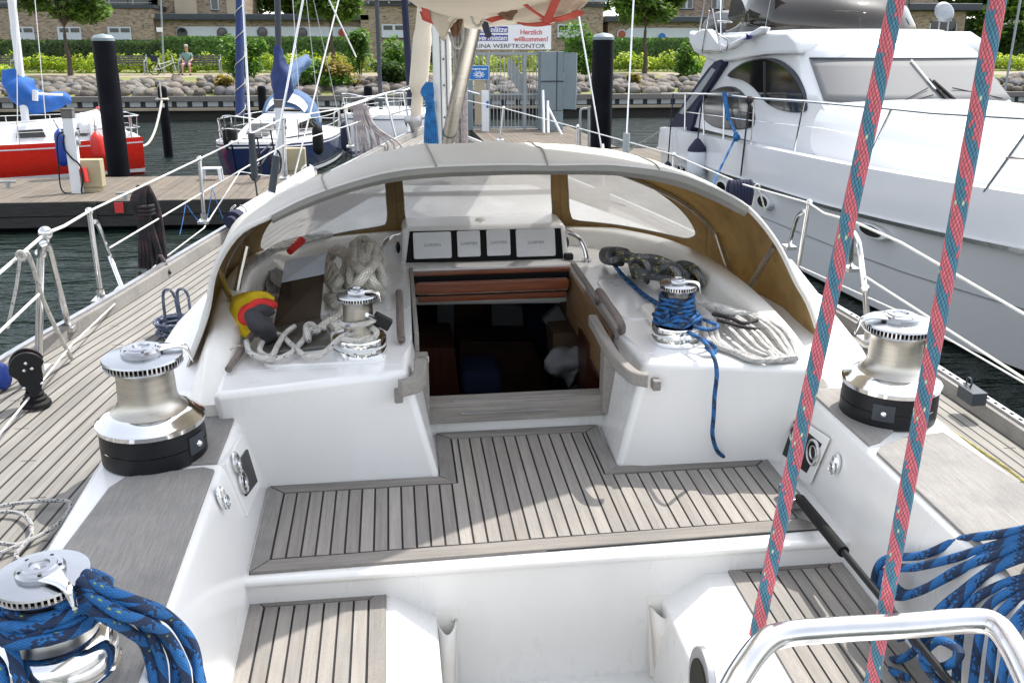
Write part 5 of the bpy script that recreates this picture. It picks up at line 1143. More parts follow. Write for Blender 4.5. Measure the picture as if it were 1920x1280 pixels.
loose(m, 'webbing_strap', 'rope_black', 'short black strap lying on the grey line', 'strap', smooth=True)
# tinted acrylic board leaning
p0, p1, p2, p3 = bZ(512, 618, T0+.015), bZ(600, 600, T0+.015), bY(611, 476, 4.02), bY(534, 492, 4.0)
nrm = (p1-p0).cross(p3-p0).normalized(); wb_ = loose_e('washboard', 'tinted acrylic board with a paler upper part leaning in front of the cream rope coils', 'washboard', p0)
for nm, mt, f0, f1 in (('tinted_section', 'plexi_brown', 0, .66), ('upper_section', 'plexi_pale', .662, 1)):  # upper third in a paler see-through colour than the rest
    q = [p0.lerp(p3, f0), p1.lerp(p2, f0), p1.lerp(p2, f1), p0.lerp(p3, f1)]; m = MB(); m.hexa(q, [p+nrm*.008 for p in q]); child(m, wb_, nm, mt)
m = MB(); q = [zp(488, 668, .012), zp(622, 652, .012), zp(618, 592, .012), zp(510, 618, .012)]; m.hexa(q, [p+Vector((0, 0, .012)) for p in q]); loose(m, 'solar_panel', 'smoke', 'flat dark panel lying on the bridge deck under the cream line', 'panel', bevel=.004)
# rolled black, red and yellow flag on its wooden staff
fl = loose_e('rolled_flag', 'black, red and yellow flag rolled on a wooden staff beside the tinted board', 'flag', zp(430, 690, .02))
a, b = zp(428, 692, .02), zp(520, 560, .05); m = MB(); m.tube([a, b], .013, 10); child(m, fl, 'staff', 'teak_handle', smooth=True)
def cloth_blob(pts, w, mat, name='cloth'):
    P = spline([zp(*p) for p in pts], 6); d_ = (P[-1]-P[0]).normalized(); rows = []
    for i, p in enumerate(P):
        t = i/(len(P)-1); ww = w*(.5+.7*sin(pi*min(t*1.1+.15, 1))); n_ = (P[min(i+1, len(P)-1)]-P[max(i-1, 0)]).normalized().cross(Vector((0, 0, 1))).normalized()
        rows.append([p+n_*ww*cos(2*pi*k/12)*(1+.15*sin(3*k+i))+Vector((0, 0, ww*.6*sin(2*pi*k/12))) for k in range(12)])
    m = MB(); m.grid(rows, closed_u=True); m.add(rows[0], [tuple(range(12))]); m.add(rows[-1], [tuple(range(12))]); child(m, fl, name, mat, smooth=True, sub=1, angle=180)
for mt_n, pts_, rr_, sd_ in (('yellow', [(512, 566, .08), (488, 560, .09), (462, 568, .085), (450, 588, .07), (455, 610, .05), (468, 630, .03)], [.018, .036, .044, .044, .040, .016], 1),
                         ('flag_red', [(512, 572, .10), (490, 573, .125), (470, 582, .12), (462, 597, .10), (472, 608, .08)], [.020, .028, .032, .028, .012], 2),
                         ('flag_black', [(508, 584, .10), (490, 584, .135), (474, 592, .13), (482, 606, .11), (498, 618, .08), (505, 640, .03)], [.016, .026, .030, .036, .040, .022], 3)):
    m = bulky([zp(*p) for p in pts_], rr_, sd_, n=20, amp=.13); child(m, fl, 'cloth', mt_n, smooth=True, angle=180)
m = MB(); m.tube(spline([zp(432, 655, .05), zp(446, 648, .05), zp(462, 655, .02), zp(480, 668, .01)], 5), .004, 6); child(m, fl, 'halyard', 'rope_cream', smooth=True)
# shackle pouch by the winch
m = MB(); c = zp(716, 602, .13); M2 = Matrix.Translation(c) @ Matrix.Rotation(.55, 4, 'Y'); m.box(-.035, .035, -.018, .018, -.022, .022, M2); lk2 = loose(m, 'padlock', 'black_plastic', 'small black block hanging on the port winch handle socket', 'padlock', bevel=.006)
m = MB(); m.tube(spline([zp(688, 590, .18), zp(698, 594, .16), zp(706, 598, .14)], 4), .008, 8); m.xf(Matrix.Translation(-LC)); o = m.build('shackle', MT['chrome'], lk2, smooth=True)
# denim coloured bundle and loop on the side deck
m = MB(); c = bZ(335, 610, -1.40)
for k in range(12): m.torus(c+Vector((random.uniform(-.02, .02), random.uniform(-.02, .02), -.03+.005*k)), .072+random.uniform(-.012, .012), .0075, 20, 6)
for k in range(2): m.tube(spline([c+Vector((-.06+.07*k, .02, 0)), c+Vector((-.06+.06*k, .05, .14)), c+Vector((-.02+.06*k, .06, .13)), c+Vector((.0+.05*k, .03, 0))], 6), .007, 6)
loose(m, 'rope_coil', 'rope_denim', 'small slate blue coil lying on the port side deck beside the hood', 'rope coil', smooth=True)
# black block standing on the port deck
bl = loose_e('turning_block', 'big black turning block standing up on the port side deck', 'block', bZ(68, 762, -1.43))
c = bZ(68, 758, -1.43); e = bY(52, 690, c.y); R2 = Matrix.Translation(e) @ Matrix.Rotation(.35, 4, 'Z') @ Matrix.Rotation(-.12, 4, 'Y')
sh = [(.062*cos(a)*(1 if sin(a) > 0 else .72), .07*sin(a)*(1 if sin(a) > 0 else 1.35)+.0) for a in [2*pi*i/24 for i in range(24)]]
for y0, y1 in ((-.03, -.018), (.018, .03)): m = MB(); m.prism(sh, y0, y1, 'y'); m.xf(R2); child(m, bl, 'cheek', 'black_plastic', bevel=.004)
m = MB(); m.lathe([(.045, -.016), (.038, -.006), (.038, .006), (.045, .016)], 24, R2 @ Matrix.Rotation(pi/2, 4, 'X')); child(m, bl, 'sheave', 'flag_red', smooth=True)
for x, z in ((0, .03), (-.012, .005), (.014, .005), (-.03, -.06), (.03, -.06)): m = MB(); m.ball(R2 @ Vector((x, -.031, z)), .007, 8, 6); child(m, bl, 'rivet', 'steel', smooth=True)
m = MB(); m.lathe([(.028, .055), (.034, .045), (.032, .035), (.042, .03), (.04, .02), (.052, .012), (.054, .0)], 20, Matrix.Translation(c)); child(m, bl, 'spring_base', 'black_rubber', smooth=True)
# line over the port lifeline gate, flecked lines at lower left
m = MB(); m.tube(spline([bY(38, 478, 3.4), bY(50, 474, 3.45), bY(62, 500, 3.5), bY(75, 545, 3.6), bY(95, 595, 3.7), bZ(134, 672, -1.42)], 8), .0085, 8); m.tube(spline([bY(38, 480, 3.4), bY(30, 540, 3.4), bY(14, 615, 3.4)], 5), .006, 6); m.torus(bY(40, 479, 3.4), .014, .007, 12, 6, 'y')
loose(m, 'tied_rope', 'rope_white', 'whitish rope tied over the port lifeline at the picture edge', 'rope', smooth=True)
m = MB(); zz = -1.425
for p in ([(-20, 952), (40, 942), (100, 938), (128, 940), (130, 955), (105, 985), (60, 1010), (10, 1032), (-20, 1045)], [(-20, 960), (30, 960), (55, 975), (60, 1000), (50, 1015), (30, 1040), (40, 1050), (55, 1060)], [(-20, 1015), (30, 1020), (60, 1010)], [(200, 895), (170, 935), (140, 965), (110, 1000), (90, 1030), (60, 1045), (20, 1065)]):
    m.tube(spline([bZ(x, y, zz) for x, y in p], 8), .0062, 8)
loose(m, 'deck_line', 'rope_fleck', 'grey flecked line looped on the port side deck next to the coaming', 'rope', smooth=True)
m = MB(); m.tube(spline([bZ(1756, 792, -1.5), bZ(1790, 812, -1.52), bZ(1840, 845, -1.525), bZ(1880, 872, -1.525), bZ(1940, 918, -1.525)], 8), .0055, 8); loose(m, 'deck_line', 'rope_yellow', 'thin yellow line running aft along the starboard side deck', 'rope', smooth=True)
m = MB(); m.ball(bY(4, 705, 3.6), (.035, .035, .055)); loose(m, 'fender', 'fender_blue', 'blue fender showing at the left picture edge', 'fender', smooth=True)
# black coil on the port lifeline
c = bY(268, 352, 5.55); m = MB(); random.seed(3)
for k in range(7):
    dx = (k-3)*.010; m.tube(spline([c+Vector((dx*.6, 0, .01)), c+Vector((dx-.03, -.02, -.07)), c+Vector((dx-.01, -.01, -.2)), c+Vector((dx*1.8+random.uniform(-.02, .02), -.02, -.42-random.uniform(0, .06))), c+Vector((dx*1.6+.02, .02, -.3)), c+Vector((dx+.03, .02, -.12)), c+Vector((dx*.5+.01, .0, .01))], 6), .0145, 8)
for k in range(3): m.torus(c+Vector((0, 0, -.10-.022*k)), .045, .010, 14, 6)
m.tube(spline([c+Vector((0, 0, -.35)), c+Vector((.03, -.1, -.5)), bZ(300, 480, -1.36), bZ(318, 512, -1.42)], 6), .011, 7); m.tube(spline([c+Vector((-.02, 0, -.35)), c+Vector((-.0, -.05, -.5)), bZ(262, 512, -1.38)], 6), .010, 7)
loose(m, 'rope_coil', 'rope_black', 'black rope coil hung on the port lifeline above the toe rail', 'rope coil', smooth=True)
# pinkish coil on the pulpit, bright blue coil beside the mast
c = bY(672, 200, 9.6); m = MB()
random.seed(8)
for k in range(7):
    dx = (k-3)*.022; j = random.uniform(-.03, .03); m.tube(spline([c+Vector((dx*.6, 0, .02)), c+Vector((dx*.7, -.01, -.10)), c+Vector((dx*.9+.03+j, -.02, -.30)), c+Vector((dx*1.6+.07, -.03, -.46-.04*(k % 3))), c+Vector((dx*1.2+.12-j, .02, -.34)), c+Vector((dx*.5+.04, .01, .01))], 6), .0115, 7)
for k in range(3): m.tube(spline([c+Vector((.05, 0, .0)), c+Vector((.12+.02*k, 0, -.2)), c+Vector((.26+.06*k, 0, -.36)), c+Vector((.24+.06*k, 0, -.44)), c+Vector((.13+.02*k, 0, -.42))], 6), .011, 7)
loose(m, 'rope_coil', 'rope_pink', 'pale pinkish rope coil hung over the pulpit rail on the port bow', 'rope coil', smooth=True)
c = bY(805, 155, 7.9); m = MB()
for k in range(6):
    dx = (k-2.5)*.012; m.tube(spline([c+Vector((dx*.6, 0, 0)), c+Vector((dx*1.5-.02, -.02, -.07)), c+Vector((dx*.7, -.02, -.16)), c+Vector((dx*1.3, -.01, -.30)), c+Vector((dx*1.7, 0, -.50))], 5), .0105, 7)
for k in range(4): m.torus(c+Vector((0, 0, -.15-.018*k)), .034, .008, 12, 6)
loose(m, 'rope_coil', 'rope_bright', 'bright blue rope coil hanging beside the mast', 'rope coil', smooth=True)
# dark cloth over the starboard lifeline
c = bY(1386, 346, 6.0); m = MB()
for k in range(7):
    x = -.06+k*.022; m.tube(spline([c+Vector((x, .03, -.10)), c+Vector((x-.005, .02, -.02)), c+Vector((x, 0, .018)), c+Vector((x+.004, -.03, -.03)), c+Vector((x+.006, -.03, -.13))], 5), .0165, 8)
loose(m, 'rope_coil', 'navy', 'dark navy coil thrown over the starboard lifeline', 'rope coil', smooth=True)
m = MB(); m.tube(spline([bY(1418, 352, 5.8), bY(1412, 380, 5.8), bY(1408, 400, 5.8)], 5), .005, 6); m.tube(spline([bY(1420, 352, 5.8), bY(1428, 372, 5.8), bY(1434, 395, 5.8)], 5), .005, 6); m.torus(bY(1419, 351, 5.8), .018, .006, 12, 5, 'y')
loose(m, 'lashing', 'rope_white', 'short white lashing knotted on the starboard lifeline', 'lashing', smooth=True)
m = MB()
for x0, y0, x1, y1 in ((395, 320, 382, 412), (395, 322, 345, 440), (398, 382, 340, 432)):
    pass
for a_, b_ in (((348, 382, 6.3), (337, 440, 6.0)), ((350, 384, 6.3), (376, 418, 6.2)), ((398, 350, 6.8), (388, 410, 6.4)), ((398, 352, 6.8), (418, 410, 6.6))): m.tube(sag(bY(*a_), bY(*b_), .01), .0028, 5)
loose(m, 'net_lacing', 'rope_bright', 'thin blue lacing between the port lifeline and the toe rail', 'lacing', smooth=True)
# ================================================================ marina: water, jetties, pilings, boats
m = MB(); m.add([(-400, -120, 0), (400, -120, 0), (400, 500, 0), (-400, 500, 0)], [(0, 1, 2, 3)]); w = m.build('water', MT['water']); tag(w, kind='structure')
def T_(name, label, cat, loc=(0, 0, 0), rz=0.0, group=None):
    o = empty(name, loc, rz); return tag(o, label, cat, group)
def part(mb, par, name, mat, world=True, **k):
    if world: mb.xf(par.matrix_basis.inverted())
    return mb.build(name, MT[mat] if isinstance(mat, str) else mat, par, **k)
def sub(mb, par, top, name, mat, **k):      # sub-part: geometry in world space, parent chain par -> top
    mb.xf(top.matrix_basis.inverted()); return mb.build(name, MT[mat] if isinstance(mat, str) else mat, par, **k)
def jetty(name, label, x0, x1, y0, y1, z, loc, planks_axis='y', skew=0.0):
    t = T_(name, label, 'jetty', loc); m = MB(); w = .145; n = int((x1-x0)/w)
    for i in range(n): m.box(x0+i*w+.004, x0+(i+1)*w-.004, y0+.03, y1-.03, z-.04, z+random.uniform(-.002, .002), rnd=random.random())
    part(m, t, 'deck_boards', 'jetty_top')
    m = MB(); m.box(x0, x1, y0, y0+.06, z-.22, z-.005); m.box(x0, x1, y0+.01, y0+.07, z-.40, z-.235); m.box(x0, x1, y1-.06, y1, z-.35, z-.005); m.box(x0, x0+.06, y0+.06, y1-.06, z-.35, z-.01); m.box(x1-.06, x1, y0+.06, y1-.06, z-.35, z-.01)
    x = x0+.6
    while x < x1: m.box(x, x+.10, y0-.03, y0-.001, z-.40, z-.02); x += 2.4
    part(m, t, 'fascia', 'jetty_side')
    m = MB(); m.box(x0+.2, x1-.2, y0+.35, y1-.35, -.4, z-.05); part(m, t, 'float', 'piling'); return t
jl = jetty('jetty', 'left wooden jetty with weathered boards in front of the red boat', -15, 1.6, 15.85, 19.05, .48, (-6, 17.4, .48))
m = MB(); c = wY(222, 392, 15.78); m.box(c.x-.06, c.x+.07, 15.79, 15.81, .30, .46); part(m, jl, 'red_reflector', 'sign_red')
for px, py in ((16, 352), (235, 374)):
    c = wZ(px, py, .48); m = MB(); m.tube([c, c+Vector((0, 0, .12))], .035, 12); m.tube([c+Vector((-.14, 0, .10)), c+Vector((.14, 0, .10))], .02, 8); part(m, jl, 'mooring_cleat', 'galv')
jr_ = jetty('jetty', 'wooden jetty across the bow leading to the gate', 1.7, 9.8, 18.9, 22.9, .52, (5, 21, .52))
gw = jetty('jetty', 'short wooden walkway between the jetty and the metal gate', 2.3, 5.35, 22.95, 29.6, .55, (3.8, 26, .55))
def piling(x, y, r, ztop, label, cap=True, lean=0.0, group='mooring pilings', white=False):
    t = T_('mooring_piling', label, 'piling', (x, y, 0), group=group); m = MB()
    m.lathe([(r, -2.5), (r*.99, ztop-.02), (r*.97, ztop)], 24); m.xf(Matrix.Rotation(lean, 4, 'Y')); m.build('post', MT['piling'], t, smooth=True)
    m = MB(); m.lathe([(r*1.0, ztop-.03), (r*.99, ztop+.02), (r*.75, ztop+.07), (.0, ztop+.10)], 24); m.xf(Matrix.Rotation(lean, 4, 'Y')); m.build('cap', MT['piling' if not white else 'galv_sheet'], t, smooth=True); return t
c = wZ(203, 336, .48); piling(c.x, 19.45, .205, wY(182, 74, 19.45).z, 'tall black mooring piling beside the red boat', white=True)
c = wY(1128, 200, 18.6); piling(c.x, 18.6, .205, wY(1131, 72, 18.6).z, 'tall black mooring piling on the starboard bow, right of the gate', white=True)
c = wY(312, 250, 27.4); pt_ = piling(c.x, 27.4, .12, wY(302, 168, 27.4).z, 'slim black post with a white rope round its top, left of the blue boat')
m = MB(); c2 = wY(303, 196, 27.2); m.box(-.05, .05, -.135, -.125, c2.z-.08, c2.z+.02); m.build('number_plate', MT['sign_white'], pt_)
for px, py, Yv, lb in ((490, 166, 34, 'short black post behind the sail of the blue boat'), (690, 166, 33, 'short black post behind the pulpit of the yacht')):
    c = wY(px, py, Yv); piling(c.x, Yv, .14, c.z, lb)
m = MB(); a = Vector(wY(303, 190, 27.2)); b_ = wY(232, 240, 24.0); P = sag(a, b_, .75, 16); m.tube([a+Vector((0, 0, .5)), a], .02, 5); m.tube(P, .03, 6); m.torus(wY(304, 186, 27.4), .15, .03, 14, 6)
o = m.build('mooring_rope', MT['rope_cream'], smooth=True); tag(o, 'slack cream mooring rope from the slim black post to the red boat', 'rope')
# power pedestals
def pedestal(px, pbase, ptop, Yv, label, bx):
    b = wY(px, pbase, Yv); t = T_('power_pedestal', label, 'pedestal', b, group='white power pedestals on the jetties'); h = wY(px, ptop, Yv).z-b.z
    m = MB(); m.box(-.085, .085, -.07, .07, 0, h-.02); m.build('column', MT['white_paint'], t, bevel=.012)
    m = MB(); m.box(-.088, .088, -.075, .075, h-.16, h-.03); m.box(-.095, .095, -.08, .08, h-.03, h); m.build('lamp_head', MT['bench_wood'], t, bevel=.006)
    m = MB(); m.box(bx, bx+.42, .03, .26, .12, .58); m.box(bx+.05, bx+.37, .05, .24, 0, .12); m.build('junction_box', MT['beige_box'], t, bevel=.015)
    m = MB()
    for z in (h-.55, h-.40):
        for s in (-1, 1):
            m.lathe([(.04, 0), (.045, .05), (.0, .055)], 12, Matrix.Translation((s*.08, 0, z)) @ Matrix.Rotation(s*pi/2, 4, 'Y'))
    m.build('socket', MT['galv'], t, smooth=True); return t
p1_ = pedestal(147, 366, 203, 16.9, 'white power pedestal with a beige box in front of the red boat', -.02)
m = MB(); m.tube(spline([(-.08, -.08, 1.0), (-.10, -.1, .8), (.0, -.09, .62), (.10, -.08, .52), (.14, -.1, .3), (.10, -.12, .05), (.3, -.15, .02)], 6), .014, 6); m.tube(spline([(-.09, -.07, 1.05), (-.20, -.05, .95), (-.22, -.1, .5), (-.22, -.1, .1), (.0, -.12, .02)], 6), .012, 6); m.build('power_cable', MT['black_rubber'], p1_, smooth=True)
m = MB(); m.tube([(.13, -.02, .45), (.18, -.06, .22)], [.055, .045], 10); m.build('red_plug', MT['fender_red'], p1_, smooth=True)
pedestal(532, 332, 187, 20.5, 'white power pedestal with a beige box beside the navy hull', .04)
# plastic stool on the jetty
c = wZ(398, 337, .48); t = T_('plastic_stool', 'small white plastic step stool standing on the jetty', 'stool', c); m = MB(); m.box(-.17, .17, -.12, .12, .20, .225); m.build('seat', MT['fender_white'], t, bevel=.012)
for sx in (-1, 1):
    for sy in (-1, 1):
        m = MB(); m.hexa([(sx*.17-.02, sy*.12-.02, 0), (sx*.17+.02, sy*.12-.02, 0), (sx*.17+.02, sy*.12+.02, 0), (sx*.17-.02, sy*.12+.02, 0)], [(sx*.15-.025, sy*.10-.02, .21), (sx*.15+.025, sy*.10-.02, .21), (sx*.15+.025, sy*.10+.02, .21), (sx*.15-.025, sy*.10+.02, .21)]); m.build('leg', MT['fender_white'], t)
# folded bicycle leaning on the pedestal
c = wZ(500, 335, .5)
def bicycle(loc, rz, sc, label, mat='galv', basket=True):
    t = T_('bicycle', label, 'bicycle', loc, rz); r = .26*sc
    for x in (-.48*sc, .48*sc):
        m = MB(); m.torus((x, 0, r), r, .022*sc, 24, 6, 'y'); wh = m.build('wheel', MT['black_rubber'], t, smooth=True)
        m = MB()
        for k in range(8): a = k*pi/8; m.tube([(x-r*cos(a), 0, r-r*sin(a)), (x+r*cos(a), 0, r+r*sin(a))], .003, 4)
        m.build('spokes', MT['steel'], wh)
    m = MB()
    for a, b in (((-.48, .26), (-.22, .28)), ((-.48, .26), (-.26, .62)), ((-.22, .28), (-.28, .80)), ((-.24, .5), (.34, .66)), ((-.22, .28), (.36, .56)), ((.48, .26), (.34, .92))): m.tube([(a[0]*sc, 0, a[1]*sc), (b[0]*sc, 0, b[1]*sc)], .018*sc, 8)
    m.build('frame', MT[mat], t, smooth=True)
    m = MB(); m.box(-.40*sc, -.18*sc, -.07*sc, .07*sc, .80*sc, .85*sc); m.build('saddle', MT['black_plastic'], t, bevel=.02)
    m = MB(); m.tube([(.34*sc, -.27*sc, .95*sc), (.36*sc, 0, .93*sc), (.34*sc, .27*sc, .95*sc)], .014*sc, 8); m.build('handlebar', MT['steel'], t)
    if basket:
        m = MB(); m.box(-.62*sc, -.34*sc, -.13*sc, .13*sc, .62*sc, .92*sc); m.build('pannier', MT['navy'], t, bevel=.03)
    return t
bicycle((c.x, c.y, .52), 1.25, .9, 'small bicycle leaning at the second pedestal by the navy boat', 'black_plastic', False)

# ---- hulls
def hull_mesh(L, B, H, sheer=.15, fine=.8, transom=.75, n=28):
    """bow towards +x, centred on y; returns rows of section points"""
    rows = []
    for i in range(n+1):
        t = i/n; x = -L/2+L*t
        w = B/2*(transom+(1-transom)*sin(min(t/.45, 1)*pi/2)) if t < .45 else B/2*max(0.0, 1-((t-.45)/.55)**2.2)**fine
        w = max(w, .012); zt = H+sheer*((t-.4)/.6)**2*(1 if t > .4 else .4); over = .5*max(0, (t-.7)/.3)**1.5*L*.10
        rows.append((x, w, zt, over))
    return rows
def sailboat(name, label, loc, rz, L, B, H, hull_mat, stripe='white_paint', deck='white_paint', group=None):
    t = T_(name, label, 'sailboat', loc, rz, group); R = hull_mesh(L, B, H); m = MB(); rows = []
    for x, w, zt, ov in R:
        rows.append([Vector((x-ov*k, w*s*f, z)) for s, f, z, k in ((-1, 1, zt, 0), (-1, .99, zt*.6, .3), (-1, .9, .12, .7), (-1, .55, -.3, 1), (0, 0, -.5, 1), (1, .55, -.3, 1), (1, .9, .12, .7), (1, .99, zt*.6, .3), (1, 1, zt, 0))])
    m.grid(rows); m.add(rows[0], [tuple(range(9))]); m.build('hull', MT[hull_mat], t, smooth=True, angle=50)
    for z0, z1, mt in ((.90, .935, stripe), (.05/H, .13/H, stripe)):
        m = MB()
        for s in (-1, 1):
            rr = []
            for x, w, zt, ov in R:
                def P(q):
                    f = 1-(1-q)*.025 if q > .6 else .985-(.6-q)*.17; k = (1-q)*.75
                    return Vector((x-ov*k, s*(w*f+.012), zt*q if q > .3 else q*H))
                rr.append([P(z0), P(z1)])
            m.grid(rr)
        m.build('stripe', MT[mt], t, solid=.004)
    m = MB(); rr = [[Vector((x, -w*.985, zt)), Vector((x, -w*.5, zt+.05)), Vector((x, 0, zt+.07)), Vector((x, w*.5, zt+.05)), Vector((x, w*.985, zt))] for x, w, zt, ov in R]; m.grid(rr); m.build('deck', MT[deck], t, smooth=True, solid=.02)
    m = MB(); m2 = [[Vector((x, s*w, zt-.01)), Vector((x, s*w, zt+.05)), Vector((x, s*(w-.03), zt+.05))] for s in (1,) for x, w, zt, ov in R]; m.grid(m2); m2 = [[Vector((x, -w, zt-.01)), Vector((x, -w, zt+.05)), Vector((x, -(w-.03), zt+.05))] for x, w, zt, ov in R]; m.grid(m2); m.build('toe_rail', MT[hull_mat if hull_mat == 'red_paint' else 'white_paint'], t)
    return t, R
def rail_pts(R, s, f0, f1, inset=.08):
    out = []; n = len(R)-1
    for i in range(int(f0*n), int(f1*n)+1): x, w, zt, ov = R[i]; out.append(Vector((x, s*max(w-inset, .03), zt)))
    return out
def rails(t, R, h=.5, st=(.06, .25, .42, .6, .76), bow=True, stern=True):
    n = len(R)-1
    for s in (-1, 1):
        for k, f in enumerate(st):
            x, w, zt, ov = R[int(f*n)]; m = MB(); m.tube([(x, s*(w-.07), zt), (x, s*(w-.06), zt+h)], .014, 6); m.build('stanchion', MT['steel'], t)
        m = MB(); P = [p+Vector((0, 0, h)) for p in rail_pts(R, s, st[0], .8)]; m.tube(P, .008, 5); m.tube([p-Vector((0, 0, h*.45)) for p in P], .006, 5); m.build('lifeline', MT['wire'], t)
    if bow:
        xb, wb, zb, _ = R[-1]; xa, wa, za, _ = R[int(.8*n)]; m = MB()
        top = [Vector((xa, -wa+.07, za+h)), Vector((xa+(xb-xa)*.55, -wa*.55, za+h+.04)), Vector((xb+.02, -.12, zb+h+.06)), Vector((xb+.02, .12, zb+h+.06)), Vector((xa+(xb-xa)*.55, wa*.55, za+h+.04)), Vector((xa, wa-.07, za+h))]
        m.tube(spline(top, 5), .016, 7); m.tube([p-Vector((0, 0, h*.5)) for p in spline(top, 5)], .011, 6)
        for p in top: m.tube([p, Vector((p.x-.12, p.y*.92, za if p.x < xb-.2 else zb))], .014, 6)
        m.build('pulpit', MT['steel'], t, smooth=True)
    if stern:
        x0, w0, z0, _ = R[0]; m = MB(); top = [Vector((x0+1.0, -w0-.02, z0+h)), Vector((x0+.05, -w0+.1, z0+h)), Vector((x0+.02, 0, z0+h)), Vector((x0+.05, w0-.1, z0+h)), Vector((x0+1.0, w0+.02, z0+h))]
        m.tube(spline(top, 5), .016, 7); m.tube([p-Vector((0, 0, h*.5)) for p in spline(top, 5)], .011, 6)
        for p in top: m.tube([p, Vector((p.x+.02, p.y*.95, z0))], .014, 6)
        m.build('pushpit', MT['steel'], t, smooth=True)
def fender(loc, r, h, mat, label, rope_to=None, tips=None, group=None):
    t = T_('fender', label, 'fender', loc, group=group); m = MB(); m.lathe([(.0, -h/2), (r*.45, -h/2+.01), (r*.9, -h/2+r*.7), (r, -h/2+r*1.2), (r, h/2-r*1.2), (r*.9, h/2-r*.7), (r*.3, h/2), (.0, h/2+.02)], 16); m.build('body', MT[mat], t, smooth=True)
    if tips:
        m = MB(); m.lathe([(r*1.01, h/2-r*1.0), (r*.91, h/2-r*.65), (r*.3, h/2+.03), (.0, h/2+.06)], 16); m.build('end_cap', MT[tips], t, smooth=True)
    if rope_to is not None:
        m = MB(); v = Vector(rope_to)-Vector(loc); m.tube([(0, 0, h/2), v], .012, 5); m.build('fender_line', MT['navy' if tips else 'rope_denim'], t)
    return t
# red sailing boat (left)
RB, R = sailboat('sailboat', 'red-hulled sailing boat with white deck and bright blue sail cover on the left', (-9.15, 23.0, 0), radians(205), 6.6, 2.5, .78, 'red_paint')
rails(RB, R, .52)
m = MB(); m.hexa([(-2.4, -.80, .78), (1.1, -.58, .80), (1.1, .58, .80), (-2.4, .80, .78)], [(-2.3, -.64, 1.28), (.5, -.42, 1.14), (.5, .42, 1.14), (-2.3, .64, 1.28)]); cb = m.build('cabin', MT['white_paint'], RB, bevel=.08, seg=4)
for x0, x1 in ((-2.15, -1.5), (-1.3, -.7)):
    for s in (-1, 1):
        m = MB(); yv = .745 if x1 < -1.4 else .69; m.hexa([(x0, s*yv, .92), (x1, s*(yv-.05), .92), (x1, s*(yv+.02), .92), (x0, s*(yv+.04), .92)], [(x0+.05, s*(yv-.07), 1.10), (x1-.05, s*(yv-.1), 1.08), (x1-.05, s*(yv-.05), 1.08), (x0+.05, s*(yv-.0), 1.10)]); m.build('window', MT['glass_tint'], cb, bevel=.01)
for s in (-1, 1): m = MB(); m.hexa([(-3.2, s*.70, .76), (-2.2, s*.78, .78), (-2.2, s*.92, .78), (-3.2, s*.84, .76)], [(-3.1, s*.74, .96), (-2.2, s*.72, 1.22), (-2.2, s*.78, 1.22), (-3.1, s*.82, .96)]); m.build('cockpit_coaming', MT['white_paint'], RB, bevel=.03)
rows = []
for i in range(9):
    a = pi*i/8; rows.append([Vector((-2.0-.6*q, .78*cos(a), .98+(.34+.14*q)*sin(a)**.7)) for q in (0, .5, 1)])
m = MB(); m.grid(rows); rh = m.build('spray_hood', MT['white_paint'], RB, smooth=True, solid=.015, angle=180)
m = MB(); m.tube([r[2]+Vector((0, 0, .01)) for r in rows], .05, 8); m.build('hood_edge', MT['fender_red'], rh, smooth=True)
mx = RB.matrix_basis.inverted() @ wY(45, 212, 23.3); mtop = RB.matrix_basis.inverted() @ wY(8, -120, 23.3)
m = MB(); m.tube([Vector((mx.x, mx.y, .9)), Vector((mtop.x, mtop.y, mtop.z))], .085, 14); ms_ = m.build('mast', MT['white_paint'], RB, smooth=True)
cv = [((18, 130), .14), ((24, 150), .26), ((38, 168), .34), ((60, 186), .31), ((88, 192), .22), ((116, 186), .17), ((130, 190), .10)]
P = [RB.matrix_basis.inverted() @ wY(*p, 23.3+max(0, p[0]-40)*.008) for p, r in cv]; m = bulky(P, [r*.95 for p, r in cv], 4, amp=.10, flat=.8); m.build('sail_cover', MT['cover_blue'], RB, smooth=True, angle=180)
q = RB.matrix_basis.inverted() @ wY(66, 180, 23.2); m = MB(); m.tube([q+Vector((0, .14, .13)), q+Vector((.03, .14, -.10))], .06, 8); q2 = RB.matrix_basis.inverted() @ wY(116, 178, 23.6); m.tube([q+Vector((0, .12, .05)), q2+Vector((0, .12, .0))], .025, 6); m.build('rolled_flag', MT['white_paint'], RB, smooth=True)
for p in ((-6, 30), (30, -60), (60, -60)):
    a = RB.matrix_basis.inverted() @ wY(p[0], p[1], 23.3); m = MB(); m.tube([a, Vector((mx.x+{-6: 3.4, 30: .3, 60: -.3}[p[0]], .0 if p[0] == -6 else 1.0, .8))], .009, 4); m.build('stay', MT['wire'], RB)
fender(wY(115, 278, 21.75), .115, .78, 'fender_blue', 'blue fender hanging on the red hull', wY(100, 225, 21.9))
fender(wY(183, 275, 22.0), .14, .62, 'fender_red', 'red fender left of the tall piling', wY(180, 235, 22.3)); fender(wY(218, 266, 22.6), .13, .62, 'fender_red', 'red fender at the stern of the red boat, right of the tall piling', wY(212, 235, 22.8))
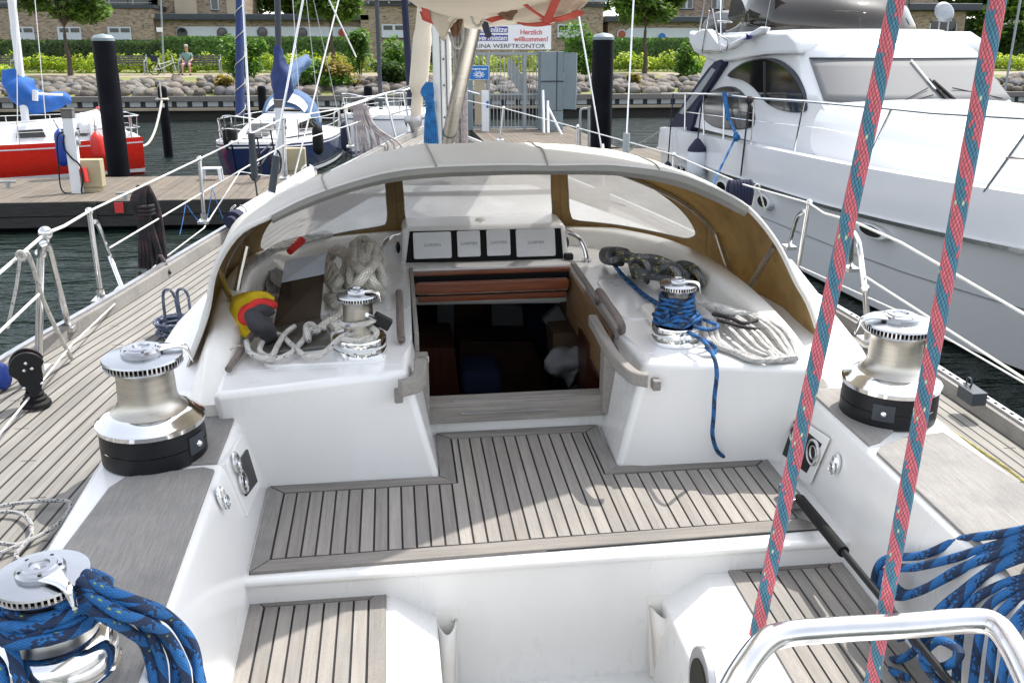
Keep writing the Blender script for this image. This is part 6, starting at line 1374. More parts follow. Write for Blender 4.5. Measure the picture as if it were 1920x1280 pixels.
# navy-hulled boat, bow towards the left
NB, R = sailboat('sailboat', 'navy-hulled sailing boat with white deck and blue covers, bow towards the left jetty', (-2.78, 24.25, 0), radians(259), 6.3, 2.35, .72, 'navy_paint')
rails(NB, R, .52, st=(.08, .3, .52, .72))
m = MB(); m.hexa([(-1.2, -.80, 1.0), (1.6, -.55, 1.05), (1.6, .55, 1.05), (-1.2, .80, 1.0)], [(-1.15, -.62, 1.50), (.9, -.42, 1.34), (.9, .42, 1.34), (-1.15, .62, 1.50)]); cb = m.xf(Matrix.Translation((0, 0, -.2))).build('cabin', MT['white_paint'], NB, bevel=.07, seg=4)
for s in (-1, 1):
    m = MB(); m.hexa([(-.9, s*.74, 1.13), (.3, s*.66, 1.13), (.3, s*.71, 1.13), (-.9, s*.79, 1.13)], [(-.85, s*.66, 1.38), (.15, s*.60, 1.32), (.15, s*.65, 1.32), (-.85, s*.71, 1.38)]); m.xf(Matrix.Translation((0, 0, -.2))).build('window', MT['glass_tint'], cb, bevel=.01)
m = MB(); m.hexa([(1.32, -.3, 1.17), (1.5, -.25, 1.12), (1.5, .25, 1.12), (1.32, .3, 1.17)], [(1.0, -.3, 1.33), (1.06, -.25, 1.36), (1.06, .25, 1.36), (1.0, .3, 1.33)]); m.xf(Matrix.Translation((0, 0, -.2))).build('hatch', MT['smoke'], cb)
rows = []
for i in range(11):
    a = pi*i/10; rows.append([Vector((-.75-.5*q, .78*cos(a)*(.86+.14*q), 1.08+(.55+.42*q)*sin(a)**.75)) for q in (0, .33, .66, 1)])
m = MB(); m.grid(rows); sh_ = m.xf(Matrix.Translation((0, 0, -.2))).build('spray_hood', MT['cover_sky'], NB, smooth=True, solid=.015, angle=180)
rows = [[Vector((-.70-.30*q, .62*cos(a)*(.88+.1*q), 1.12+(.53+.28*q)*sin(a)**.75)) for q in (.25, 1)] for a in [pi*(.16+.68*i/8) for i in range(9)]]
m = MB(); m.grid(rows); m.xf(Matrix.Translation((.02, 0, .03))); m.xf(Matrix.Translation((0, 0, -.2))).build('clear_window', MT['fender_white'], sh_, solid=.01)
NI = NB.matrix_basis.inverted()
def nb(px, py, Yv=23.6): return NI @ wY(px, py, Yv)
m = MB(); a, b = nb(524, 175), nb(518, -100); m.tube([a, b], .075, 12); m.build('mast', MT['zinc'], NB, smooth=True)
def cloth_tube(par, pts, name, mat, flat=.6):
    m = bulky([par[1](p[0], p[1], Yv) for p, r, Yv in pts], [r for p, r, Yv in pts], 6, amp=.10); return m.build(name, MT[mat], par[0], smooth=True, angle=180)
cloth_tube((NB, nb), [((520, 86), .08, 23.6), ((522, 104), .11, 23.6), ((525, 124), .17, 23.6), ((529, 146), .24, 23.6), ((529, 168), .25, 23.6), ((524, 190), .14, 23.6)], 'sail_cover', 'cover_navy', .45)
cloth_tube((NB, nb), [((534, 176), .10, 23.8), ((542, 158), .15, 24.0), ((549, 138), .17, 24.3), ((560, 124), .16, 24.6), ((573, 114), .15, 25.0)], 'sail_cover', 'cover_sky', .8)
a, b = nb(450, 215, 21.9), nb(449, -60, 22.6); m = MB(); m.tube([a, a.lerp(b, .15), b], [.10, .10, .075], 12); fs_ = m.build('furled_headsail', MT['cover_navy'], NB, smooth=True)
P = []
for i in range(160): t = i/159; q = a.lerp(b, t); an = i*.22; P.append(q+Vector((.115*cos(an), .115*sin(an), 0))*(1-.2*t))
m = MB(); m.tube(P, .008, 5); m.build('cover_lacing', MT['rope_cream'], fs_)
for p0, p1 in (((457, 235, 22.5), (452, -60, 23.2)), ((560, 170, 23.2), (545, -60, 23.4)), ((600, 230, 24.5), (568, -60, 23.8)), ((640, 240, 26), (575, -60, 24))): m = MB(); m.tube([nb(*p0), nb(*p1)], .008, 4); m.build('stay', MT['wire'], NB)
fender(wY(432, 258, 21.4), .16, .58, 'black_rubber', 'black round fender at the bow of the navy boat', wY(436, 232, 21.2))
fender(wY(596, 262, 21.9), .12, .66, 'black_rubber', 'black fender on the side of the navy boat below its window', wY(588, 228, 22.1)); fender(wY(648, 256, 23.6), .12, .7, 'navy', 'dark blue fender at the stern quarter of the navy boat', wY(640, 232, 23.6))
# grey-white boat half hidden behind the bow rail
WB, R = sailboat('sailboat', 'pale grey boat half hidden behind the yacht bow rail', (-.15, 29.2, 0), radians(246), 5.2, 2.0, .95, 'hull_white', 'lead_blue')
rails(WB, R, .5, st=(.1, .4, .7)); m = MB(); m.tube([(.4, 0, .9), (.4, 0, 8)], .06, 10); m.build('mast', MT['zinc'], WB, smooth=True)
m = MB(); m.hexa([(-.6, -.6, .9), (1.2, -.45, .9), (1.2, .45, .9), (-.6, .6, .9)], [(-.5, -.5, 1.2), (.9, -.35, 1.12), (.9, .35, 1.12), (-.5, .5, 1.2)]); m.build('cabin', MT['hull_white'], WB, bevel=.05)
# tall mast with its navy boom of a boat farther off
# ---- motor yacht on the right
MY = T_('motor_yacht', 'big white motor yacht with curved side windows and flybridge on the right', 'motor yacht', (6.9, 11.5, 0))
MC = 6.95
def hb(y): return interp([(2.0, .35), (4.0, 1.05), (6.0, 1.55), (8.0, 1.85), (10.5, 1.95), (18, 1.95)], y)
ys = [2.0+16*i/48 for i in range(49)]
def hsec(y, s):
    w = sinterp([(2.0, .15), (3.2, .75), (5.0, 1.40), (7.2, 1.82), (9.5, 1.95), (18, 1.95)], y); z_s = interp([(2, 1.95), (7, 1.64), (10.5, 1.54), (15, 1.46), (18, 1.38)], y); zr_ = interp([(2, 1.45), (7, 1.18), (10.5, 1.02), (14, .96), (18, .98)], y)
    wl = w*interp([(2, .15), (6, .70), (9, .88), (18, .94)], y)
    return [Vector((MC+s*w, y, z_s)), Vector((MC+s*(w+.02), y, zr_+.05)), Vector((MC+s*(w+.02), y, zr_)), Vector((MC+s*(w-.03), y, zr_-.02)), Vector((MC+s*(w*.45+wl*.55), y, zr_*.55)), Vector((MC+s*wl, y, .04))], Vector((MC+s*wl*.98, y, .03)), Vector((MC+s*wl*.5, y, -.55)), w, z_s, zr_
m = MB(); rows = [hsec(y, -1)[0]+hsec(y, 1)[0][::-1] for y in ys]; m.grid(rows); m.add(rows[-1], [tuple(range(12))]); part(m, MY, 'hull', 'hull_white', smooth=True, angle=28)
m = MB(); rows = [[hsec(y, -1)[0][-1], hsec(y, -1)[2], hsec(y, 1)[2], hsec(y, 1)[0][-1]] for y in ys]; m.grid(rows); m.add(rows[-1], [(0, 1, 2, 3)]); part(m, MY, 'underwater_hull', 'black_rubber', smooth=True)
m = MB()
for s in (-1, 1):
    rr = []
    for y in ys: q = hsec(y, s); x = q[0][2].x; z = q[5]; rr.append([Vector((x, y, z-.015)), Vector((x+s*.035, y, z-.01)), Vector((x+s*.035, y, z+.03)), Vector((x, y, z+.035))])
    m.grid(rr)
part(m, MY, 'rubbing_strake', 'steel', smooth=False)
m = MB()
for s in (-1, 1): m.grid([[Vector((hsec(y, s)[0][4].x+s*.006, y, hsec(y, s)[5]*.55+.0)), Vector((hsec(y, s)[0][4].x+s*.004, y, hsec(y, s)[5]*.55-.012))] for y in ys])
part(m, MY, 'hull_line', 'galv', solid=.004)
# deck and foredeck trunk
m = MB(); m.grid([[Vector((MC-hsec(y, 1)[3], y, hsec(y, 1)[4])), Vector((MC-hsec(y, 1)[3]+.10, y, hsec(y, 1)[4]+.01)), Vector((MC-hsec(y, 1)[3]+.12, y, hsec(y, 1)[4]-.07)), Vector((MC+hsec(y, 1)[3]-.12, y, hsec(y, 1)[4]-.07)), Vector((MC+hsec(y, 1)[3]-.1, y, hsec(y, 1)[4]+.01)), Vector((MC+hsec(y, 1)[3], y, hsec(y, 1)[4]))] for y in ys]); part(m, MY, 'deck', 'hull_white')
tr = []
for y, w, z in ((2.9, .12, 1.80), (4.5, .62, 1.84), (7.0, 1.02, 1.88), (9.2, 1.22, 1.98), (11.2, 1.32, 2.10), (12.4, 1.34, 2.14)):
    tr.append([Vector((MC-w-.20, y, 1.42)), Vector((MC-w-.04, y, z-.08)), Vector((MC-w+.12, y, z-.01)), Vector((MC-w*.4, y, z+.04)), Vector((MC, y, z+.05)), Vector((MC+w*.4, y, z+.04)), Vector((MC+w-.12, y, z-.01)), Vector((MC+w+.04, y, z-.08)), Vector((MC+w+.2, y, 1.42))])
m = MB(); m.grid(tr); m.add(tr[0], [tuple(range(9))]); part(m, MY, 'foredeck_trunk', 'hull_white', smooth=True, sub=2, angle=180)
# superstructure: side outline from the photograph, carried round as a loft in height
XS = 5.6
def wxp(pts, X=XS): return [(wX(x, y, X).y, wX(x, y, X).z) for x, y in pts]
lev = [(1.40, 11.2, 18.0, 1.36, 1.36), (1.75, 11.6, 17.9, 1.36, 1.36), (2.08, 12.28, 17.75, 1.345, 1.35), (2.35, 12.7, 17.6, 1.31, 1.34), (2.62, 13.05, 17.4, 1.26, 1.32), (2.74, 13.1, 17.4, 1.27, 1.36), (2.92, 13.45, 17.5, 1.24, 1.36), (3.05, 13.9, 17.6, 1.15, 1.34)]
rows = []
for z, yf, yb, wf, wb in lev:
    r = []; nf = 12
    for k in range(nf+1):
        a = k/nf; u = -1+2*a; r.append(Vector((MC+wf*u, yf-.42*(1-abs(u)**2.6)+.10*abs(u)**8, z)))
    for k in range(1, 9): r.append(Vector((MC+wf+(wb-wf)*k/8, yf+.1+(yb-yf-.1)*k/8, z)))
    for k in range(1, 8): r.append(Vector((MC+wb-2*wb*k/8, yb, z)))
    for k in range(0, 8): r.append(Vector((MC-wb+(wb-wf)*k/8, yb-(yb-yf-.1)*k/8, z)))
    rows.append(r)
m = MB(); m.grid(rows, closed_u=True); m.add(rows[-1], [tuple(range(len(rows[-1])))]); part(m, MY, 'superstructure', 'hull_white', smooth=True, angle=50)
# covered windscreen, laid 2 cm in front of the raked front
def wsf(u, t, off=.03):
    z = 2.12+(2.62-2.12)*t; yf = 12.32+(13.03-12.32)*t; wf = 1.34+(1.27-1.34)*t; return Vector((MC+wf*u*.985, yf-.42*(1-abs(u)**2.6)+.10*abs(u)**8-off, z+off*.5))
m = MB(); m.grid([[wsf(-1+2*i/40, t/6) for i in range(41)] for t in range(7)]); wsn = part(m, MY, 'windscreen_cover', 'ws_cover', smooth=True, solid=.012)
m = MB(); m.tube([wsf(-1+2*i/40, 1.03, .045) for i in range(41)], .016, 6); sub(m, wsn, MY, 'cover_edge', 'zinc')
# wipers
def wsr(px, py, off=.10):
    Yv = 12.2
    for _ in range(12):
        p = wY(px, py, Yv); t = (p.z-2.12)/.5; wf = 1.34+(1.27-1.34)*t; u = max(-1.05, min(1.05, (p.x-MC)/(wf*.985))); Yv = .4*Yv+.6*(12.32+.71*t-.42*(1-min(1, abs(u))**2.6)+.10*abs(u)**8-off)
    return wY(px, py, Yv)
for p in ([(1709, 113, 12.55), (1752, 165, 12.15), (1764, 172, 12.12)], [(1750, 152, 12.2), (1800, 196, 11.95)], [(1742, 150, 12.2), (1780, 193, 11.95)], [(1690, 192, 12.0), (1740, 165, 12.1)], [(1695, 195, 12.0), (1750, 178, 12.05)], [(1786, 165, 12.1), (1880, 185, 12.1)]):
    m = MB(); m.tube([wsr(q[0], q[1]) for q in p], .014 if p[0][0] == 1709 else (.022 if p[0][0] in (1750, 1742) else .007), 6); part(m, MY, 'wiper', 'white_paint' if p[0][0] == 1709 else 'black_rubber')
m = MB(); 
for p in ((1690, 195, 12.0), (1906, 203, 12.4)): c = wsr(p[0], p[1], .1); m.box(c.x-.06, c.x+.06, c.y-.04, c.y+.04, c.z-.02, c.z+.03)
part(m, MY, 'wiper_motor', 'black_plastic', bevel=.01)
# side windows, following the wall plane
def side_poly(px, d0, d1, name, mat, par=None, X=XS, bev=None, smooth_n=5):
    P = spline([(p.y, p.z, 0) for p in [wX(x, y, X-.02) for x, y in px]], smooth_n, closed=True); m = MB(); m.prism([(p.x, p.y) for p in P], X-d0, X-d1, 'x')
    if par: return sub(m, par, MY, name, mat, bevel=bev)
    return part(m, MY, name, mat, bevel=bev)
w1 = [(1367, 143), (1392, 122), (1425, 112), (1452, 115), (1480, 135), (1500, 165), (1508, 190), (1507, 206), (1488, 209), (1460, 203), (1436, 190), (1415, 165), (1392, 150)]
w2 = [(1320, 195), (1330, 178), (1352, 166), (1376, 166), (1398, 185), (1412, 212), (1410, 235), (1390, 241), (1360, 241), (1335, 234), (1320, 218)]
for wpx in (w1, w2):
    cxp = sum(p[0] for p in wpx)/len(wpx); cyp = sum(p[1] for p in wpx)/len(wpx)
    fr_ = side_poly([(cxp+(x-cxp)*1.035, cyp+(y-cyp)*1.05) for x, y in wpx], .028, -.05, 'window_frame', 'zinc'); side_poly(wpx, .036, 0, 'side_window', 'glass_tint', fr_)
for xx in (1435,): side_poly([(xx-2, 116), (xx+3, 116), (xx+4, 190), (xx-1, 188)], .042, .0, 'window_bar', 'black_plastic', None, smooth_n=1)
# dark aft screen with sloped frame, moulded arch, side deck bulwark
side_poly([(1348, 116), (1362, 120), (1330, 175), (1312, 205), (1300, 248), (1276, 245), (1262, 238), (1285, 200), (1320, 150)], .10, -.06, 'aft_screen', 'navy', None, X=5.62, smooth_n=2)
side_poly([(1345, 128), (1352, 132), (1318, 182), (1290, 215), (1283, 212), (1312, 172)], .125, -.0, 'aft_screen_pane', 'galv', None, X=5.62, smooth_n=1)
m = MB(); rr = []
for x, y, z0 in ((5.35, 18.0, 1.36), (5.35, 16.6, 1.42)): pass
pl = [(17.3, 3.02), (13.6, 3.02), (13.2, 2.88), (13.2, 2.72), (14.4, 2.70), (15.6, 2.62), (16.6, 2.55), (17.9, 2.72), (18.25, 2.90), (18.3, 3.12)]
m.prism(pl, MC-1.40, MC+1.40, 'x'); part(m, MY, 'flybridge_deck', 'hull_white', bevel=.06, seg=4)
side_poly([(1318, 60), (1338, 55), (1348, 68), (1372, 86), (1440, 50), (1440, 62), (1400, 78), (1380, 92), (1330, 96), (1316, 92), (1308, 78)], .14, .02, 'flybridge_side', 'hull_white', None, X=5.6, smooth_n=2, bev=.02)
m = MB(); rows = []
for z, yf, w in ((3.02, 13.75, 1.20), (3.35, 14.05, 1.16), (3.78, 14.6, 1.10)):
    rows.append([Vector((MC-w, 16.8, z-.0)), Vector((MC-w, 15.9, z)), Vector((MC-w*.99, 15.0, z))]+[Vector((MC+w*.985*u, yf+.95*abs(u)**2.4, z)) for u in [-.95+1.9*i/20 for i in range(21)]]+[Vector((MC+w*.99, 15.0, z)), Vector((MC+w, 16.8, z))])
m.grid(rows); fw = part(m, MY, 'flybridge_screen', 'smoke_clear', smooth=True, solid=.012, angle=180)
m = MB(); m.tube([p+Vector((0, 0, .0)) for p in rows[0]], .014, 6); m.tube(rows[-1], .018, 6)
for i in (2, 6, 11, 16, 21): m.tube([rows[0][i], rows[2][i]], .012, 6)
sub(m, fw, MY, 'screen_frame', 'galv')
m = MB(); m.lathe([(.0, .75), (.28, .72), (.34, .5), (.30, .1), (.22, 0)], 20, Matrix.Translation((MC-.3, 15.0, 3.0))); m.box(MC+.3, MC+1.0, 14.8, 15.3, 3.0, 3.5); part(m, MY, 'helm_seats', 'smoke', smooth=True, angle=40)
m = MB(); m.box(MC-.9, MC+.9, 14.6, 15.0, 3.0, 3.35); part(m, MY, 'flybridge_dash', 'hull_white', bevel=.08, seg=3)
m = MB(); c = wY(1772, 22, 14.4); m.lathe([(.0, .03), (.12, .02), (.16, -.02), (.12, -.03), (0, -.03)], 18, Matrix.Translation(c) @ Matrix.Rotation(1.2, 4, 'X')); part(m, MY, 'searchlight', 'galv', smooth=True)
m = MB(); m.tube([(5.62, 16.6, 3.0), (5.62, 16.9, 4.2)], .02, 6); m.tube([(5.62, 17.9, 3.0), (5.62, 17.4, 4.2)], .02, 6)
for p, q in (((1316, 100), (1330, 20)), ((1352, 96), (1336, 18)), ((1316, 100), (1354, 96)), ((1342, 62), (1366, 76)), ((1366, 76), (1362, 96)), ((1345, 40), (1372, 42))): m.tube([wX(*p, 5.45), wX(*q, 5.45)], .014, 6)
part(m, MY, 'ladder_rail', 'steel')
m = MB(); P = [wX(x, y, 5.9) for x, y in ((1330, 48), (1345, 42), (1375, 42), (1395, 55))]
for k in range(4): m.tube(spline([p+Vector((.12*k, 0, .06*sin(k*2+i))) for i, p in enumerate(P)], 4), .13, 8)
part(m, MY, 'folded_cover', 'ws_cover', smooth=True)
# hand rail along the side
RLX = 5.08
top = [(1240, 176), (1290, 176), (1360, 178), (1410, 184), (1510, 190), (1620, 200), (1660, 203), (1750, 212), (1925, 222), (2060, 240)]
P = [wX(x, y, RLX if x < 1700 else RLX+.0) for x, y in top]; m = MB(); m.tube(P, .017, 8); hr = part(m, MY, 'hand_rail', 'steel', smooth=True)
for t_, b_ in (((1285, 176), (1284, 243)), ((1318, 178), (1320, 252)), ((1358, 179), (1356, 262)), ((1415, 184), (1408, 272)), ((1508, 190), (1488, 290)), ((1672, 204), (1622, 312)), ((1935, 235), (1846, 360))): m = MB(); m.tube([wX(*t_, RLX), wX(*b_, RLX)], .014, 8); sub(m, hr, MY, 'rail_post', 'steel')
m = MB(); m.tube([wX(1284, 210, RLX), wX(1410, 227, RLX)], .008, 5); m.tube([wX(1888, 296, RLX), wX(1960, 300, RLX)], .014, 6); m.tube([wX(1410, 227, RLX), wX(1540, 240, RLX), wX(1700, 272, RLX), wX(1888, 296, RLX)], .005, 4); sub(m, hr, MY, 'rail_wire', 'steel')
# portholes in the hull
for (x, y, ry, rz_, dk) in ((1358, 350, .26, .10, 1), (1436, 378, .24, .10, 1), (1640, 433, .33, .075, 1), (1268, 315, .10, .06, 0), (1278, 317, .10, .06, 0), (1288, 320, .10, .06, 0)):
    c = wX(x, y, MC-1.93); m = MB(); m.prism([(c.y+ry*cos(a), c.z+rz_*sin(a)) for a in [2*pi*i/24 for i in range(24)]], c.x-.05, c.x+.3, 'x'); fr_ = part(m, MY, 'porthole_frame', 'hull_white' if dk else 'steel', bevel=.01)
    m = MB(); m.prism([(c.y+ry*.72*cos(a), c.z+rz_*.72*sin(a)) for a in [2*pi*i/24 for i in range(24)]], c.x-.056, c.x+.2, 'x'); sub(m, fr_, MY, 'porthole', 'glass_tint')
m = MB(); m.tube([wX(1606, 236, 5.62), wX(1628, 237, 5.62)], .02, 6); part(m, MY, 'deck_vent', 'galv')
# emblem lettering on the cabin top side
c = wX(1404, 70, 5.45); m = MB(); m.prism([(c.y-.16, c.z+.02), (c.y-.08, c.z-.02), (c.y+.0, c.z+.05), (c.y-.05, c.z-.03), (c.y+.14, c.z-.04)], 5.40, 5.46, 'x'); part(m, MY, 'emblem', 'sign_blue')
# fenders and lines on the motor yacht
fender(wX(1306, 302, 4.86), .155, .62, 'fender_white', 'white fender with navy top hanging on the motor yacht side', wX(1318, 178, 5.05), 'navy', 'white and navy fenders of the motor yacht')
fender(wX(1251, 332, 4.86), .13, .46, 'fender_white', 'white fender with navy top at the stern corner of the motor yacht', wX(1262, 176, 5.05), 'navy', 'white and navy fenders of the motor yacht')
m = MB(); m.tube([wX(1405, 188, 5.04), wX(1389, 330, 4.92)], .013, 6); m.ball(wX(1405, 188, 5.02), .06, 8, 6); o = m.build('fender_line', MT['rope_black'], smooth=True); tag(o, 'black line knotted to the motor yacht rail and hanging to the strake', 'rope')
m = MB(); m.tube(spline([wX(1357, 172, 5.05), wX(1360, 200, 5.05), wX(1366, 220, 5.04), wX(1380, 252, 4.95)], 5), .02, 6); m.tube([wX(1358, 175, 5.02), wX(1366, 225, 5.02)], .035, 6); m.torus(wX(1380, 256, 4.93), .055, .022, 12, 6, 'x'); m.ball(wX(1382, 258, 4.93), .05, 8, 6); m.tube([wX(1378, 260, 4.93), Vector((4.1, 12.5, .75))], .016, 6)
o = m.build('mooring_rope', MT['rope_bright'], smooth=True); tag(o, 'bright blue rope knotted to the motor yacht rail and led down forward', 'rope')
m = MB(); m.tube([wX(1238, 246, 5.0), wY(1180, 282, 19.6)], .018, 6); o = m.build('mooring_rope', MT['rope_grey'], smooth=True); tag(o, 'grey mooring rope from the motor yacht stern to the jetty', 'rope')
# boarding step at the jetty edge
m = MB(); m.tube(spline([wY(1088, 285, 20), wY(1088, 215, 20), wY(1092, 205, 20), wY(1105, 204, 20)], 4), .025, 8); m.tube([wY(1104, 200, 20), wY(1104, 285, 20)], .025, 8); o = m.build('boarding_ladder', MT['galv'], smooth=True); tag(o, 'galvanised ladder top standing beside the tall piling right of the gate', 'ladder')
# ---- gate at the end of the walkway
GY = 28.6; gz = .55
G = T_('metal_gate', 'galvanised barred gate across the end of the walkway', 'gate', (3.9, GY, gz))
xl, xr = wY(872, 240, GY).x, wY(1015, 240, GY).x; zt = wY(940, 98, GY).z
m = MB()
for px in (916, 984): x = wY(px, 150, GY).x; m.box(x-.045, x+.045, GY-.04, GY+.04, gz, zt)
m.box(xl, xr, GY-.035, GY+.035, zt-.08, zt); m.box(xl, xr, GY-.03, GY+.03, gz+.03, gz+.08); m.box(xl, xr, GY-.025, GY+.025, gz+.98, gz+1.03); part(m, G, 'frame', 'galv')
m = MB(); x = xl
while x < xr: m.tube([(x, GY, gz+.05), (x, GY, zt-.04)], .012, 5); x += .105
part(m, G, 'bars', 'galv'); m = MB(); c = wY(900, 185, GY-.06); m.box(c.x-.16, c.x+.14, GY-.10, GY-.05, gz+.15, wY(900, 150, GY).z); part(m, G, 'lock_panel', 'plaster')
m = MB(); c = wY(910, 225, 28.0); m.box(c.x-.10, c.x+.10, 27.95, 28.1, gz, wY(910, 170, 28).z); part(m, G, 'entry_post', 'white_paint', bevel=.01)
m = MB()
for py in (192, 200): c = wY(914, py, 27.94); m.lathe([(.0, .01), (.04, .0)], 12, Matrix.Translation(c) @ Matrix.Rotation(pi/2, 4, 'X'))
part(m, G, 'key_switch', 'sign_cyan')
m = MB(); q = [wY(x, y, GY+.6) for x, y in ((952, 110), (960, 112), (990, 160), (990, 190), (985, 190), (952, 140))]; m.hexa(q, [p+Vector((0, .04, 0)) for p in q]); part(m, G, 'side_plate', 'galv')
cab = T_('switch_cabinet', 'tall grey metal cabinet with open door right of the gate', 'cabinet', wY(1043, 245, GY-.4))
x0, x1 = wY(1014, 200, GY-.4).x, wY(1056, 200, GY-.4).x; z0, z1 = wY(1030, 208, GY-.4).z, wY(1030, 97, GY-.4).z
m = MB(); m.box(x0, x1, GY-.4, GY+.2, z0, z1); m.box(x0, x1, GY-.4, GY+.2, 0.0, z0-.01); part(m, cab, 'body', 'galv_sheet', bevel=.01)
m = MB(); m.hexa([(x1, GY-.42, z0+.05), (x1+.30, GY-.75, z0+.05), (x1+.33, GY-.72, z0+.05), (x1+.03, GY-.39, z0+.05)], [(x1, GY-.42, z1-.03), (x1+.30, GY-.75, z1-.03), (x1+.33, GY-.72, z1-.03), (x1+.03, GY-.39, z1-.03)]); part(m, cab, 'door', 'galv_sheet')
m = MB(); m.box(x0-.01, x1+.01, GY-.412, GY-.4, (z0+z1)/2-.02, (z0+z1)/2+.02); m.box(x0+.68*(x1-x0), x0+.72*(x1-x0), GY-.412, GY-.4, z0, z1); part(m, cab, 'seam', 'zinc')
cabL = T_('switch_cabinet', 'grey metal cabinet left of the gate behind the mast', 'cabinet', wY(880, 245, GY)); m = MB(); a_, b_ = wY(862, 245, GY), wY(886, 150, GY); m.box(a_.x, b_.x, GY-.1, GY+.4, gz, b_.z); part(m, cabL, 'body', 'galv_sheet', bevel=.01)
for p, q in (((1018, 170), (1020, 250)), ((1026, 198), (1064, 275)), ((1027, 190), (1028, 250))): m = MB(); m.tube([wY(*p, 27.2), wY(*q, 26.6)], .035, 8); o = m.build('hand_rail', MT['white_paint'], smooth=True); tag(o, {(1018, 170): 'upright white rail post in front of the grey cabinet', (1026, 198): 'slanting white handrail beside the walkway', (1027, 190): 'thin white rail post next to the slanting handrail'}[p], 'handrail')
# signs
S = T_('sign_board', 'white and blue marina welcome board above the gate', 'sign', wY(950, 72, GY-.1)); a_, b_ = wY(862, 47, GY-.1), wY(1033, 93, GY-.1)
SY = GY-.12; m = MB(); m.box(a_.x, b_.x, SY, SY+.04, b_.z, a_.z); part(m, S, 'board', 'sign_white')
for k, (py0, py1) in enumerate(((50, 62), (66, 77))):
    p, q = wY(872, py0, SY), wY(952, py1, SY); m = MB(); m.box(p.x, q.x, SY-.012, SY-.002, q.z, p.z); bl_ = part(m, S, 'blue_panel', 'sign_blue')
    M0 = S.matrix_basis.inverted() @ Matrix.Translation((q.x-.03, SY-.014, (p.z+q.z)/2)) @ Matrix.Rotation(pi/2, 4, 'X'); text_mesh('lettering', ('Liegeplätze', 'zu vermieten')[k], .20, M0, MT['sign_white'], S, .003, 'RIGHT', .25, .004)
for tx, px, py, sz, mt, b_ in (('Herzlich', 996, 61, .19, 'sign_red', .002), ('willkommen!', 996, 74, .19, 'sign_red', .002)):
    c = wY(px, py, SY); text_mesh('lettering', tx, sz, S.matrix_basis.inverted() @ Matrix.Translation((c.x, SY-.005, c.z)) @ Matrix.Rotation(pi/2, 4, 'X'), MT[mt], S, .003, bold=b_)
c = wY(947, 87, SY); M0 = S.matrix_basis.inverted() @ Matrix.Translation((c.x, SY-.005, c.z)) @ Matrix.Rotation(pi/2, 4, 'X'); text_mesh('lettering', 'MARINA WERFTKONTOR', .165, M0, MT['sign_black'], S, .003, sx=1.22)
S2 = T_('sign_board', 'small blue notice with white writing on the gate', 'sign', wY(898, 136, GY-.15)); a_, b_ = wY(880, 124, GY-.15), wY(916, 149, GY-.15)
m = MB(); m.box(a_.x-.01, b_.x+.01, GY-.15, GY-.13, b_.z-.01, a_.z+.01); part(m, S2, 'border', 'sign_white'); m = MB(); m.box(a_.x, b_.x, GY-.16, GY-.151, b_.z, a_.z); part(m, S2, 'board', 'sign_cyan')
m = MB(); random.seed(4)
w_ = b_.x-a_.x; h_ = a_.z-b_.z
x = a_.x+.07*w_
while x < b_.x-.08*w_: s_ = random.uniform(.02, .05); m.box(x, x+s_, GY-.165, GY-.161, a_.z-.26*h_-random.uniform(0, .02), a_.z-.18*h_); x += s_+.012
for r_ in range(3):
    for k in range(9): an = 2*pi*k/9+r_*.3; rx, rz_ = (.26-.07*r_)*w_, (.24-.07*r_)*h_; cx_, cz_ = (a_.x+b_.x)/2+rx*cos(an), b_.z+.36*h_+rz_*sin(an); m.box(cx_-.022, cx_+.022, GY-.165, GY-.161, cz_-.010, cz_+.010)
part(m, S2, 'white_print', 'sign_white')
# ================================================================ far bank
random.seed(21)
QY = 42.0
Q = T_('quay_wall', 'long low timber quay wall along the far bank', 'quay wall', (-5, QY, 0))
zq = .98
m = MB(); m.box(-60, 60, QY-.12, QY-.0, .78, zq); m.box(-60, 60, QY+.05, QY+.6, .8, zq-.01); part(m, Q, 'cap_beam', 'bench_wood')
m = MB(); m.box(-60, 60, QY, QY+.5, -1, .45); part(m, Q, 'wall', 'jetty_side')
m = MB(); m.box(-60, 60, QY-.35, QY-.001, .42, .52); part(m, Q, 'waling', 'path')
m = MB(); x = -59
while x < 59: m.box(x, x+.42, QY+.02, QY+.04, .56, .76, rnd=random.random()); x += .62
part(m, Q, 'pale_panel', 'galv')['kind'] = 'stuff'
m = MB(); m.box(-60, 60, QY+.05, QY+.10, .45, .80); part(m, Q, 'recess', 'jetty_side')
# bank: grass slope, path, planting bed
def hz(y): return interp([(42.6, .92), (46.5, 1.50), (47.5, 1.60), (51.5, 1.70), (60, 1.9), (90, 2.4), (400, 4)], y)
m = MB(); yy = [42.6, 43.5, 44.5, 45.5, 46.5, 47.5]; m.grid([[Vector((x, y, hz(y)+.03*sin(x*1.7+y))) for x in [-70+140*i/140 for i in range(141)]] for y in yy]); o = m.build('bank', MT['grass'], smooth=True); tag(o, kind='structure')
m = MB(); m.grid([[Vector((x, y, hz(y))) for x in (-70, 0, 70)] for y in (47.5, 49.2, 51.0)]); o = m.build('path', MT['path']); tag(o, kind='structure')
m = MB(); m.grid([[Vector((x*(1 if y < 61 else 4), y, hz(y)-.01)) for x in (-70, 0, 70)] for y in (51.0, 60, 90, 400)]); o = m.build('ground', MT['grass']); tag(o, kind='structure')
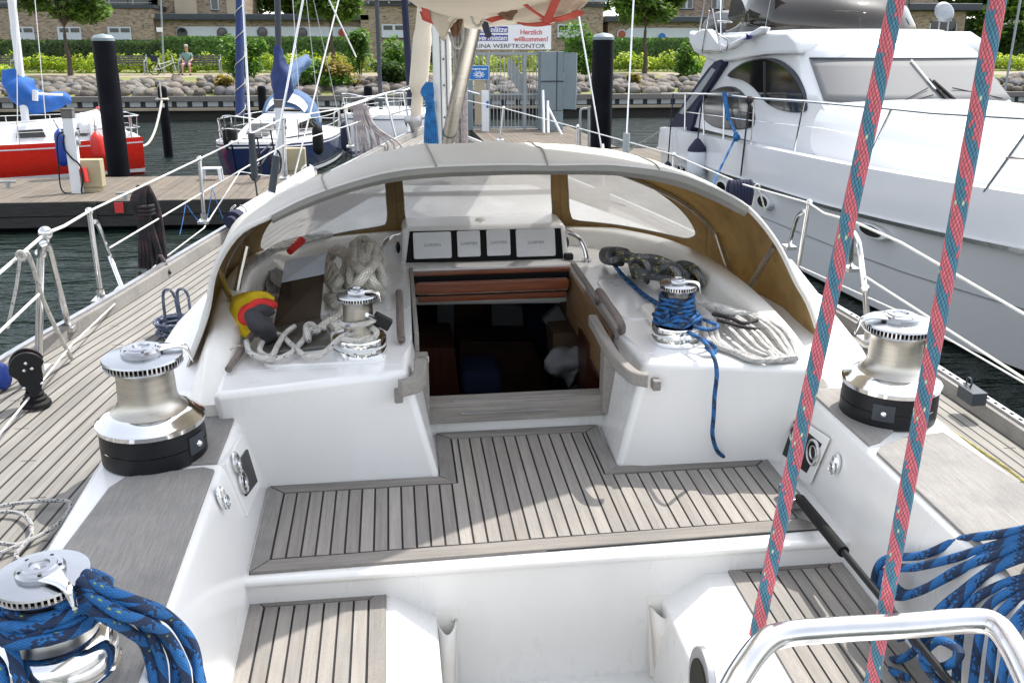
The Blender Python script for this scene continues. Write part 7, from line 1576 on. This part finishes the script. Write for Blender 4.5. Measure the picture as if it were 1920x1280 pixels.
# boulders
shapes = []
for k in range(6):
    bm = bmesh.new(); bmesh.ops.create_icosphere(bm, subdivisions=2, radius=1.0)
    r = random.Random(k); d = [Vector((r.uniform(-1, 1), r.uniform(-1, 1), r.uniform(-1, 1))).normalized() for _ in range(7)]
    for v in bm.verts:
        n_ = v.co.normalized(); f = 1+sum(.10*max(0, n_.dot(q)) for q in d[:3])-sum(.22*max(0, n_.dot(q)-.55) for q in d[3:]); v.co = n_*f*(1+r.uniform(-.03, .03))
    me = bpy.data.meshes.new('boulder'); bm.to_mesh(me); bm.free(); me.materials.append(MT['rock'])
    for p in me.polygons: p.use_smooth = True
    shapes.append(me)
n = 0; G1 = 'rounded boulders of the riprap bank'; rest = MB()
for i in range(760):
    x = random.uniform(-17.5, 16.0); y = 42.7+3.7*random.random()**1.1; s = random.uniform(.15, .30)*(1.1 if y < 44 else .95)
    p = Vector((x, y, hz(y)+s*.3)); sc_ = (s*random.uniform(.95, 1.4), s, s*random.uniform(.65, .9)); ro = (random.uniform(-.4, .4), random.uniform(-.4, .4), random.uniform(0, 6.28))
    if n < 292 and s > .205:
        o = bpy.data.objects.new('boulder', random.choice(shapes)); COL.objects.link(o); o.location = p; o.scale = sc_; o.rotation_euler = ro
        tag(o, 'rounded grey or brown boulder in the riprap between quay wall and path', 'boulder', G1); n += 1
    else:
        me = random.choice(shapes); M4 = Matrix.Translation(p) @ Euler(ro).to_matrix().to_4x4() @ Matrix.Diagonal((*sc_, 1)); rest.add([M4 @ v.co for v in me.vertices], [tuple(q.vertices) for q in me.polygons], rnd=random.random())
for i in range(420):
    x = random.choice((-1, 1))*random.uniform(17, 34); y = random.uniform(42.7, 46.2); s = random.uniform(.18, .32); me = random.choice(shapes)
    M4 = Matrix.Translation((x, y, hz(y)+s*.3)) @ Euler((random.uniform(-.4, .4), 0, random.uniform(0, 6.28))).to_matrix().to_4x4() @ Matrix.Diagonal((s*1.2, s, s*.75, 1)); rest.add([M4 @ v.co for v in me.vertices], [tuple(q.vertices) for q in me.polygons], rnd=random.random())
o = rest.build('rubble', MT['rubble'], smooth=True, fix=False); tag(o, kind='stuff')

# ---- foliage
def leaves(m, blobs, n, size, rng, flat=.5):
    tot = sum(b[3] for b in blobs)
    for b in blobs:
        cx_, cy_, cz_, wgt, rx, ry, rz_ = b
        for i in range(int(n*wgt/tot)):
            while True:
                u = Vector((rng.uniform(-1, 1), rng.uniform(-1, 1), rng.uniform(-1, 1)))
                if .18 < u.length < 1: break
            u = u*(.55+.45*rng.random()) if rng.random() < .35 else u.normalized()*rng.uniform(.72, 1.04)
            p = Vector((cx_+u.x*rx, cy_+u.y*ry, cz_+u.z*rz_)); s = size*rng.uniform(.6, 1.4)
            ax = Vector((rng.uniform(-1, 1), rng.uniform(-1, 1), rng.uniform(-.6, .6))).normalized(); up_ = Vector((rng.uniform(-.5, .5), rng.uniform(-.5, .5), 1)).normalized(); bx = ax.cross(up_)
            bx = bx.normalized() if bx.length > .1 else Vector((1, 0, 0))
            m.add([p-ax*s, p-bx*s*flat, p+ax*s, p+bx*s*flat], [(0, 1, 2, 3)], rnd=rng.random())
def tree(x, y, h, crown_z, rx, rz_, label, mat='leaf_tree', n=5200, size=.15, seed=1, name='tree', tr=.11, group=None, lobes=13):
    rng = random.Random(seed); z0 = hz(y); t = T_(name, label, 'tree', (x, y, z0), group=group)
    m = MB(); m.tube(spline([(0, 0, -.2), (.03, 0, h*.25), (-.04, .02, h*.5), (.0, 0, h*.85)], 5), [tr*1.25]*3+[tr]*6+[tr*.7]*4+[tr*.35]*3, 8); trk = m.build('trunk', MT['bark'], t, smooth=True)
    blobs = [(0, 0, crown_z, 1.6, rx*.55, rx*.5, rz_*.6)]; m = MB()
    for k in range(lobes):
        a = rng.uniform(0, 6.28); el = rng.uniform(-.8, 1.0); d = rng.uniform(.45, .80)
        c = Vector((rx*d*cos(a)*cos(el), rx*d*.85*sin(a)*cos(el), crown_z+rz_*d*sin(el))); s = rng.uniform(.26, .44); blobs.append((c.x, c.y, c.z, 1.0, rx*s, rx*s, rz_*s*.9))
        m.tube(spline([(0, 0, crown_z-rz_*.75), (c.x*.4, c.y*.4, (crown_z-rz_*.5+c.z)/2), tuple(c)], 4), [tr*.45, tr*.4, tr*.3, tr*.25, tr*.2, tr*.15, tr*.12, tr*.1, tr*.08], 5)
    m.build('limbs', MT['bark'], trk, smooth=True)
    m = MB(); leaves(m, blobs, n, size, rng); m.build('crown', MT[mat], t, fix=False); return t
def at(px, py, Yv): return wY(px, py, Yv)
c = at(132, 141, 49.5); tree(c.x, 49.5, 2.9, 3.55, 2.3, 1.75, 'round young tree behind the red boat, left of the benches', seed=2, n=6500)
c = at(626, 140, 50.5); tree(c.x, 50.5, 3.2, 3.55, 1.85, 1.65, 'young tree behind the navy boat, in front of the round windows', seed=5, n=5200)
c = at(1208, 142, 50.0); tree(c.x, 50.0, 3.2, 3.6, 2.0, 1.7, 'young tree right of the tall piling, in front of the white band', seed=9, n=5600)
# bushes
def bush(px, pb, Yv, w, h, label, mat='leaf_bush', n=1500, seed=1, size=.11, cat='bush', name='bush'):
    rng = random.Random(seed); c = at(px, pb, Yv); z0 = hz(Yv); t = T_(name, label, cat, (c.x, Yv, z0)); blobs = []
    for k in range(7): zz = rng.uniform(.15, .85); sp = (1-zz*.65); blobs.append((rng.uniform(-1, 1)*w*.5*sp, rng.uniform(-.3, .3)*w, h*zz, 1, w*.42, w*.38, h*.24))
    m = MB()
    for b in blobs: m.tube([(b[0]*.2, b[1]*.2, 0), (b[0], b[1], b[2])], .02, 4)
    m.build('stems', MT['bark'], t); m = MB(); leaves(m, blobs, n, size, rng); m.build('foliage', MT[mat], t, fix=False); return t
bush(440, 140, 47.0, 1.5, 2.0, 'leafy bush right of the occupied bench', seed=3); bush(475, 140, 47.4, 1.3, 1.7, 'leafy bush between the furled sail and the navy cover', seed=4)
bush(676, 141, 47.5, 1.0, 2.3, 'narrow pointed bush left of the far bow rail', seed=6); bush(745, 141, 47.2, 1.3, 2.4, 'tall bush just left of the furled headsail', seed=7); bush(600, 165, 44.6, 1.9, 1.1, 'low wide bush growing over the boulders behind the navy boat', seed=8, n=2200)
bush(640, 168, 44.2, 1.5, 1.4, 'ragged bush on the boulders with pale twigs', 'leaf_dry', 900, 10); bush(735, 160, 44.8, 1.6, 1.3, 'dark bush low on the bank left of the mast', 'leaf_dark', 1800, 11); bush(1095, 145, 47.5, 1.9, 2.5, 'big bush behind the tall piling right of the gate', seed=12, n=2600); bush(1290, 150, 46.8, 1.1, 1.7, 'leafy bush at the motor yacht stern', seed=13, n=1500)
bush(425, 172, 43.6, .8, .7, 'dry reddish shrub among the boulders right of the benches', 'leaf_dry', 700, 14); bush(1190, 165, 44.0, .7, .6, 'small dry shrub on the boulders behind the shroud', 'leaf_dry', 500, 15); bush(8, 165, 45.5, 1.2, .8, 'weedy yellow shrub at the left picture edge', 'leaf_yellow', 900, 16)
bush(820, 141, 48, 1.6, 2.0, 'bush hidden behind the mast', seed=17)
# planting with yellow-green shrubs, dark hedge behind
rng = random.Random(5); m = MB()
for i in range(170):
    x = -30+66*i/170+rng.uniform(-.15, .15); h = rng.uniform(.65, 1.05); leaves(m, [(x, 52.6+rng.uniform(-.3, .5), hz(52.5)+h*.5, 1, .36, .4, h*.55)], 210, .085, rng)
o = m.build('shrub_planting', MT['leaf_yellow'], fix=False); tag(o, kind='stuff')
def hedge(x0, x1, y, z0, z1, label, mat='leaf_hedge', n=9000, seed=1):
    rng = random.Random(seed); t = T_('hedge', label, 'hedge', ((x0+x1)/2, y, hz(y))); m = MB()
    for i in range(n):
        f = rng.random(); x = rng.uniform(x0, x1)
        if f < .7: p = Vector((x, y-.5+rng.uniform(-.08, .06), rng.uniform(z0, z1)))
        else: p = Vector((x, rng.uniform(y-.5, y+.5), z1+rng.uniform(-.05, .09)))
        s = .10*rng.uniform(.6, 1.4); ax = Vector((rng.uniform(-1, 1), rng.uniform(-.5, .5), rng.uniform(-1, 1))).normalized(); bx = ax.cross(Vector((rng.uniform(-.4, .4), -1, rng.uniform(0, .6)))).normalized()
        m.add([p-ax*s, p-bx*s*.55, p+ax*s, p+bx*s*.55], [(0, 1, 2, 3)], rnd=rng.random())
    m.box(x0+.05, x1-.05, y-.44, y+.44, z0-.3, z1-.05); m.xf(t.matrix_basis.inverted()); m.build('foliage', MT[mat], t, fix=False); return t
HY = 56.0
z0, z1 = at(600, 105, HY).z, at(600, 74, HY).z
hedge(at(305, 90, HY).x, at(668, 90, HY).x, HY, z0-.4, z1, 'clipped dark green hedge under the round windows, left half', seed=1); hedge(at(1060, 90, HY).x, at(1420, 90, HY).x, HY, z0-.4, z1-.03, 'clipped dark green hedge under the round windows, right half', seed=2)
hedge(at(1800, 90, 62).x, at(2150, 90, 62).x, 62, 1.5, at(1880, 40, 62).z, 'tall dark hedge behind the trees at the right picture edge', 'leaf_dark', 12000, 8)
hedge(at(1760, 90, 50).x, at(2100, 90, 50).x, 50, 1.0, at(1880, 150, 50).z, 'dark hedge low at the right picture edge behind the motor yacht', 'leaf_dark', 7000, 7)
hedge(at(-460, 90, HY).x, at(300, 90, HY).x, HY+1, z0-.4, at(200, 80, HY+1).z, 'climbing greenery at the foot of the left brick building', 'leaf_dark', 15000, 3)
# ---- buildings
BY = 60.0
def B(name, label, loc): return T_(name, label, 'building', loc)
def pb_(px, py, Yv=BY): return at(px, py, Yv)
def wbox(m, px0, px1, py0, py1, Yv, d0, d1):
    a, b = pb_(px0, py1, Yv), pb_(px1, py0, Yv); m.box(a.x, b.x, Yv+d0, Yv+d1, a.z, b.z)
def window(bd, px0, px1, py0, py1, Yv, panes=2, white_below=True):
    m = MB(); wbox(m, px0, px1, py0, py1, Yv, -.06, .05); f = part(m, bd, 'window', 'white_trim')
    w = (px1-px0)/panes
    for k in range(panes):
        m = MB(); 
        if white_below: wbox(m, px0+w*k+w*.14, px0+w*(k+1)-w*.10, py0+2.5, py0+(py1-py0)*.42, Yv, -.075, -.0)
        else: wbox(m, px0+w*k+1.5, px0+w*(k+1)-1.5, py0+1.5, py1-1.5, Yv, -.075, 0)
        sub(m, f, bd, 'pane', 'window_glass')
    m = MB(); wbox(m, px0-1, px1+1, py1, py1+1.5, Yv, -.12, .02); sub(m, f, bd, 'sill', 'zinc')
b1_ = B('brick_building', 'brick building with balcony railing at the upper left', (pb_(140, 100).x, BY, 1.9))
m = MB(); a, b = pb_(-520, 110), pb_(285, 17); m.box(a.x, b.x, BY, BY+9, 1.0, b.z+.02); part(m, b1_, 'wall', 'brick')
m = MB(); m.box(a.x, b.x+.15, BY-.15, BY+9, b.z+.03, b.z+.22); part(m, b1_, 'balcony_slab', 'zinc')
m = MB(); zb = b.z+.25
for k in range(5): m.box(a.x, b.x, BY-.10, BY-.07, zb+.16*k+.05, zb+.16*k+.08)
x = a.x
while x < b.x: m.box(x, x+.05, BY-.12, BY-.06, zb, zb+.85); x += 1.3
part(m, b1_, 'balcony_railing', 'galv'); m = MB(); m.box(a.x, b.x-.6, BY+2, BY+9, b.z+.2, b.z+9); part(m, b1_, 'upper_wall', 'window_glass')
for px in (22, 110, 204): window(b1_, px, px+41, 51, 75, BY)
b2_ = B('brick_building', 'pale brick house with white windows between tree and furled sail', (pb_(385, 100, 64).x, 64, 1.9)); a, b = pb_(306, 110, 63), pb_(441, -190, 63)
m = MB(); m.box(a.x, b.x, 63, 70, 1.5, b.z); part(m, b2_, 'wall', 'brick'); m = MB(); a2, b2q = pb_(332, 60, 62.6), pb_(350, -190, 62.6); m.box(a2.x, b2q.x, 62.6, 70, 1.5, b2q.z); m.box(pb_(424, 0, 62.8).x, pb_(441, 0, 62.8).x, 62.8, 63, 1.5, b.z); part(m, b2_, 'plaster_bay', 'plaster')
for p in ((352, 362, -20, 18), (396, 408, -20, 19)): window(b2_, *p, 63, 1, False)
def wing(label, px0, px1, ports, Yv=BY+.5, roof_y=(28, 38), band=(51, 74)):
    w = B('flat_roofed_wing', label, (pb_((px0+px1)/2, 100, Yv).x, Yv, 1.9)); m = MB(); wbox(m, px0, px1, roof_y[1], 125, Yv, 0, 8); part(m, w, 'wall', 'brick')
    m = MB(); wbox(m, px0-6, px1+2, roof_y[0], roof_y[1], Yv, -.5, 8.2); part(m, w, 'roof', 'zinc', bevel=.03)
    a, b = pb_(px0+32, band[1], Yv), pb_(px1-4, band[0], Yv); h = (b.z-a.z)/2; m = MB(); m.prism(arc_pts((a.x+h, a.z+h), h, pi/2, 1.5*pi, 8)+arc_pts((b.x-h, a.z+h), h, -pi/2, pi/2, 8), Yv-.06, Yv+.02, 'y'); part(m, w, 'white_band', 'white_trim')
    for px, py, mt in ports:
        c = pb_(px, py, Yv); m = MB(); m.lathe([(.24, 0), (.30, .03), (.30, .06), (.24, .07)], 24, Matrix.Translation((c.x, Yv-.06, c.z)) @ Matrix.Rotation(pi/2, 4, 'X')); f = part(m, w, 'round_window', 'zinc' if mt == 'window_glass' else 'white_trim', smooth=True)
        m = MB(); m.lathe([(.0, .04), (.25, .038)], 24, Matrix.Translation((c.x, Yv-.06, c.z)) @ Matrix.Rotation(pi/2, 4, 'X')); sub(m, f, w, 'pane', mt)
    return w
wing('low wing with dark flat roof and white band of round windows, left of centre', 300, 690, [(342, 62, 'window_glass'), (417, 62, 'window_glass'), (492, 61, 'window_glass'), (567, 62, 'window_glass'), (642, 62, 'orange_glass')])
b3_ = B('brick_building', 'brick building behind the mast and the welcome board', (pb_(900, 100).x, BY, 1.9)); m = MB(); wbox(m, 680, 1136, -160, 130, BY, 0, 9); part(m, b3_, 'wall', 'brick')
m = MB(); wbox(m, 680, 1136, 8, 11, BY, -.2, -.0); part(m, b3_, 'cornice', 'zinc')
m = MB()
for k in range(4): wbox(m, 690, 1136, -14+5*k, -12.6+5*k, BY, -.5, -.47)
for k in range(12): wbox(m, 690+38*k, 691.5+38*k, -16, 8, BY, -.5, -.45)
part(m, b3_, 'balcony_railing', 'galv'); m = MB(); wbox(m, 690, 1130, -160, 2, BY, -.03, 0.0); part(m, b3_, 'glazing', 'window_glass')
for px in (716, 950, 1045): window(b3_, px, px+44, 46, 71, BY)
wing('low wing with white band of coloured round windows, right of the tall piling', 1138, 1620, [(1165, 65, 'orange_glass'), (1240, 70, 'sign_cyan'), (1315, 74, 'window_glass'), (1390, 76, 'window_glass')], roof_y=(33, 42), band=(54, 80))
b4_ = B('brick_building', 'tall brick house at the top right behind the motor yacht', (pb_(1400, 100, 66).x, 66, 2)); m = MB(); wbox(m, 1262, 1640, -180, 60, 66, 0, 8); part(m, b4_, 'wall', 'brick')
for k in range(6): window(b4_, 1275+58*k, 1300+58*k, -18, 17, 66, 2, False)
b5_ = B('brick_building', 'brick pavilion with dark roof and arched window at the upper right', (pb_(1760, 60, 58).x, 58, 2)); YB = 58.0; m = MB(); wbox(m, 1600, 1812, 22, 150, YB, 0, 8); part(m, b5_, 'wall', 'brick')
m = MB(); wbox(m, 1590, 1833, 8, 20, YB, -.6, 8); part(m, b5_, 'roof', 'zinc', bevel=.04); m = MB(); wbox(m, 1560, 1812, -160, 4, YB, 2, 8); part(m, b5_, 'upper_wall', 'brick')
a, b = pb_(1738, 84, YB), pb_(1794, 38, YB); m = MB(); pl = [(a.x, a.z), (b.x, a.z), (b.x, b.z-.2)]+[(b.x+(a.x-b.x)*k/8, b.z-.2+.28*sin(pi*k/8)) for k in range(1, 8)]+[(a.x, b.z-.2)]; m.prism(pl, YB-.08, YB+.03, 'y'); f = part(m, b5_, 'arched_window', 'white_trim')
for i in range(3):
    for j in range(2): m = MB(); w_ = (b.x-a.x)/3; h_ = (b.z-a.z)/2; m.box(a.x+w_*i+.07, a.x+w_*(i+1)-.05, YB-.10, YB-.02, a.z+h_*j+.07, a.z+h_*(j+1)-.07); sub(m, f, b5_, 'pane', 'window_glass')
# background trees above the roofs
for k, (px, Yv, rx, rz_, cz_, mt) in enumerate(((470, 70, 3.6, 3.6, 5.2, 'leaf_tree'), (545, 72, 4.0, 4.2, 5.5, 'leaf_tree'), (630, 71, 3.6, 3.8, 5.2, 'leaf_hedge'), (255, 76, 3.6, 4.0, 8, 'leaf_tree'), (1165, 74, 4.0, 4.2, 6.2, 'leaf_tree'), (1235, 72, 3.6, 4.0, 6.0, 'leaf_tree'), (1850, 64, 3.4, 4.4, 4.8, 'leaf_dark'), (1905, 60, 3.0, 4.0, 4.2, 'leaf_tree'), (1965, 62, 3.6, 4.2, 4.6, 'leaf_dark'), (1880, 56, 1.6, 1.4, 1.4, 'leaf_dark'), (1500, 82, 6, 6, 7.5, 'leaf_dark'), (1660, 84, 6, 6, 7.5, 'leaf_dark'), (1800, 80, 5.5, 6, 7, 'leaf_dark'), (1980, 78, 6, 6, 6, 'leaf_tree'), (300, 86, 6, 6, 8, 'leaf_dark'), (560, 84, 6, 6, 7.5, 'leaf_dark'), (1000, 86, 6, 6, 8.5, 'leaf_dark'), (40, 88, 6, 6, 8.5, 'leaf_dark'))):
    c = at(px, 60, Yv); tree(c.x, Yv, cz_, cz_, rx, rz_, ['green tree above the flat roof, behind the furled sail', 'green tree above the flat roof, behind the navy mast', 'darker tree above the flat roof, right of the navy mast', 'tree behind the left brick building', 'tree behind the wing right of the welcome board', 'tree behind the wing, farther right', 'dark tree between the pavilion and the right rope', 'lighter tree at the right picture edge', 'dark tree beyond the right picture edge', 'low dark bush under the trees at the right edge', 'tall tree far behind the tall brick house', 'tall tree far behind the pavilion', 'tall tree far behind, right of the pavilion', 'tall tree far behind the right picture edge', 'tall tree far behind the pale brick house', 'tall tree far behind the flat roofed wing', 'tall tree far behind the welcome board', 'tall tree far behind the left brick building'][k], mt, 6500, .24, 30+k, tr=.18, group='trees behind the buildings')
# lamp post with small sign
c = at(304, 104, 50.5); L = T_('lamp_post', 'slim grey lamp post with a small white plate by the bicycle', 'lamp post', (c.x, 50.5, hz(50.5))); m = MB(); tp = at(294, -120, 50.5)-c; m.tube([(0, 0, 0), tuple(tp)], .045, 10); m.build('pole', MT['galv'], L, smooth=True)
m = MB(); q = at(299, 56, 50.4)-Vector((c.x, 50.5, hz(50.5))); m.box(q.x-.14, q.x+.14, -.1, -.07, q.z-.1, q.z+.1); m.build('plate', MT['sign_white'], L)
c = at(1896, 75, 40); m = MB(); m.tube([(c.x, 40, 0), (c.x+.3, 40, 9)], .05, 8); o = m.build('mast_pole', MT['galv'], smooth=True); tag(o, 'thin grey pole at the right picture edge', 'pole')
m = MB(); c = at(767, 60, 30); m.tube([(c.x, 30, .8), (c.x-.25, 30, 9)], .10, 10); o = m.build('mast_pole', MT['navy'], smooth=True); tag(o, 'dark mast of a far boat left of the furled headsail', 'mast')
# park benches
def bench(px, Yv, label):
    c = at(px, 141, Yv); t = T_('park_bench', label, 'bench', (c.x, Yv, hz(Yv)), group='park benches on the path'); W = .95
    m = MB()
    for k in range(4): m.box(-W, W, -.45+.11*k, -.36+.11*k, .42, .45)
    m.build('seat', MT['bench_slat'], t); m = MB()
    for k in range(4): m.box(-W, W, .02+.03*k, .05+.03*k, .52+.10*k, .60+.10*k)
    m.build('backrest', MT['bench_slat'], t)
    for s in (-1, 1): m = MB(); m.tube(spline([(s*W, -.42, 0), (s*W, -.44, .42), (s*W, -.36, .64), (s*W, -.1, .66), (s*W, .12, .80)], 5), .03, 6); m.tube([(s*W, .15, 0), (s*W, .05, .45), (s*W, .14, .95)], .03, 6); m.build('leg', MT['galv'], t, smooth=True)
    return t
bench(238, 50.0, 'grey slatted bench, empty, left of the bicycle'); bench(378, 50.0, 'grey slatted bench with the seated man on its left end'); bench(-10, 50.2, 'grey bench at the left picture edge')
c = at(311, 141, 49.6); bicycle((c.x, 49.6, hz(49.6)), 0.1, 1.0, 'white and grey bicycle with a dark pannier parked beside the seated man', 'white_paint')
# seated man
c = at(353, 141, 49.7); PZ = hz(49.7); PM_ = T_('person', 'person in green shirt, shorts and cap sitting on the bench, hands on lap', 'person', (c.x, 49.95, PZ))
def skin_mesh(name, nodes, edges, mat, parent, root=0, sub_=2):
    me = bpy.data.meshes.new(name); me.from_pydata([n_[0] for n_ in nodes], edges, []); o = bpy.data.objects.new(name, me); COL.objects.link(o); o.parent = parent
    md = o.modifiers.new('skin', 'SKIN'); md.use_smooth_shade = True
    for v, n_ in zip(me.skin_vertices[0].data, nodes): r = n_[1]; v.radius = (r, r) if not isinstance(r, tuple) else r
    for i, v in enumerate(me.skin_vertices[0].data): v.use_root = (i == root)
    s = o.modifiers.new('sub', 'SUBSURF'); s.levels = s.render_levels = sub_
    me.materials.append(MT[mat]); return o
nd = [((0, -.18, .52), .13), ((0, -.14, .70), .135), ((0, -.10, .90), .15), ((0, -.10, 1.00), .09), ((0, -.12, 1.08), .055), ((0, -.14, 1.16), .075), ((0, -.15, 1.25), .09), ((0, -.14, 1.33), .07)]
ed = [(i, i+1) for i in range(7)]
for s in (-1, 1):
    b0 = len(nd); nd += [((s*.10, -.20, .50), .09), ((s*.15, -.58, .50), .075), ((s*.16, -.62, .46), .062), ((s*.17, -.60, .25), .052), ((s*.18, -.60, .07), .035), ((s*.19, -.72, .03), .035)]; ed += [(0, b0)]+[(b0+i, b0+i+1) for i in range(5)]
    b1x = len(nd); nd += [((s*.19, -.10, .96), .06), ((s*.25, -.18, .74), .045), ((s*.16, -.38, .62), .034), ((s*.08, -.44, .60), .03)]; ed += [(2, b1x)]+[(b1x+i, b1x+i+1) for i in range(3)]
skin_mesh('body', nd, ed, 'skin', PM_)
nd = [((0, -.16, .56), .150), ((0, -.14, .70), .155), ((0, -.10, .90), .165), ((0, -.10, 1.01), .10), ((.19, -.10, .97), .075), ((.25, -.17, .78), .062), ((-.19, -.10, .97), .075), ((-.25, -.17, .78), .062)]
skin_mesh('shirt', nd, [(0, 1), (1, 2), (2, 3), (2, 4), (4, 5), (2, 6), (6, 7)], 'shirt_green', PM_)
nd = [((0, -.18, .52), .145), ((.10, -.24, .50), .105), ((.15, -.50, .50), .095), ((-.10, -.24, .50), .105), ((-.15, -.50, .50), .095)]; skin_mesh('shorts', nd, [(0, 1), (1, 2), (0, 3), (3, 4)], 'shorts', PM_)
m = MB(); m.lathe([(.095, 1.30), (.092, 1.37), (.05, 1.41), (.0, 1.42)], 16, Matrix.Translation((0, -.15, 0))); m.box(-.07, .07, -.32, -.22, 1.305, 1.32); m.build('cap', MT['cap'], PM_, smooth=True)
for s in (-1, 1): m = MB(); m.ball((s*.19, -.70, .03), (.045, .12, .04)); m.build('shoe', MT['black_plastic'], PM_, smooth=True)
